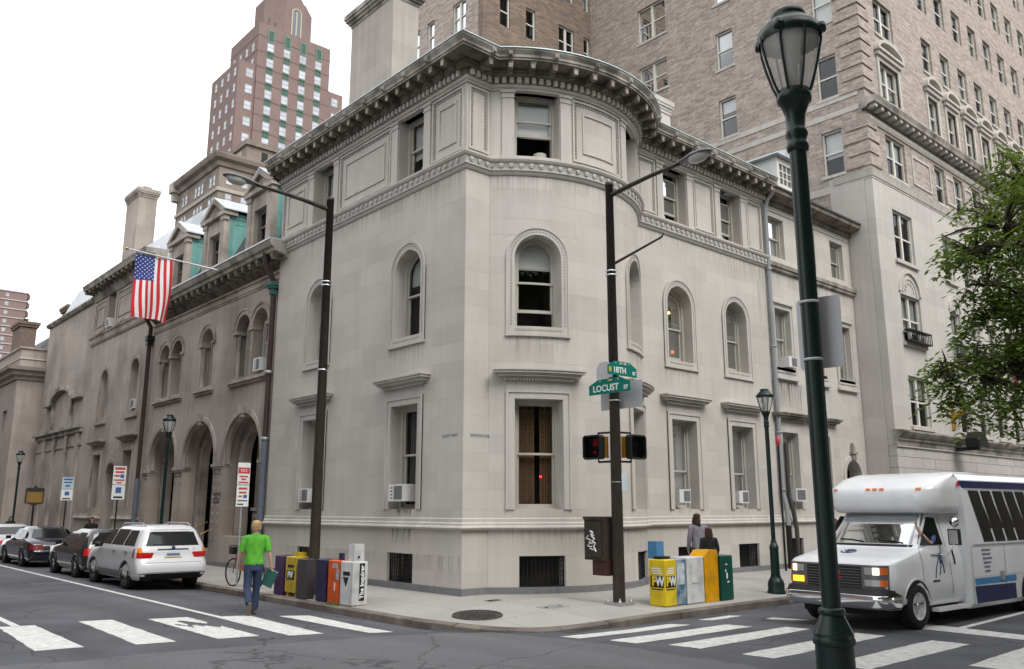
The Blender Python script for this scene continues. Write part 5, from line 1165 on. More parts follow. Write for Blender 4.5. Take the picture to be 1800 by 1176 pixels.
simple_windows(fac_y(250), ft, [(u, .5, 61.6 - i * 2.5 - 1.7, 61.6 - i * 2.5 - .6) for u in (34.5,) for i in range(12)], PANE_S)
# houses across the left street and along the square stand outside the view; they shade the street and show in the panes
ob = thing('opposite_house_row', 'tall stone house row across the left street, outside the view', 'building', (-13, 30, 0), world=True)
MB().box(-26, -12.2, 3.0, 75, -.3, 13.5).build('wall', mat('opposite_brick', (.20, .15, .125), .9, .15, 1.0), ob)
FO2 = Fac(lambda u, z, d: (-12.2 + d, u, z))
for u in range(4, 40, 3):
    for z in (2, 6, 9.5): MB().add(*_fb(FO2, u, u + 1.2, z, z + 2.0, -.1, .02)).build('window', mat('grey_glass', (.12, .13, .15), .2, spec=.7), ob)

sqh = thing('square_far_row', 'row of tall houses on the far side of the square, outside the view', 'building', (0, -110, 0), world=True)
MB().box(-120, 60, -130, -110, -.3, 34).build('wall', mat('square_row_brick', (.16, .13, .11), .9, .2, .3), sqh); MB().box(-120, 60, -109.9, -109.7, 33, 34.5).build('cornice', SBL, sqh)
str_ = thing('far_street_block', 'brown block closing the far end of the right street, outside the view', 'building', (75, -20, 0), world=True)
MB().box(62, 80, -60, -10.5, -.3, 26).build('wall', mat('square_row_brick', (.16, .13, .11), .9, .2, .3), str_); MB().box(61.6, 62, -60, -10.5, 25, 26.5).build('cornice', SBL, str_)
# ================================================================= street furniture
# ---- green lamp posts
GLOBE = bpy.data.materials.new('lamp_globe_glass'); GLOBE.use_nodes = True
_n, _l = GLOBE.node_tree.nodes, GLOBE.node_tree.links; _b = _n['Principled BSDF']; _b.inputs['Base Color'].default_value = (.75, .74, .72, 1); _b.inputs['Roughness'].default_value = .12; _b.inputs['Transmission Weight'].default_value = .0; _b.inputs['Alpha'].default_value = .42
_w = _n.new('ShaderNodeTexWave'); _w.inputs['Scale'].default_value = 14; _w.bands_direction = 'Z'; _bp = _n.new('ShaderNodeBump'); _bp.inputs['Strength'].default_value = .4
_tc = _n.new('ShaderNodeTexCoord'); _l.new(_tc.outputs['Object'], _w.inputs['Vector']); _l.new(_w.outputs['Fac'], _bp.inputs['Height']); _l.new(_bp.outputs[0], _b.inputs['Normal'])
def lamp_post(loc, label, sc_=1.0, n=28):
    t = thing('street_lamp', label, 'street lamp', loc, group='green lamp posts with lantern heads'); t.scale = (sc_,) * 3
    MB().lathe([(.21, 0), (.21, .05), (.19, .08), (.19, .22), (.165, .30), (.12, .36), (.118, .40)], n=n).build('base_flare', GREENP, t)
    MB().lathe([(.105, .40), (.100, 1.00)], n=n).build('base_shaft', GREENP, t)
    k = MB()
    for pf_ in ([(.100, 1.0), (.109, 1.005)], [(.109, 1.005), (.112, 1.02), (.109, 1.035)], [(.109, 1.035), (.104, 1.045), (.106, 1.06)], [(.106, 1.06), (.062, 1.155)], [(.062, 1.155), (.069, 1.16), (.071, 1.175), (.066, 1.19), (.05, 1.195)]): k.lathe(pf_, n=n)
    k.build('collar', GREENP, t)
    MB().lathe([(.0505, 1.18), (.0505, 3.86)], n=n).build('post', GREENP, t)
    MB().lathe([(.05, 3.84), (.062, 3.85), (.068, 3.88), (.058, 3.90), (.058, 3.93), (.068, 3.95), (.062, 3.98), (.055, 4.0), (.06, 4.08), (.085, 4.16), (.10, 4.17), (.105, 4.20), (.095, 4.24)], n=n).build('neck', GREENP, t)
    z = 4.60
    MB().lathe([(.085, 4.235), (.115, 4.30), (.15, 4.42), (.175, 4.53), (.178, z - .02)], n=n).build('globe', GLOBE, t)
    MB().lathe([(.19, z - .03), (.197, z), (.19, z + .045), (.165, z + .06), (.15, z + .085), (.115, z + .12), (.098, z + .125), (.105, z + .14), (.105, z + .165), (.09, z + .175), (.001, z + .178)], n=n).build('cap', GREENP, t)
    MB().lathe([(.001, 4.30), (.035, 4.30), (.035, 4.42), (.055, 4.44), (.055, 4.57), (.12, 4.585), (.001, 4.59)], n=12).build('lamp_holder', GALV, t)
    for i in range(8):
        a = i * math.pi / 4 + .2; ca, sa = math.cos(a), math.sin(a); k = MB()
        k.tube([(r * ca, r * sa, zz_) for r, zz_ in ((.098, 4.225), (.128, 4.30), (.162, 4.42), (.186, 4.53), (.19, 4.60))], .0085, 6); k.build('rib', GREENP, t)
        if i % 2 == 0:
            k = MB(); k.lathe([(.001, -.03), (.03, -.025), (.033, 0), (.03, .025), (.001, .03)], n=10); k.xf(Matrix.Translation((.192 * ca, .192 * sa, z + .01))); k.build('knob', GREENP, t)
    return t
near = lamp_post((-7.05, -12.19, .10), 'big dark green lamp post in the right foreground, in front of the bus', 1.0, 40)
lamp_post((6.3, -3.63, zwalk(6.3, -3.63)), 'green lamp post on the sidewalk just left of the bus', .985)
lamp_post((-2.1, 12.1, zwalk(-2.1, 12.1)), 'green lamp post in front of the far entrance arch', 1.0)
lamp_post((-2.1, 31.7, zwalk(-2.1, 31.7)), 'farthest small lamp post near the left picture edge', .97)
# sign seen from behind, banded to the near lamp
ALU = mat('sign_back_aluminium', (.50, .50, .52), .5, .05, 3, metal=.25)
t = thing('sign_back', 'blank grey back of a sign strapped to the near lamp post', 'sign', (-7.05, -12.19, 2.5), world=True)
v = Vector((-7.05 + 11.53, -12.19 + 14.62, 0)).normalized(); rt_ = Vector((v.y, -v.x, 0)); rt_ = (rt_ * .93 + v * -.36).normalized(); nr = Vector((-rt_.y, rt_.x, 0)); o_ = Vector((-7.05, -12.19, 0)) + nr * .085 + rt_ * .002
k = MB(); q = []
for (a, b, s0, s1) in ((-.115, 2.62, -1, -1), (.145, 2.62, 1, -1), (.145, 3.045, 1, 1), (-.115, 3.045, -1, 1)):
    c = (a - s0 * .02, b - s1 * .02)
    for i in range(4):
        an = {(-1, -1): math.pi, (1, -1): 1.5 * math.pi, (1, 1): 0, (-1, 1): .5 * math.pi}[(s0, s1)] + i * math.pi / 6; q.append((c[0] + .02 * math.cos(an), c[1] + .02 * math.sin(an)))
k.prism(q, lambda a, z: tuple(o_ + rt_ * a + Vector((0, 0, z))), lambda a, z: tuple(o_ + nr * .004 + rt_ * a + Vector((0, 0, z)))); k.build('plate', ALU, t)
for z in (2.66, 3.0):
    MB().lathe([(.052, -.008), (.056, -.008), (.056, .008), (.052, .008)], (-7.05, -12.19, z), 20).build('strap', GALV, t)
# ---- cobra-head poles
def arm_pole(x, y, label, adir, H=9.25):
    z0 = zwalk(x, y); t = thing('street_light', label, 'street light', (x, y, z0), world=True, group='brown street light poles')
    MB().lathe([(.125, z0), (.085, H - .1), (.09, H - .1), (.09, H - .02), (.001, H)], (x, y, 0), 20).build('pole', BROWNP, t)
    MB().box(x - .21, x + .21, y - .21, y + .21, z0 - .02, z0 + .05).build('base_plate', GALV, t)
    for a in (-1, 1):
        for b in (-1, 1): MB().lathe([(.03, z0 + .05), (.03, z0 + .09), (.015, z0 + .09), (.015, z0 + .14)], (x + a * .16, y + b * .16, 0), 8).build('bolt', GALV, t)
    ax, ay = adir; pts = [(x + ax * s, y + ay * s, H - .25 + h) for s, h in ((.08, -.06), (.6, 0), (1.2, .05), (1.9, .08))]
    MB().tube(pts, [.055, .05, .045, .04], 10).build('arm', BROWNP, t)
    e = pts[-1]; prof = [(-.1, .045, .045), (.12, .10, .07), (.35, .155, .10), (.6, .16, .10), (.74, .09, .06), (.78, .01, .02)]; k = MB(); vs = []; n = 12
    for s, w, h in prof:
        for i in range(n):
            an = math.pi * i / (n - 1); off = w * math.cos(an); up = h * math.sin(an) + s * .05
            vs.append((e[0] + ax * s - ay * off, e[1] + ay * s + ax * off, e[2] + up))
    fs = [(i * n + j, i * n + j + 1, (i + 1) * n + j + 1, (i + 1) * n + j) for i in range(len(prof) - 1) for j in range(n - 1)] + [(i * n, (i + 1) * n, (i + 1) * n + n - 1, i * n + n - 1) for i in range(len(prof) - 1)]
    k.add(vs, fs, True); hd = k.build('lamp_head', mat('lamp_head_grey', (.16, .155, .165), .5, .1, 6), t)
    k = MB(); vs = []; m = 14
    for r, d in ((1.0, .0), (.95, -.06), (.7, -.11), (.3, -.13)):
        for i in range(m):
            an = 2 * math.pi * i / m; s = .47 + .24 * r * math.cos(an); off = .14 * r * math.sin(an); vs.append((e[0] + ax * s - ay * off, e[1] + ay * s + ax * off, e[2] + s * .05 - .004 + d))
    k.add(vs, [(i * m + j, i * m + (j + 1) % m, (i + 1) * m + (j + 1) % m, (i + 1) * m + j) for i in range(3) for j in range(m)] + [tuple(range(3 * m, 4 * m))], True); k.build('lens', mat('lamp_lens', (.45, .45, .44), .15, spec=.7), hd)
    for z in (H * .76, H * .76 + .09, H * .54): MB().lathe([(.10, -.014), (.12, -.014), (.12, .014), (.10, .014)], (x, y, z), 18).build('clamp', CHROME, t)
    return t
arm_pole(-2.0, 2.75, 'brown street light pole standing among the newspaper boxes on the left', (-1, 0), 9.2)
PR = arm_pole(1.66, -2.96, 'brown street light pole with traffic and street signs on the corner', (0, -1), 8.85)
MB().tube([(1.66, -2.96, 6.95), (1.66, -4.35, 7.25), (1.66, -4.40, 7.32)], [.03, .022, .015], 6).build('bracket_rod', BROWNP, PR)
px_, py_ = 1.66, -2.96
SGN = mat('street_sign_green', (.0, .15, .115), .45, .05, 4); SGW = mat('sign_white', (.72, .74, .72), .5, .03, 3)
def hump_sign(label, o, r, W, z0, z1, txt1, txt2, s1, s2, num, name='street_sign'):
    r = Vector(r); nrm = Vector((r.y, -r.x, 0)); t = thing(name, label, 'street sign', o, world=True); o = Vector(o); h = z1 - z0
    q = [(-W / 2, z0), (W / 2, z0), (W / 2, z0 + h * .62), (W * .26, z1), (-W * .26, z1), (-W / 2, z0 + h * .62)]
    MB().prism(q, lambda a, z: (o.x + r.x * a, o.y + r.y * a, z), lambda a, z: (o.x + r.x * a + nrm.x * .006, o.y + r.y * a + nrm.y * .006, z)).build('plate', SGN, t)
    f = o + nrm * .008
    def w(tx, size, a, z, m=SGW, sx=1.0, b=.004): letter_on(tx, size, (f.x + r.x * a, f.y + r.y * a, z), r, (0, 0, 1), m, t, sx=sx, bold=b)
    w(txt1, s1, -W * .05 - .04, z0 + h * .36); w(txt2, s2, W * .40, z0 + h * .27); w(num, .055, .02, z0 + h * .86, b=.001)
    for s in (-.22, .22): w('>' if s > 0 else '<', .06, s * W, z0 + h * .86, b=.001)
    MB().box(f.x + r.x * (-W * .02) - .015, f.x + r.x * (-W * .02) + .015, f.y - .015, f.y + .015, z0 + h * .80, z0 + h * .93).build('emblem', mat('sign_gold', (.55, .35, .02), .5), t)
    return t, f
t, f = hump_sign('green street sign reading 18TH ST on the corner pole', (px_ + .12, py_ - .13, 4.55), (1, 0, 0), .92, 4.54, 4.84, '18TH', 'ST', .175, .09, '200   270')
MB().box(f.x - .42, f.x - .35, f.y - .004, f.y - .001, 4.60, 4.70).build('gold_marker', mat('sign_gold', (.55, .35, .02), .5), t)
MB().prism([(0, 4.50), (.45, 4.50), (.45, 4.70), (.36, 4.84), (.1, 4.84), (0, 4.70)], lambda a, z: (px_ - .145, py_ - .10 + a, z), lambda a, z: (px_ - .150, py_ - .10 + a, z)).build('second_plate', ALU, t)
hump_sign('green street sign reading LOCUST ST below the 18TH ST sign', (px_ - .17, py_ - .02, 4.15), (0, -1, 0), 1.14, 4.16, 4.48, 'LOCUST', 'ST', .19, .11, '1700')
t = thing('sign_back', 'grey back of a traffic sign below the street name signs', 'sign', (px_ + .16, py_, 3.9), world=True)
MB().box(px_ + .155, px_ + .160, py_ - .62, py_ + .52, 3.86, 4.42).build('plate', ALU, t); MB().lathe([(.105, -.012), (.135, -.012), (.135, .012), (.105, .012)], (px_, py_, 4.02), 16).build('strap', GALV, t)
# pedestrian signals
AMB = mat('signal_yellow', (.48, .22, .01), .5, .06, 4); REDH = emit('signal_red_hand', (.30, .008, .008), .15)
def ped_signal(c, n, label, hand):
    n = Vector(n); r = Vector((-n.y, n.x, 0)); t = thing('pedestrian_signal', label, 'traffic signal', c, world=True, group='pedestrian signals'); c = Vector(c)
    def bx(a0, a1, d0, d1, z0, z1, m, nm, p=None):
        k = MB(); k.add([tuple(c + r * a + n * d + Vector((0, 0, z))) for z in (z0, z1) for a, d in ((a0, d0), (a1, d0), (a1, d1), (a0, d1))], [(0, 3, 2, 1), (4, 5, 6, 7), (0, 1, 5, 4), (1, 2, 6, 5), (2, 3, 7, 6), (3, 0, 4, 7)]); return k.build(nm, m, p or t)
    bx(-.22, .22, -.12, .02, -.22, .22, AMB, 'housing')
    k = MB(); q = [(-.25, -.20), (-.20, -.25), (.20, -.25), (.25, -.20), (.25, .20), (.20, .25), (-.20, .25), (-.25, .20)]; q2 = [(a * .86, b * .86) for a, b in q]
    fc_ = Fac(lambda u, z, d: tuple(c + r * u + n * d + Vector((0, 0, z)))); ring(k, fc_, q, q2, .02, .17); k.build('visor', BLACKP, t)
    k = MB(); fbox(k, fc_, -.215, .215, -.215, .215, .02, .04); k.build('face', BLACKP, t)
    k = MB()
    for i in range(1, 9): fbox(k, fc_, -.21, .21, -.215 + i * .048, -.212 + i * .048, .04, .15)
    k.build('louvre', BLACKP, t, kind='stuff')
    if hand:
        k = MB(); fbox(k, fc_, -.06, .06, .02, .11, .041, .046)
        for i in range(4): fbox(k, fc_, -.06 + i * .032, -.037 + i * .032, .11, .17, .041, .046)
        fbox(k, fc_, -.06, .03, -.13, -.06, .041, .046); k.build('hand_symbol', REDH, t)
    for z in (-.30, .30):
        MB().tube([tuple(c + n * -.05 + Vector((0, 0, z * .75))), tuple(c + n * -.05 + Vector((0, 0, z))), (px_, py_, c.z + z)], .022, 6).build('mount', BLACKP, t)
ped_signal((px_ - .10, py_ + .43, 3.07), (-1, 0, 0), 'pedestrian signal showing a dim red hand, left of the corner pole', True)
ped_signal((px_ + .42, py_ - .10, 3.07), (0, -1, 0), 'dark pedestrian signal on the right of the corner pole', False)
t = thing('control_cabinet', 'dark brown signal control box with white graffiti on the corner pole', 'control box', (px_ - .1, py_ + .4, .5), world=True)
k = MB(); k.box(px_ - .26, px_ + .10, py_ + .15, py_ + .68, .80, 1.63); k.box(px_ - .28, px_ + .11, py_ + .14, py_ + .70, 1.60, 1.66); k.build('cabinet', BROWNP, t); MB().box(px_ - .20, px_ + .08, py_ + .13, py_ + .52, .50, .80).build('lower_box', mat('rusty_brown', (.055, .025, .02), .6, .2, 5), t)
MB().box(px_ - .285, px_ - .262, py_ + .20, py_ + .63, .86, 1.55).build('door', BROWNP, t)
k = MB(); gx = px_ - .289; g = [(0, .40), (.08, .55), (.02, .66), (.13, .72), (.05, .80), (.16, .90), (.10, 1.0), (.20, 1.05)]
for a, b in zip(g, g[1:]): k.tube([(gx, py_ + .33 + a[0] * .8, .72 + a[1] * .62), (gx, py_ + .33 + b[0] * .8, .72 + b[1] * .62)], .017, 5)
for (a, b) in ((.40, 1.0), (.46, 1.05), (.42, 1.12), (.50, 1.2), (.38, 1.28)): k.tube([(gx, py_ + a, b), (gx, py_ + a + .1, b + .03), (gx, py_ + a + .04, b + .08)], .015, 5)
k.build('graffiti', SGW, t)
t = thing('notice', 'small pale notice strapped to the corner pole below the signals', 'notice', (px_, py_, 2.2), world=True)
MB().box(px_ + .02, px_ + .16, py_ - .13, py_ - .126, 2.18, 2.52).build('card', mat('pale_blue_card', (.5, .58, .64), .6), t); MB().lathe([(.11, -.006), (.122, -.006), (.122, .006), (.11, .006)], (px_, py_, 2.35), 14).build('strap', GALV, t)
# ---- newspaper boxes
def newsbox(name, label, x0, x1, y0, y1, h, m, front, legs=0.0, slope=0.0, window=True, extra=None):
    z = zwalk((x0 + x1) / 2, (y0 + y1) / 2); t = thing(name, label, 'newspaper box', ((x0 + x1) / 2, (y0 + y1) / 2, z), world=True, group='newspaper boxes at the kerb')
    k = MB(); zb = z + legs; zt = z + h; b = .018; q = [(x0, y0), (x1, y0), (x1, y1), (x0, y1)]
    if slope: k.prism([(x0, zb), (x1, zb), (x1, zt - .03), (x1 - .03, zt), (x0 + slope, zt), (x0, zt - slope * .8)], lambda a, c: (a, y0, c), lambda a, c: (a, y1, c))
    else:
        def lay(ins, zz_): return [(x0 + ins, y0 + ins, zz_), (x1 - ins, y0 + ins, zz_), (x1 - ins, y1 - ins, zz_), (x0 + ins, y1 - ins, zz_)]
        vs = lay(b, zb) + lay(0, zb + b) + lay(0, zt - b) + lay(b, zt); k.add(vs, [(3, 2, 1, 0), (12, 13, 14, 15)] + [(i * 4 + j, i * 4 + (j + 1) % 4, (i + 1) * 4 + (j + 1) % 4, (i + 1) * 4 + j) for i in range(3) for j in range(4)])
    body = k.build('body', m, t)
    if legs:
        for a in (x0 + .06, x1 - .06):
            for c in (y0 + .06, y1 - .06): MB().box(a - .03, a + .03, c - .03, c + .03, z - .02, zb + .02).build('foot', m, t)
    if window:
        k = MB()
        if front == 'Y': k.box(x0 + .05, x1 - .05, y1, y1 + .006, z + h * .45, z + h * .9)
        else: k.box(x1, x1 + .006, y0 + .05, y1 - .05, z + h * .45, z + h * .9)
        k.build('window', mat('scratched_plastic', (.12, .13, .13), .25, .3, 8), t)
    k = MB()
    if front == 'Y': k.box(x0 + .1, x1 - .1, y1 + .006, y1 + .03, z + h * .9, z + h * .93)
    else: k.box(x1 + .006, x1 + .03, y0 + .1, y1 - .1, z + h * .9, z + h * .93)
    k.build('handle', GALV, t)
    return t, z
def enamel(n, c, **k):
    k.setdefault('dark', tuple(v * .45 + .02 for v in c)); k.setdefault('darkscale', 3.5); k.setdefault('darkamt', .45); return mat('enamel_' + n, c, .42, .10, 5, streak=.22, spec=.4, bump=.05, **k)
YEL, YEL2, PUR, GRY, NAV, ORA, WHI, BLU, AMBX, GRN = enamel('yellow', (.72, .53, .02)), enamel('dull_yellow', (.50, .36, .02)), enamel('purple', (.055, .015, .075)), enamel('grey_brown', (.06, .048, .05)), enamel('navy', (.025, .022, .075)), enamel('orange', (.72, .11, .012)), enamel('white', (.60, .60, .60)), enamel('blue', (.06, .16, .25), dark=(.35, .4, .42), darkscale=4, darkamt=.9), enamel('amber', (.66, .32, .0)), enamel('green', (.0, .07, .045))
BLK = mat('print_black', (.015, .015, .015), .5)
def printface(t, face, x, y0, y1, z0, z1, m, name='label'):
    """thin printed sheet on the -X face (face 'x') or -Y face (face 'y')"""
    k = MB()
    if face == 'x': k.box(x - .004, x - .001, y0, y1, z0, z1)
    else: k.box(y0, y1, x - .004, x - .001, z0, z1)
    return k.build(name, m, t)
t, z = newsbox('newspaper_box', 'yellow newspaper box with PW logo right of the corner pole', 2.16, 2.52, -3.72, -3.33, .90, YEL, 'Y', window=False)
printface(t, 'x', 2.16, -3.69, -3.36, z + .36, z + .58, BLK); printface(t, 'y', -3.72, 2.19, 2.49, z + .36, z + .58, BLK)
PWY = mat('print_yellow', (.75, .52, .02), .5)
for (o, r) in (((2.154, -3.455, z + .47), (0, -1, 0)), ((2.255, -3.726, z + .47), (1, 0, 0))): letter_on('P', .235, o, r, (0, 0, 1), PWY, t, bold=.012, sx=.95 if r[0] == 0 else .85)
for (o, r) in (((2.154, -3.60, z + .47), (0, -1, 0)), ((2.405, -3.726, z + .47), (1, 0, 0))): letter_on('W', .235, o, r, (0, 0, 1), SGW, t, bold=.010, sx=.85 if r[0] == 0 else .75)
for i in range(3):
    printface(t, 'x', 2.16, -3.66 + .02 * i, -3.42 + .02 * i, z + .62 + i * .045, z + .645 + i * .045, SGW, 'printed_line'); printface(t, 'y', -3.72, 2.22 + .02 * i, 2.44 + .01 * i, z + .62 + i * .045, z + .645 + i * .045, SGW, 'printed_line')
printface(t, 'x', 2.16, -3.66, -3.38, z + .315, z + .335, BLK, 'printed_line'); printface(t, 'y', -3.72, 2.21, 2.47, z + .315, z + .335, BLK, 'printed_line')
t, z = newsbox('newspaper_box', 'scuffed blue newspaper box between the yellow and white boxes', 2.54, 2.85, -3.70, -3.33, .90, BLU, 'Y', window=False)
printface(t, 'y', -3.70, 2.57, 2.82, z + .40, z + .82, mat('torn_poster', (.45, .5, .52), .7, .4, 9), 'torn_poster')
k = MB(); k.box(2.30, 2.54, -3.42, -3.20, z + .90, z + 1.24); k.build('coin_head', mat('blue_head', (.08, .22, .40), .45), t); MB().box(2.20, 2.50, -3.60, -3.42, z + .90, z + .95).build('lock_bar', BLACKP, t)
t, z = newsbox('newspaper_box', 'dirty white newspaper box between the blue and amber boxes', 2.87, 3.44, -3.72, -3.33, .92, WHI, 'Y')
printface(t, 'y', -3.72, 3.05, 3.3, z + .38, z + .42, mat('smudge', (.35, .35, .35), .7, .4, 20), 'scuff')
k = MB(); k.box(2.9, 3.4, -3.70, -3.36, z - .01, z + .03); k.build('rusty_base', mat('rust', (.16, .075, .03), .9, .3, 9), t)
newsbox('newspaper_box', 'tall amber newspaper box with sloping back right of the white box', 3.47, 3.95, -3.72, -3.33, 1.04, AMBX, 'Y', slope=.18)
t, z = newsbox('newspaper_box', 'dark green newspaper box at the right end of its row', 3.98, 4.42, -3.76, -3.36, .92, GRN, 'Y')
for (a, b, w_, h_) in ((4.16, .72, .07, .025), (4.18, .44, .05, .12), (4.2, .36, .08, .03), (4.15, .58, .03, .05)): printface(t, 'y', -3.76, a, a + w_, z + b, z + b + h_, SGW, 'sticker_scrap')
# left row
t, z = newsbox('newspaper_box', 'white newspaper box reading The Inquirer with small box on top', -2.33, -1.98, .56, 1.02, .86, WHI, 'X')
k = MB(); k.box(-2.28, -2.05, .60, .82, z + .86, z + 1.20); k.build('coin_head', WHI, t); MB().lathe([(.022, 0), (.022, .02), (.001, .02)], n=10).xf(Matrix.Translation((-2.18, .59, z + .95)) @ Matrix.Rotation(math.pi / 2, 4, 'X')).build('lock', BLACKP, t)
k = MB(); k.box(-2.17, -2.05, .552, .557, z + .10, z + .82); k.build('label', BLK, t)
letter_on('The Inquirer', .125, (-2.108, .549, z + .46), (0, 0, 1), (-1, 0, 0), SGW, t, bold=.004, sx=1.02)
printface(t, 'x', -2.33, .66, .92, z + .58, z + .66, BLK); k = MB(); k.add([(-2.336, .70, z + .55), (-2.336, .92, z + .55), (-2.336, .80, z + .36)], [(0, 1, 2)]); k.build('emblem', BLK, t)
t, z = newsbox('newspaper_box', 'orange newspaper box beside the white Inquirer box', -2.33, -1.98, 1.08, 1.52, .86, ORA, 'X')
for (a, b, w_, h_, m) in ((1.14, .70, .22, .10, mat('sticker_grey', (.35, .34, .36), .6, .3, 9)), (1.08, .48, .12, .2, mat('sticker_grey', (.35, .34, .36), .6, .3, 9)), (1.22, .26, .05, .16, SGW)): printface(t, 'x', -2.33, a, a + w_, z + b, z + b + h_, m, 'sticker')
k = MB(); k.box(-2.20, -2.14, 1.2, 1.34, z + .86, z + 1.0); k.build('coin_head', NAV, t)
newsbox('newspaper_box', 'navy blue newspaper box partly behind the brown pole', -2.33, -2.0, 1.60, 2.02, .86, NAV, 'X')
newsbox('newspaper_box', 'grey-brown newspaper box just left of the brown pole', -2.36, -2.15, 2.42, 2.82, .84, GRY, 'X')
t, z = newsbox('newspaper_box', 'mustard yellow newspaper box on short feet in the left row', -2.33, -1.98, 2.92, 3.42, .86, YEL2, 'X', legs=.08)
printface(t, 'x', -2.33, 3.0, 3.36, z + .36, z + .56, BLK); letter_on('PW', .2, (-2.337, 3.18, z + .46), (0, -1, 0), (0, 0, 1), SGW, t, bold=.006, sx=.8)
printface(t, 'x', -2.33, 3.04, 3.32, z + .62, z + .68, BLK, 'printed_line')
k = MB(); k.box(-2.28, -2.08, 2.95, 3.12, z + .86, z + .95); k.build('coin_head', YEL2, t)
newsbox('newspaper_box', 'purple newspaper box at the left end of the left row', -2.33, -1.98, 3.50, 3.95, .86, PUR, 'X')
t = thing('leaf_litter', 'green weed tuft at the foot of the orange newspaper box', 'weed', (-2.42, 1.1, zwalk(-2.42, 1.1)), world=True)
k = MB()
for i in range(26):
    a, b = -2.46 + random.random() * .1, .95 + random.random() * .4; zz_ = zwalk(a, b); k.add([(a, b, zz_), (a + random.uniform(-.05, .05), b + random.uniform(.01, .06), zz_ + random.uniform(.02, .06)), (a + .02, b + random.uniform(-.06, 0), zz_)], [(0, 1, 2)])
k.build('leaves', mat('weed_green', (.05, .11, .02), .8, .2), t, kind='stuff')
# ---- parking signs
SRED, SBLU = mat('sign_red', (.50, .06, .07), .5), mat('sign_blue', (.06, .13, .36), .5)
def park_sign(x, y, w, panels, label, postm=GALV, h=None):
    z0 = zwalk(x, y); top = max(p[1] for p in panels); t = thing('parking_sign', label, 'parking sign', (x, y, z0), world=True, group='parking signs along the left kerb')
    MB().tube([(x, y, z0 - .02), (x, y, top - .05)], .025, 8).build('post', postm, t)
    for a, b, m, lines in panels:
        p = MB().box(x - w / 2, x + w / 2, y - .034, y - .028, a, b).build('plate', m, t); 
        for (u0, u1, za, zb, lm) in lines: MB().box(x + (u0 - .5) * w, x + (u1 - .5) * w, y - .037, y - .0345, a + (b - a) * za, a + (b - a) * zb, ).build('printed_line', lm, p)
    return t
t1 = park_sign(-2.2, 6.25, .33, [(2.42, 2.97, SGW, [(.03, .97, .50, .78, SRED), (.15, .85, .33, .40, SRED), (.3, .7, .20, .28, SRED), (.1, .9, .06, .13, SRED)]), (1.87, 2.40, SGW, [(.15, .85, .80, .90, SRED), (.2, .8, .62, .70, SRED), (.15, .45, .45, .52, SRED), (.55, .85, .40, .55, SBLU), (.1, .9, .25, .30, BLK), (.1, .6, .08, .14, BLK)])], 'red and white no parking sign before the nearest entrance arch')
letter_on('NO', .11, (-2.2, 6.21, 2.77), (1, 0, 0), (0, 0, 1), SGW, t1)
park_sign(-2.25, 16.0, .42, [(2.62, 3.24, SGW, [(.1, .9, .80, .93, SRED), (.15, .85, .62, .72, SRED), (.1, .5, .42, .52, SRED), (.55, .85, .36, .55, SBLU), (.1, .9, .2, .28, SRED), (.3, .7, .06, .13, SRED)]), (2.12, 2.60, SGW, [(.28, .72, .45, .85, SBLU), (.15, .85, .10, .22, BLK)])], 'white parking sign with blue square above the white SUV', GREENP)
park_sign(-2.25, 22.3, .42, [(2.58, 3.03, mat('pale_blue_sign', (.45, .56, .62), .6), [(.1, .9, .75, .9, SBLU), (.15, .85, .5, .62, SBLU), (.3, .7, .2, .35, SBLU)]), (2.14, 2.56, SGW, [(.3, .7, .45, .8, SBLU), (.15, .85, .1, .2, BLK)])], 'pale blue and white parking sign farthest left', GREENP)
# ---- historical marker
t = thing('historical_marker', 'dark blue historical marker plaque with gold lettering on a post', 'plaque', (-2.0, 28.5, zwalk(-2, 28.5)), world=True)
MB().lathe([(.045, -.1), (.045, 1.95)], (-2.0, 28.5, 0), 10).build('post', GRILLE, t)
k = MB(); k.prism([(-2.38, 2.05), (-2.15, 2.0), (-2.0, 1.9), (-1.85, 2.0), (-1.62, 2.05), (-1.62, 2.68), (-1.68, 2.74), (-1.90, 2.74), (-2.0, 2.86), (-2.10, 2.74), (-2.32, 2.74), (-2.38, 2.68)], lambda a, c: (a, 28.53, c), lambda a, c: (a, 28.47, c)); k.build('frame', mat('marker_iron', (.035, .03, .03), .5), t)
k = MB(); k.box(-2.33, -1.67, 28.462, 28.468, 2.08, 2.56); k.build('panel', mat('marker_gold_text', (.19, .11, .03), .6, .3, 40), t)
for i in range(5): MB().box(-2.28, -1.72, 28.456, 28.461, 2.14 + i * .085, 2.17 + i * .085).build('text_line', mat('marker_text', (.35, .22, .06), .5), t)
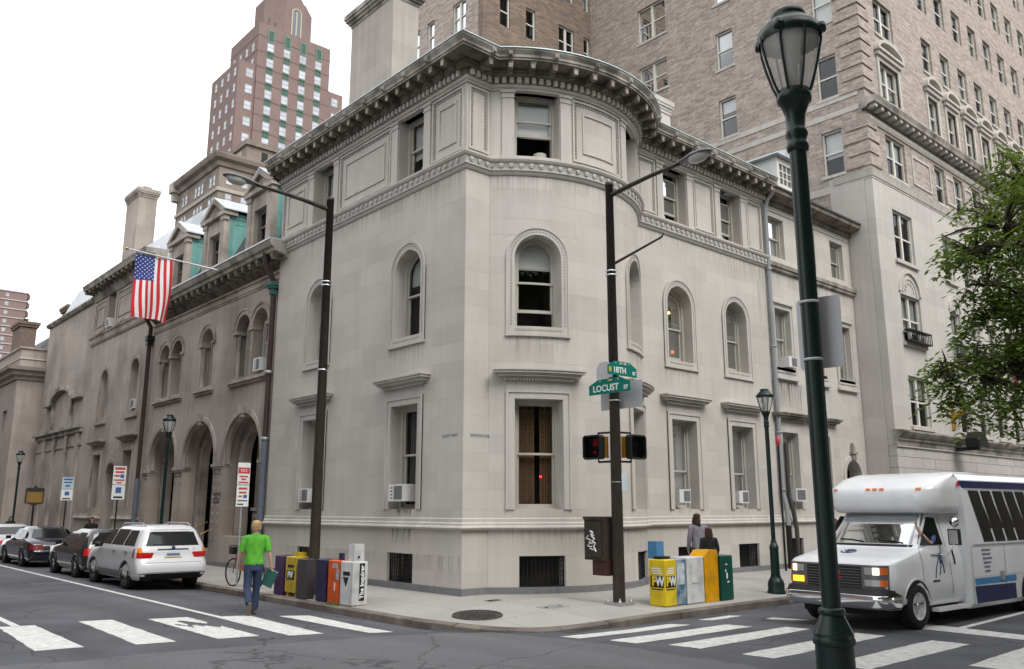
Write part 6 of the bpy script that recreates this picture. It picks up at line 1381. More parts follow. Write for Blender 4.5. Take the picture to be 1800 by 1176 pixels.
# ---- flag on its pole
t = thing('flag_staff', 'slim white flag staff projecting from the roof gutter', 'flag staff', (-.35, 12.9, 9.75), world=True)
MB().tube([(-.25, 12.9, 9.80), (-3.55, 12.9, 9.97)], [.035, .025], 8).build('staff', mat('white_staff', (.6, .6, .58), .5), t); MB().lathe([(.001, -.05), (.045, -.03), (.05, 0), (.045, .03), (.001, .05)], (-3.6, 12.9, 9.975), 10).build('finial', BRASS, t)
MB().box(-.45, -.2, 12.82, 12.98, 9.72, 9.88).build('bracket', GRILLE, t)
fl = thing('flag', 'red, white and blue striped flag with stars hanging from the staff', 'flag', (-2.7, 12.9, 8.7), world=True)
FR, FWh, FB2 = mat('flag_red', (.50, .02, .03), .8, .05), mat('flag_white', (.66, .66, .66), .8, .04), mat('flag_blue', (.03, .05, .22), .8, .05)
def flagpt(s, t_):        # s along staff (0 outer end..1), t down
    x = -3.32 + 1.18 * s; z = 9.88 - .02 * s - 2.08 * t_ - .12 * s * 0; x += .05 * t_ * math.sin(2 + s) + .06 * t_ * (s - .5) * 0
    y = 12.9 + .10 * math.sin(s * 12 + t_ * 2.2) * (t_ * .9 + .08) + .05 * math.sin(t_ * 5 + s * 3)
    return (x + .035 * math.sin(t_ * 6 + s * 5) * t_, y, z - .03 * math.sin(s * 9) * t_)
for i in range(13):
    s0, s1 = i / 13, (i + 1) / 13; t0 = .40 if i < 7 else 0.0; k = MB(); n = 24; vs = []
    for j in range(n + 1):
        tt = t0 + (1 - t0) * j / n
        for q in range(3): vs.append(flagpt(s0 + (s1 - s0) * q / 2, tt))
    k.add(vs, [(j * 3 + q, j * 3 + q + 1, j * 3 + q + 4, j * 3 + q + 3) for j in range(n) for q in range(2)], True); k.build('stripe', FR if i % 2 == 0 else FWh, fl)
k = MB(); n = 12; vs = [flagpt(7 / 13 * q / n, .40 * j / n) for j in range(n + 1) for q in range(n + 1)]; k.add(vs, [(j * (n + 1) + q, j * (n + 1) + q + 1, (j + 1) * (n + 1) + q + 1, (j + 1) * (n + 1) + q) for j in range(n) for q in range(n)], True); cn = k.build('canton', FB2, fl)
k = MB()
for r in range(9):
    for c in range(6 if r % 2 == 0 else 5):
        p = flagpt(7 / 13 * (r + .5) / 9, .40 * (c + (.5 if r % 2 == 0 else 1.0)) / 6); o = (p[0], p[1] - .012, p[2]); vs = [o]
        for a in range(10): rr_ = .028 if a % 2 == 0 else .012; vs.append((o[0] + rr_ * math.sin(a * math.pi / 5), o[1], o[2] + rr_ * math.cos(a * math.pi / 5)))
        k.add(vs, [(0, a + 1, (a + 1) % 10 + 1) for a in range(10)])
k.build('stars', FWh, cn, kind='stuff')
# ---- red and black stanchion sign beside the far lamp
t = thing('hydrant_marker', 'thin dark post with red knob beside the grey rain pipe', 'post', (11.8, -.6, zwalk(11.8, -.6)), world=True)
MB().tube([(11.8, -.6, 0), (11.8, -.6, 3.75)], .03, 8).build('post', GRILLE, t); MB().lathe([(.001, 3.68), (.05, 3.72), (.07, 3.85), (.05, 3.98), (.001, 4.02)], (11.8, -.6, 0), 12).build('knob', SRED, t)
# ================================================================= vehicles (built in local coordinates: x right, y forward, z up)
def rrect(yf, yr, hw, rf, rr, nc=6, ns=5, nf=4):
    p = []
    def arc_(cx, cy, r, a0): p.extend([(cx + r * math.cos(a0 + math.pi / 2 * i / nc), cy + r * math.sin(a0 + math.pi / 2 * i / nc)) for i in range(nc + 1)])
    def seg(a, b, n): p.extend([(a[0] + (b[0] - a[0]) * i / n, a[1] + (b[1] - a[1]) * i / n) for i in range(1, n)])
    arc_(hw - rf, yf - rf, rf, 0); seg((hw - rf, yf), (-hw + rf, yf), nf); arc_(-hw + rf, yf - rf, rf, math.pi / 2); seg((-hw, yf - rf), (-hw, yr + rr), ns)
    arc_(-hw + rr, yr + rr, rr, math.pi); seg((-hw + rr, yr), (hw - rr, yr), nf); arc_(hw - rr, yr + rr, rr, 1.5 * math.pi); seg((hw, yr + rr), (hw, yf - rf), ns)
    return p
class Body:
    def __init__(s, levels): s.L = levels
    def at(s, z):
        L = s.L
        if z <= L[0][0]: return L[0]
        for a, b in zip(L, L[1:]):
            if z <= b[0]:
                t = (z - a[0]) / max(1e-6, b[0] - a[0]); return tuple(p + (q - p) * t for p, q in zip(a, b))
        return L[-1]
    def mesh(s, cap=True):
        mb = MB(); rings = [rrect(*l[1:]) for l in s.L]; n = len(rings[0]); vs = [(x, y, l[0]) for l, r in zip(s.L, rings) for x, y in r]
        mb.add(vs, [(i * n + j, i * n + (j + 1) % n, (i + 1) * n + (j + 1) % n, (i + 1) * n + j) for i in range(len(rings) - 1) for j in range(n)], True)
        mb.add(vs[-n:], [tuple(range(n))]); mb.add(vs[:n], [tuple(range(n))[::-1]]); return mb
    def side(s, sx, y, z, off): return (sx * (s.at(z)[3] + off), y, z)
    def rear(s, x, z, off):
        _, yf, yr, hw, rf, rr = s.at(z); c = hw - rr; ax = abs(x); return (x, (yr if ax <= c else yr + rr - math.sqrt(max(0, rr * rr - (ax - c) ** 2))) - off, z)
    def front(s, x, z, off):
        _, yf, yr, hw, rf, rr = s.at(z); c = hw - rf; ax = abs(x); return (x, (yf if ax <= c else yf - rf + math.sqrt(max(0, rf * rf - (ax - c) ** 2))) + off, z)
def patch(fn, q, nu=8, nv=4, off=.006, thick=.0):
    """bilinear quad patch q=[(a,z) x4] laid on a body surface"""
    mb = MB(); vs = []
    for j in range(nv + 1):
        for i in range(nu + 1):
            s, t = i / nu, j / nv; a = [(q[0][k] * (1 - s) + q[1][k] * s) * (1 - t) + (q[3][k] * (1 - s) + q[2][k] * s) * t for k in (0, 1)]; vs.append(fn(a[0], a[1], off))
    return mb.add(vs, [(j * (nu + 1) + i, j * (nu + 1) + i + 1, (j + 1) * (nu + 1) + i + 1, (j + 1) * (nu + 1) + i) for j in range(nv) for i in range(nu)], True)
CGLASS = mat('car_glass', (.012, .014, .015), .06, .0, spec=.6); ALLOY = mat('alloy', (.50, .51, .53), .3, .05, 6, metal=.8)
TAILR, TAILO = mat('tail_red', (.45, .01, .01), .2, .05, spec=.6), mat('tail_amber', (.75, .22, .01), .2, .05, spec=.6)
def wheel(t, x, y, r, w, sx, rimr=.64, rimm=None):
    k = MB(); prof = [(r * rimr, -w / 2), (r * .90, -w / 2), (r * .985, -w / 2 + .03), (r, -w / 2 + .06), (r, w / 2 - .06), (r * .985, w / 2 - .03), (r * .90, w / 2), (r * rimr, w / 2)]
    k.lathe(prof, n=32); M = Matrix.Translation((x, y, r)) @ Matrix.Rotation(math.pi / 2 * sx, 4, 'Y'); k.xf(M); ty = k.build('wheel', RUBBER, t)
    k = MB(); k.lathe([(r * rimr, w / 2 - .005), (r * rimr * .93, w / 2), (r * rimr * .88, w / 2 - .05), (.001, w / 2 - .07)], n=32); k.xf(M); k.build('rim', mat('dark_rim', (.06, .06, .065), .4, metal=.5) if rimm is None else rimm, ty)
    k = MB()
    for i in range(5):
        a = i * 2 * math.pi / 5
        for da in (-.14, .14):
            k.add([(.03 * math.cos(a + da * 2), .03 * math.sin(a + da * 2), w / 2 - .03), (r * rimr * .9 * math.cos(a + da - .07), r * rimr * .9 * math.sin(a + da - .07), w / 2 - .015), (r * rimr * .9 * math.cos(a + da + .07), r * rimr * .9 * math.sin(a + da + .07), w / 2 - .015)], [(0, 1, 2)])
    k.lathe([(.05, w / 2 - .03), (.045, w / 2 - .012), (.001, w / 2 - .01)], n=14); k.xf(M); k.build('spokes', ALLOY, ty)
def arch_fill(t, B, y, r, sx, zmin, m=None):
    k = MB(); q = [(y + r * math.cos(math.pi * i / 20), max(zmin, .36) + (r) * math.sin(math.pi * i / 20) - .02) for i in range(21)]; q = [(y + r, zmin)] + q + [(y - r, zmin)]
    k.add([(sx * (B.at(max(z, .3))[3] + .005), a, z) for a, z in q], [tuple(range(len(q)))]); k.build('wheel_well', RUBBER, t)
    k = MB(); q = q[1:-1]; o = [(y + (a - y) * 1.09, .34 + (z - .34) * 1.09) for a, z in q]; vs = []
    for (a, z), (b, c) in zip(q, o): vs += [(sx * (B.at(z)[3] + .008), a, z), (sx * (B.at(c)[3] + .020), y + (b - y) * .98, .34 + (c - .34) * .98), (sx * (B.at(c)[3] + .004), b, c)]
    k.add(vs, [(3 * i + j, 3 * i + j + 1, 3 * i + j + 4, 3 * i + j + 3) for i in range(len(q) - 1) for j in range(2)], True); k.build('wheel_arch', m or RUBBER, t)
def car(label, loc, rz, levels, paint, yaxles, r, glassz, side_windows, rear_glass, sc_=1.0, lower=None, suv=False, lights=None, lower_z=0.5):
    t = thing('parked_car', label, 'car', loc, rz, group='cars parked along the left kerb'); t.scale = (sc_,) * 3; B = Body(levels); B.mesh().build('body', paint, t)
    for q in rear_glass: patch(B.rear, q, 12, 5, .006).build('rear_window', CGLASS, t)
    for sx in (-1, 1):
        for q in side_windows: patch(lambda a, z, o: B.side(sx, a, z, o), q, 6, 4, .005).build('side_window', CGLASS, t)
        for y in yaxles:
            arch_fill(t, B, y, r * 1.13, sx, levels[0][0], paint if not suv else mat('grey_cladding', (.20, .20, .21), .6)); wheel(t, sx * (levels[1][3] - .105), y, r, .22, sx)
        if lower: patch(lambda a, z, o: B.side(sx, a, z, o), [(yaxles[1] - r * 1.2, levels[0][0] + .03), (yaxles[0] + r * 1.2, levels[0][0] + .03), (yaxles[0] + r * 1.2, lower_z), (yaxles[1] - r * 1.2, lower_z)], 8, 2, .01).build('side_cladding', lower, t)
    return t, B
PEARL = mat('silver_white_paint', (.62, .62, .64), .22, .02, spec=.5, coat=.5); DKCAR = mat('dark_grey_paint', (.018, .018, .02), .12, .02, spec=.5, coat=.8); NVCAR = mat('black_blue_paint', (.010, .011, .018), .12, .02, spec=.5, coat=.8); SILV = mat('pale_silver_paint', (.40, .40, .40), .25, .02, coat=.4)
DSEAM = mat('panel_gap', (.05, .05, .05), .8)
# ---- SUV
LV = [(.30, 2.20, -2.22, .86, .30, .22), (.42, 2.28, -2.34, .925, .30, .22), (.62, 2.30, -2.36, .935, .32, .24), (.74, 2.26, -2.32, .935, .34, .24), (.80, 2.20, -2.24, .93, .36, .20), (.98, 2.05, -2.22, .925, .4, .2), (1.06, 1.5, -2.20, .92, .45, .2), (1.10, 1.15, -2.18, .90, .4, .2), (1.20, .98, -2.14, .87, .35, .18), (1.55, .42, -2.0, .70, .3, .16), (1.64, .2, -1.9, .64, .3, .2), (1.69, -.15, -1.7, .52, .3, .3)]
t, B = car('white SUV parked nearest the crossing with red and amber tail lights', (-3.36, 9.62, -.20), 0, LV, PEARL, (-1.37, 1.42), .375, None, [[(-1.86, 1.16), (-.98, 1.16), (-.98, 1.55), (-1.62, 1.55)], [(-.92, 1.16), (.05, 1.16), (.05, 1.57), (-.92, 1.57)], [(.1, 1.16), (.85, 1.16), (.40, 1.56), (.1, 1.57)]], [[(-.70, 1.16), (.70, 1.16), (.56, 1.57), (-.56, 1.57)]], .95, mat('grey_cladding', (.20, .20, .21), .6), True)
RZ = B.rear
patch(RZ, [(-.80, .30), (.80, .30), (.86, .47), (-.86, .47)], 12, 2, .02).build('lower_bumper', BLACKP, t)
k = patch(RZ, [(-.90, .50), (.90, .50), (.90, .70), (-.90, .70)], 16, 4, .015); k.build('bumper', PEARL, t)
for sx in (-1, 1):
    w = lambda a, z, o: RZ(a, z, o)
    patch(w, [(sx * .915, .86), (sx * .56, .86), (sx * .50, .99), (sx * .90, 1.0)], 8, 3, .012).build('tail_light', TAILR, t)
    patch(w, [(sx * .905, 1.0), (sx * .78, .99), (sx * .80, 1.12), (sx * .885, 1.12)], 4, 3, .013).build('turn_light', TAILO, t)
    patch(lambda a, z, o: B.side(sx, a, z, o), [(-2.0, .88), (-1.86, .88), (-1.92, 1.10), (-2.0, 1.10)], 3, 3, .012).build('side_lamp', TAILR, t)
    k = MB(); k.tube([(sx * .60, -1.75, 1.66), (sx * .605, -1.5, 1.735), (sx * .60, .0, 1.73), (sx * .57, .28, 1.65)], .018, 8); k.build('roof_rail', ALLOY, t)
    k = MB(); k.lathe([(.001, -.11), (.06, -.09), (.075, 0), (.06, .09), (.001, .11)], n=12); k.xf(Matrix.Translation((sx * 1.0, .82, 1.14)) @ Matrix.Rotation(math.pi / 2, 4, 'Y')); k.build('mirror', BLACKP, t)
    for y in (-1.35, -.35): k = MB(); k.box(*(sorted((sx * .925, sx * .955))), y - .09, y + .09, .99, 1.025); k.build('door_handle', ALLOY, t)
patch(RZ, [(-.42, 1.055), (.42, 1.055), (.40, 1.085), (-.40, 1.085)], 6, 1, .012).build('handle_strip', BLACKP, t)
pl = patch(RZ, [(-.22, .86), (.22, .86), (.22, 1.0), (-.22, 1.0)], 4, 1, .013).build('number_plate', mat('plate_pale', (.55, .60, .62), .5), t)
patch(RZ, [(-.17, .905), (.17, .905), (.17, .965), (-.17, .965)], 4, 1, .0145).build('plate_print', mat('plate_print', (.10, .14, .3), .6, .6, 60), pl); patch(RZ, [(-.22, .86), (.22, .86), (.22, .885), (-.22, .885)], 4, 1, .0142).build('plate_band', mat('plate_yellow', (.6, .45, .08), .5), pl)
k = MB(); k.lathe([(.045, 0), (.05, .008), (.001, .012)], n=16); k.xf(Matrix.Translation((0, -2.215, 1.11)) @ Matrix.Rotation(math.pi / 2, 4, 'X')); k.build('round_badge', mat('badge_blue', (.05, .08, .2), .3), t)
k = MB(); k.tube([(0, -2.17, 1.17), (-.3, -2.155, 1.195), (-.52, -2.15, 1.20)], .009, 5); k.build('wiper', BLACKP, t)
letter_on('3.0i', .055, RZ(.56, 1.08, .012), (1, 0, 0), (0, 0, 1), ALLOY, t, 'badge_letters')
patch(RZ, [(-.86, .735), (.86, .735), (.86, .742), (-.86, .742)], 12, 1, .004).build('tailgate_seam', DSEAM, t)
# ---- dark hatch, black sedan, pale car beyond
LH = [(.28, 1.95, -1.95, .78, .3, .2), (.45, 2.0, -2.02, .84, .3, .22), (.62, 1.98, -2.0, .845, .32, .24), (.85, 1.85, -1.92, .84, .36, .2), (.93, 1.2, -1.90, .82, .4, .2), (1.0, .85, -1.86, .79, .35, .2), (1.32, .25, -1.72, .62, .3, .16), (1.42, -.1, -1.6, .52, .3, .3)]
t, B = car('dark grey hatchback parked in front of the white SUV', (-3.32, 14.25, -.2), 0, LH, DKCAR, (-1.18, 1.2), .31, None, [[(-1.6, .98), (-.75, .98), (-.75, 1.32), (-1.45, 1.32)], [(-.7, .98), (.2, .98), (.15, 1.34), (-.7, 1.34)], [(.24, .98), (.75, .98), (.3, 1.32), (.2, 1.33)]], [[(-.62, .99), (.62, .99), (.52, 1.33), (-.52, 1.33)]])
for sx in (-1, 1): patch(B.rear, [(sx * .82, .68), (sx * .56, .68), (sx * .56, .88), (sx * .80, .88)], 6, 3, .012).build('tail_light', TAILR, t); MB().box(*sorted((sx * .82, sx * .98)), .5, .62, .95, 1.06).build('mirror', DKCAR, t)
patch(B.rear, [(-.2, .62), (.2, .62), (.2, .74), (-.2, .74)], 3, 1, .012).build('number_plate', mat('plate_pale', (.55, .60, .62), .5), t)
LS = [(.26, 2.25, -2.25, .80, .3, .2), (.45, 2.32, -2.34, .86, .3, .22), (.62, 2.3, -2.3, .865, .32, .24), (.82, 2.1, -2.25, .86, .36, .2), (.93, 1.4, -2.1, .84, .4, .25), (.99, .95, -1.45, .80, .35, .3), (1.30, .35, -.95, .63, .3, .3), (1.40, -.05, -.6, .52, .3, .3)]
t, B = car('black four-door sedan parked third from the crossing', (-3.36, 20.75, -.2), 0, LS, NVCAR, (-1.3, 1.35), .32, None, [[(-1.25, 1.0), (-.45, 1.0), (-.45, 1.29), (-.92, 1.29)], [(-.4, 1.0), (.45, 1.0), (.35, 1.31), (-.4, 1.31)]], [[(-.62, 1.01), (.62, 1.01), (.48, 1.29), (-.48, 1.29)]])
for sx in (-1, 1): patch(B.rear, [(sx * .84, .64), (sx * .42, .64), (sx * .42, .80), (sx * .82, .80)], 6, 3, .012).build('tail_light', mat('tail_dark_red', (.18, .01, .01), .2, spec=.6), t); MB().box(*sorted((sx * .84, sx * .99)), .6, .72, .95, 1.06).build('mirror', NVCAR, t)
patch(B.rear, [(-.84, .58), (.84, .58), (.84, .605), (-.84, .605)], 10, 1, .014).build('chrome_strip', CHROME, t); patch(B.rear, [(-.2, .62), (.2, .62), (.2, .76), (-.2, .76)], 3, 1, .013).build('number_plate', mat('plate_pale', (.55, .60, .62), .5), t)
t, B = car('pale silver sedan parked farthest left', (-3.36, 26.3, -.2), 0, LS, SILV, (-1.3, 1.35), .32, None, [[(-1.25, 1.0), (-.45, 1.0), (-.45, 1.29), (-.92, 1.29)], [(-.4, 1.0), (.45, 1.0), (.35, 1.31), (-.4, 1.31)]], [[(-.62, 1.01), (.62, 1.01), (.48, 1.29), (-.48, 1.29)]])
for sx in (-1, 1): patch(B.rear, [(sx * .84, .64), (sx * .42, .64), (sx * .42, .80), (sx * .82, .80)], 6, 3, .012).build('tail_light', TAILR, t)

# ---- shuttle bus
BW = mat('bus_white_paint', (.74, .75, .77), .26, .03, 2, spec=.5, coat=.4, streak=.06, dark=(.5, .49, .47), darkscale=1.6, darkamt=.12); NAVY = mat('bus_navy', (.012, .018, .085), .25, .02, coat=.4); SKYB = mat('bus_light_blue', (.04, .22, .48), .3, .02, coat=.3); DGLASS = mat('bus_dark_glass', (.010, .012, .012), .07, spec=.6)
bus = thing('shuttle_bus', 'white shuttle bus with blue stripes turning out behind the lamp post', 'bus', (3.26, -7.22, -.14), R_(86.5))
CB = Body([(.34, .78, -1.75, .88, .25, .05), (.44, .86, -1.75, .95, .3, .05), (.72, .90, -1.75, .965, .3, .05), (1.05, .88, -1.75, .955, .3, .05), (1.10, .80, -1.75, .95, .32, .05), (1.17, .45, -1.75, .935, .35, .05), (1.27, -.12, -1.75, .92, .3, .05), (1.31, -.26, -1.75, .905, .25, .05), (1.88, -.84, -1.75, .80, .22, .05), (1.92, -.95, -1.75, .78, .22, .05)])
CB.mesh().build('cab', BW, bus)
CP = Body([(1.88, -.78, -1.78, .93, .26, .05), (1.91, -.70, -1.78, .98, .30, .05), (2.02, -.64, -1.78, 1.01, .32, .05), (2.28, -.64, -1.78, 1.03, .34, .05), (2.34, -.69, -1.78, 1.03, .36, .05), (2.50, -.98, -1.78, 1.01, .40, .05), (2.59, -1.35, -1.78, .94, .4, .05), (2.61, -1.6, -1.78, .86, .15, .05)])
CP.mesh().build('roof_cap', BW, bus)
bb = [(-1.62, .22), (-1.62, 2.52)]
k = MB(); q = [(-1.0, .22), (-1.06, .30), (-1.085, 1.2), (-1.06, 2.30), (-1.02, 2.48), (-.90, 2.58), (-.5, 2.62), (.5, 2.62), (.90, 2.58), (1.02, 2.48), (1.06, 2.30), (1.085, 1.2), (1.06, .30), (1.0, .22)]
k.prism(q, lambda x, z: (x, -1.72 + (z - 1.2) * .0, z), lambda x, z: (x, -6.8, z)); body = k.build('coach_body', BW, bus)
def bside(sx): return lambda y, z, o: (sx * ((1.06 + (z - .3) / .9 * .025 if z < 1.2 else 1.085 - (z - 1.2) / 1.1 * .025 if z < 2.3 else 1.06 - (z - 2.3) / .18 * .04) + o), y, z)
for sx in (-1, 1):
    f = bside(sx)
    patch(f, [(-1.75, 2.33), (-6.8, 2.33), (-6.8, 2.46), (-1.70, 2.46)], 2, 2, .004).build('roof_stripe', NAVY, bus)
    patch(f, [(-1.9, .30), (-3.55, .30), (-3.55, .58), (-1.85, .60)], 2, 3, .004).build('lower_stripe', NAVY, bus); patch(f, [(-4.95, .30), (-6.8, .30), (-6.8, .60), (-4.95, .60)], 2, 3, .004).build('lower_stripe', NAVY, bus)
    patch(f, [(-1.88, .62), (-3.6, .62), (-3.6, .73), (-1.86, .73)], 2, 1, .004).build('light_stripe', SKYB, bus); patch(f, [(-4.9, .62), (-6.8, .62), (-6.8, .73), (-4.9, .73)], 2, 1, .004).build('light_stripe', SKYB, bus)
    patch(f, [(-1.9, 1.30), (-6.8, 1.30), (-6.8, 1.325), (-1.9, 1.325)], 2, 1, .010).build('rub_rail', ALLOY, bus)
    for i in range(9):
        y0 = -2.36 - i * .50; k = MB(); b0, b1, t0, t1 = y0, y0 - .44, y0 + .40, y0 - .04
        if t1 < -6.7: continue
        def qq(g): return [(b0 - g, 1.36 + g), (b1 + g, 1.36 + g), (b1 + .02, 1.40 + g), (t1 + g, 2.26 - g), (t1 + .03, 2.29 - g), (t0 - g, 2.29 - g), (t0 - g - .02, 2.24), (b0 - g, 1.40)]
        k.add([f(a, z, .004) for a, z in qq(0)], [tuple(range(8))]); wf = k.build('side_window', BLACKP, bus)
        k = MB(); k.add([f(a, z, .008) for a, z in [(b0 - .035, 1.60), (b1 + .035, 1.60), (t1 + .035, 2.25), (t0 - .05, 2.25)]], [(0, 1, 2, 3)]); k.build('pane', DGLASS, wf)
        k = MB(); k.add([f(a, z, .008) for a, z in [(b0 - .035, 1.40), (b1 + .035, 1.40), (b1 + .045 + .06, 1.575), (b0 - .05 + .08, 1.575)]], [(0, 1, 2, 3)]); k.build('pane', DGLASS, wf)
    for i in range(6):
        k = MB(); z = 1.20 - i * .075; a = -2.20 - .02 * i; w_ = (.36, .34, .38, .30, .24, .22)[i]; k.add([f(a, z, .005), f(a - w_, z, .005), f(a - w_, z + .035, .005), f(a, z + .035, .005)], [(0, 1, 2, 3)])
        if sx < 0: k.build('text_line', mat('blurred_print', (.16, .17, .24), .7, .5, 60), bus)
    MB().box(*sorted((sx * 1.07, sx * 1.10)), -3.05, -2.9, .66, .82).build('fuel_flap', ALLOY, bus)
    for yy in (-1.80, -3.15, -4.9, -6.2): patch(f, [(yy, .30), (yy - .010, .30), (yy - .010, 1.30), (yy, 1.30)], 1, 4, .006).build('panel_seam', DSEAM, bus)
    patch(f, [(-1.8, 2.31), (-6.8, 2.31), (-6.8, 2.318), (-1.8, 2.318)], 2, 1, .006).build('panel_seam', DSEAM, bus)
    k = MB()
    for i in range(48): 
        for zz_ in (1.27, .76): a = f(-1.85 - i * .1, zz_, .006); k.box(a[0] - .004, a[0] + .004, a[1] - .007, a[1] + .007, a[2] - .007, a[2] + .007)
    k.build('rivets', ALLOY, bus, kind='stuff')
    wheel(bus, sx * .86, 0, .37, .23, sx, .6, BW); wheel(bus, sx * .90, -4.27, .37, .26, sx, .6, BW)
    arch_fill(bus, CB, 0, .45, sx, .34, BW)
    k = MB(); q = [(-4.27 + .50 * math.cos(math.pi * i / 16), .30 + .52 * math.sin(math.pi * i / 16)) for i in range(17)]; k.add([f(a, z, .005) for a, z in q], [tuple(range(17))]); k.build('wheel_well', RUBBER, bus)
    # driver / passenger door window, door seams, handle, mirror, step
    patch(lambda y, z, o: CB.side(sx, y, z, o), [(-.32, 1.34), (-1.14, 1.34), (-1.08, 1.80), (-.80, 1.82)], 6, 4, .008).build('door_window', DGLASS, bus)
    for (a, b, c, d) in ((-.25, .5, -.25, 1.3), (-1.25, .5, -1.2, 1.85)): patch(lambda y, z, o: CB.side(sx, y, z, o), [(a, b), (a - .012, b), (c - .012, d), (c, d)], 1, 8, .003).build('door_seam', DSEAM, bus)
    patch(lambda y, z, o: CB.side(sx, y, z, o), [(-1.38, 1.0), (-1.44, 1.0), (-1.44, 1.24), (-1.38, 1.24)], 1, 2, .008).build('air_slot', BLACKP, bus)
    patch(lambda y, z, o: CB.side(sx, y, z, o), [(-.55, .73), (-.80, .73), (-.80, .76), (-.55, .76)], 1, 1, .008).build('badge', BLACKP, bus)
    MB().box(*sorted((sx * .90, sx * 1.03)), -1.7, -.55, .25, .31).build('running_board', BW, bus)
    MB().tube([(sx * .93, -.95, 1.16), (sx * 1.05, -1.0, 1.20), (sx * 1.16, -1.05, 1.36)], .012, 6).build('mirror_arm', CHROME, bus)
    k = MB(); k.box(*sorted((sx * 1.06, sx * 1.25)), -1.12, -1.04, 1.34, 1.61); k.build('mirror', BLACKP, bus); MB().box(*sorted((sx * 1.08, sx * 1.23)), -1.038, -1.034, 1.36, 1.59).build('mirror_shell', ALLOY, bus)
    k = MB(); k.lathe([(.001, -.05), (.06, -.04), (.085, 0), (.06, .05), (.001, .07)], n=16); k.xf(Matrix.Translation((sx * 1.18, -1.06, 1.73)) @ Matrix.Rotation(-math.pi / 2, 4, 'X')); k.build('round_mirror', CHROME, bus)
    patch(lambda y, z, o: CP.side(sx, y, z, o), [(-1.70, 2.36), (-1.60, 2.36), (-1.60, 2.44), (-1.70, 2.44)], 2, 2, .03).build('marker_light', TAILR, bus)
FZ = CB.front
patch(FZ, [(-.84, 1.36), (.84, 1.36), (.74, 1.88), (-.74, 1.88)], 16, 6, .006).build('windshield', glass('windshield_glass', trans=.35), bus)
patch(FZ, [(-.90, 1.31), (.90, 1.31), (.90, 1.35), (-.90, 1.35)], 14, 1, .008).build('wiper_cowl', BLACKP, bus)
for a, b in (((-.62, 1.38), (-.15, 1.42)), ((.1, 1.38), (.58, 1.42))): MB().tube([FZ(*a, .02), FZ((a[0] + b[0]) / 2, (a[1] + b[1]) / 2 + .012, .02), FZ(*b, .02)], .009, 5).build('wiper', BLACKP, bus)
GFR = mat('grille_grey', (.14, .14, .15), .4, .05, 5, metal=.4)
patch(FZ, [(-.91, .66), (.91, .66), (.91, 1.05), (-.91, 1.05)], 18, 4, .012).build('grille_frame', GFR, bus)
patch(FZ, [(-.50, .68), (.50, .68), (.50, 1.02), (-.50, 1.02)], 10, 3, .018).build('grille', BLACKP, bus)
for i in range(7): patch(FZ, [(-.49, .70 + i * .045), (.49, .70 + i * .045), (.49, .712 + i * .045), (-.49, .712 + i * .045)], 10, 1, .024).build('grille_bar', GFR, bus)
letter_on('GMC', .13, FZ(0, .86, .03), (-1, 0, 0), (0, 0, 1), mat('badge_red', (.55, .02, .02), .4), bus, 'badge_letters', bold=.008)
HLON = emit('headlight_lit', (1.0, .78, .5), 2.2); HLD = mat('headlight_lens', (.35, .34, .33), .1, .1, spec=.7); AML = mat('amber_lens', (.60, .13, .01), .2, spec=.6); AMON = emit('amber_signal_lit', (1.0, .42, .02), 1.6)
for sx in (-1, 1):
    for (a, b, z0, z1, m, nm) in ((.56, .70, .90, 1.01, HLD, 'headlight'), (.70, .80, .90, 1.01, HLON, 'headlight'), (.80, .90, .90, 1.01, AML, 'turn_light'), (.56, .80, .72, .82, HLD if sx < 0 else AMON, 'fog_light'), (.80, .90, .72, .82, AML, 'turn_light')):
        patch(FZ, [(sx * a, z0), (sx * b, z0), (sx * b, z1), (sx * a, z1)], 4, 2, .022).build(nm, m, bus)
BM = Body([(.36, .98, .5, .92, .22, .05), (.40, 1.02, .5, .97, .24, .05), (.56, 1.04, .5, .98, .24, .05), (.58, 1.03, .5, .97, .24, .05)]); BM.mesh().build('bumper', CHROME, bus)
Body([(.582, 1.02, .5, .96, .24, .05), (.66, .98, .5, .94, .24, .05)]).mesh().build('bumper_top', BLACKP, bus)
for x in (-.80, -.13, 0, .13, .80): patch(CP.front, [(x - .045, 2.29), (x + .045, 2.29), (x + .045, 2.325), (x - .045, 2.325)], 2, 1, .018).build('marker_light', AML, bus)
LGO = mat('logo_blue', (.02, .04, .16), .4)
hq = [(.10 * math.cos(a) , .06 * math.sin(a)) for a in [i * .35 for i in range(16)]]; cx_, cy_ = .12, .18
def hoodz(y): return 1.17 + (.45 - y) / .57 * .10 + .012
MB().tube([(cx_ + 1.3 * a, cy_ + 1.9 * b, hoodz(cy_ + 1.9 * b)) for a, b in hq], .009, 5).build('hood_logo', LGO, bus); MB().tube([(cx_ + .02, cy_ + .06, hoodz(cy_ + .06)), (cx_ - .06, cy_ - .10, hoodz(cy_ - .1)), (cx_ + .10, cy_ - .04, hoodz(cy_ - .04))], .009, 5).build('hood_logo', LGO, bus)
dl = [(-.66, .80), (-.72, .96), (-.82, 1.10), (-.90, 1.20), (-.98, 1.15), (-.95, 1.05), (-.86, 1.04), (-.88, 1.14), (-.97, 1.0), (-.98, .86)]
MB().tube([CB.side(-1, a, z, .008) for a, z in dl], .008, 5).build('door_logo', LGO, bus); MB().tube([CB.side(-1, a, z, .008) for a, z in ((-.82, .84), (-.88, .98), (-.96, 1.22), (-1.02, 1.32))], .008, 5).build('door_logo', LGO, bus)
MB().tube([CB.side(-1, a, z, .012) for a, z in ((-.60, 1.18), (-.98, 1.17))], .012, 5).build('grab_handle', CHROME, bus)
MB().box(-.86, .86, -1.6, -.7, 1.0, 1.28).build('dashboard', BLACKP, bus); MB().box(-.75, -.25, -1.72, -1.6, .8, 1.75).build('driver_seat', BLACKP, bus)
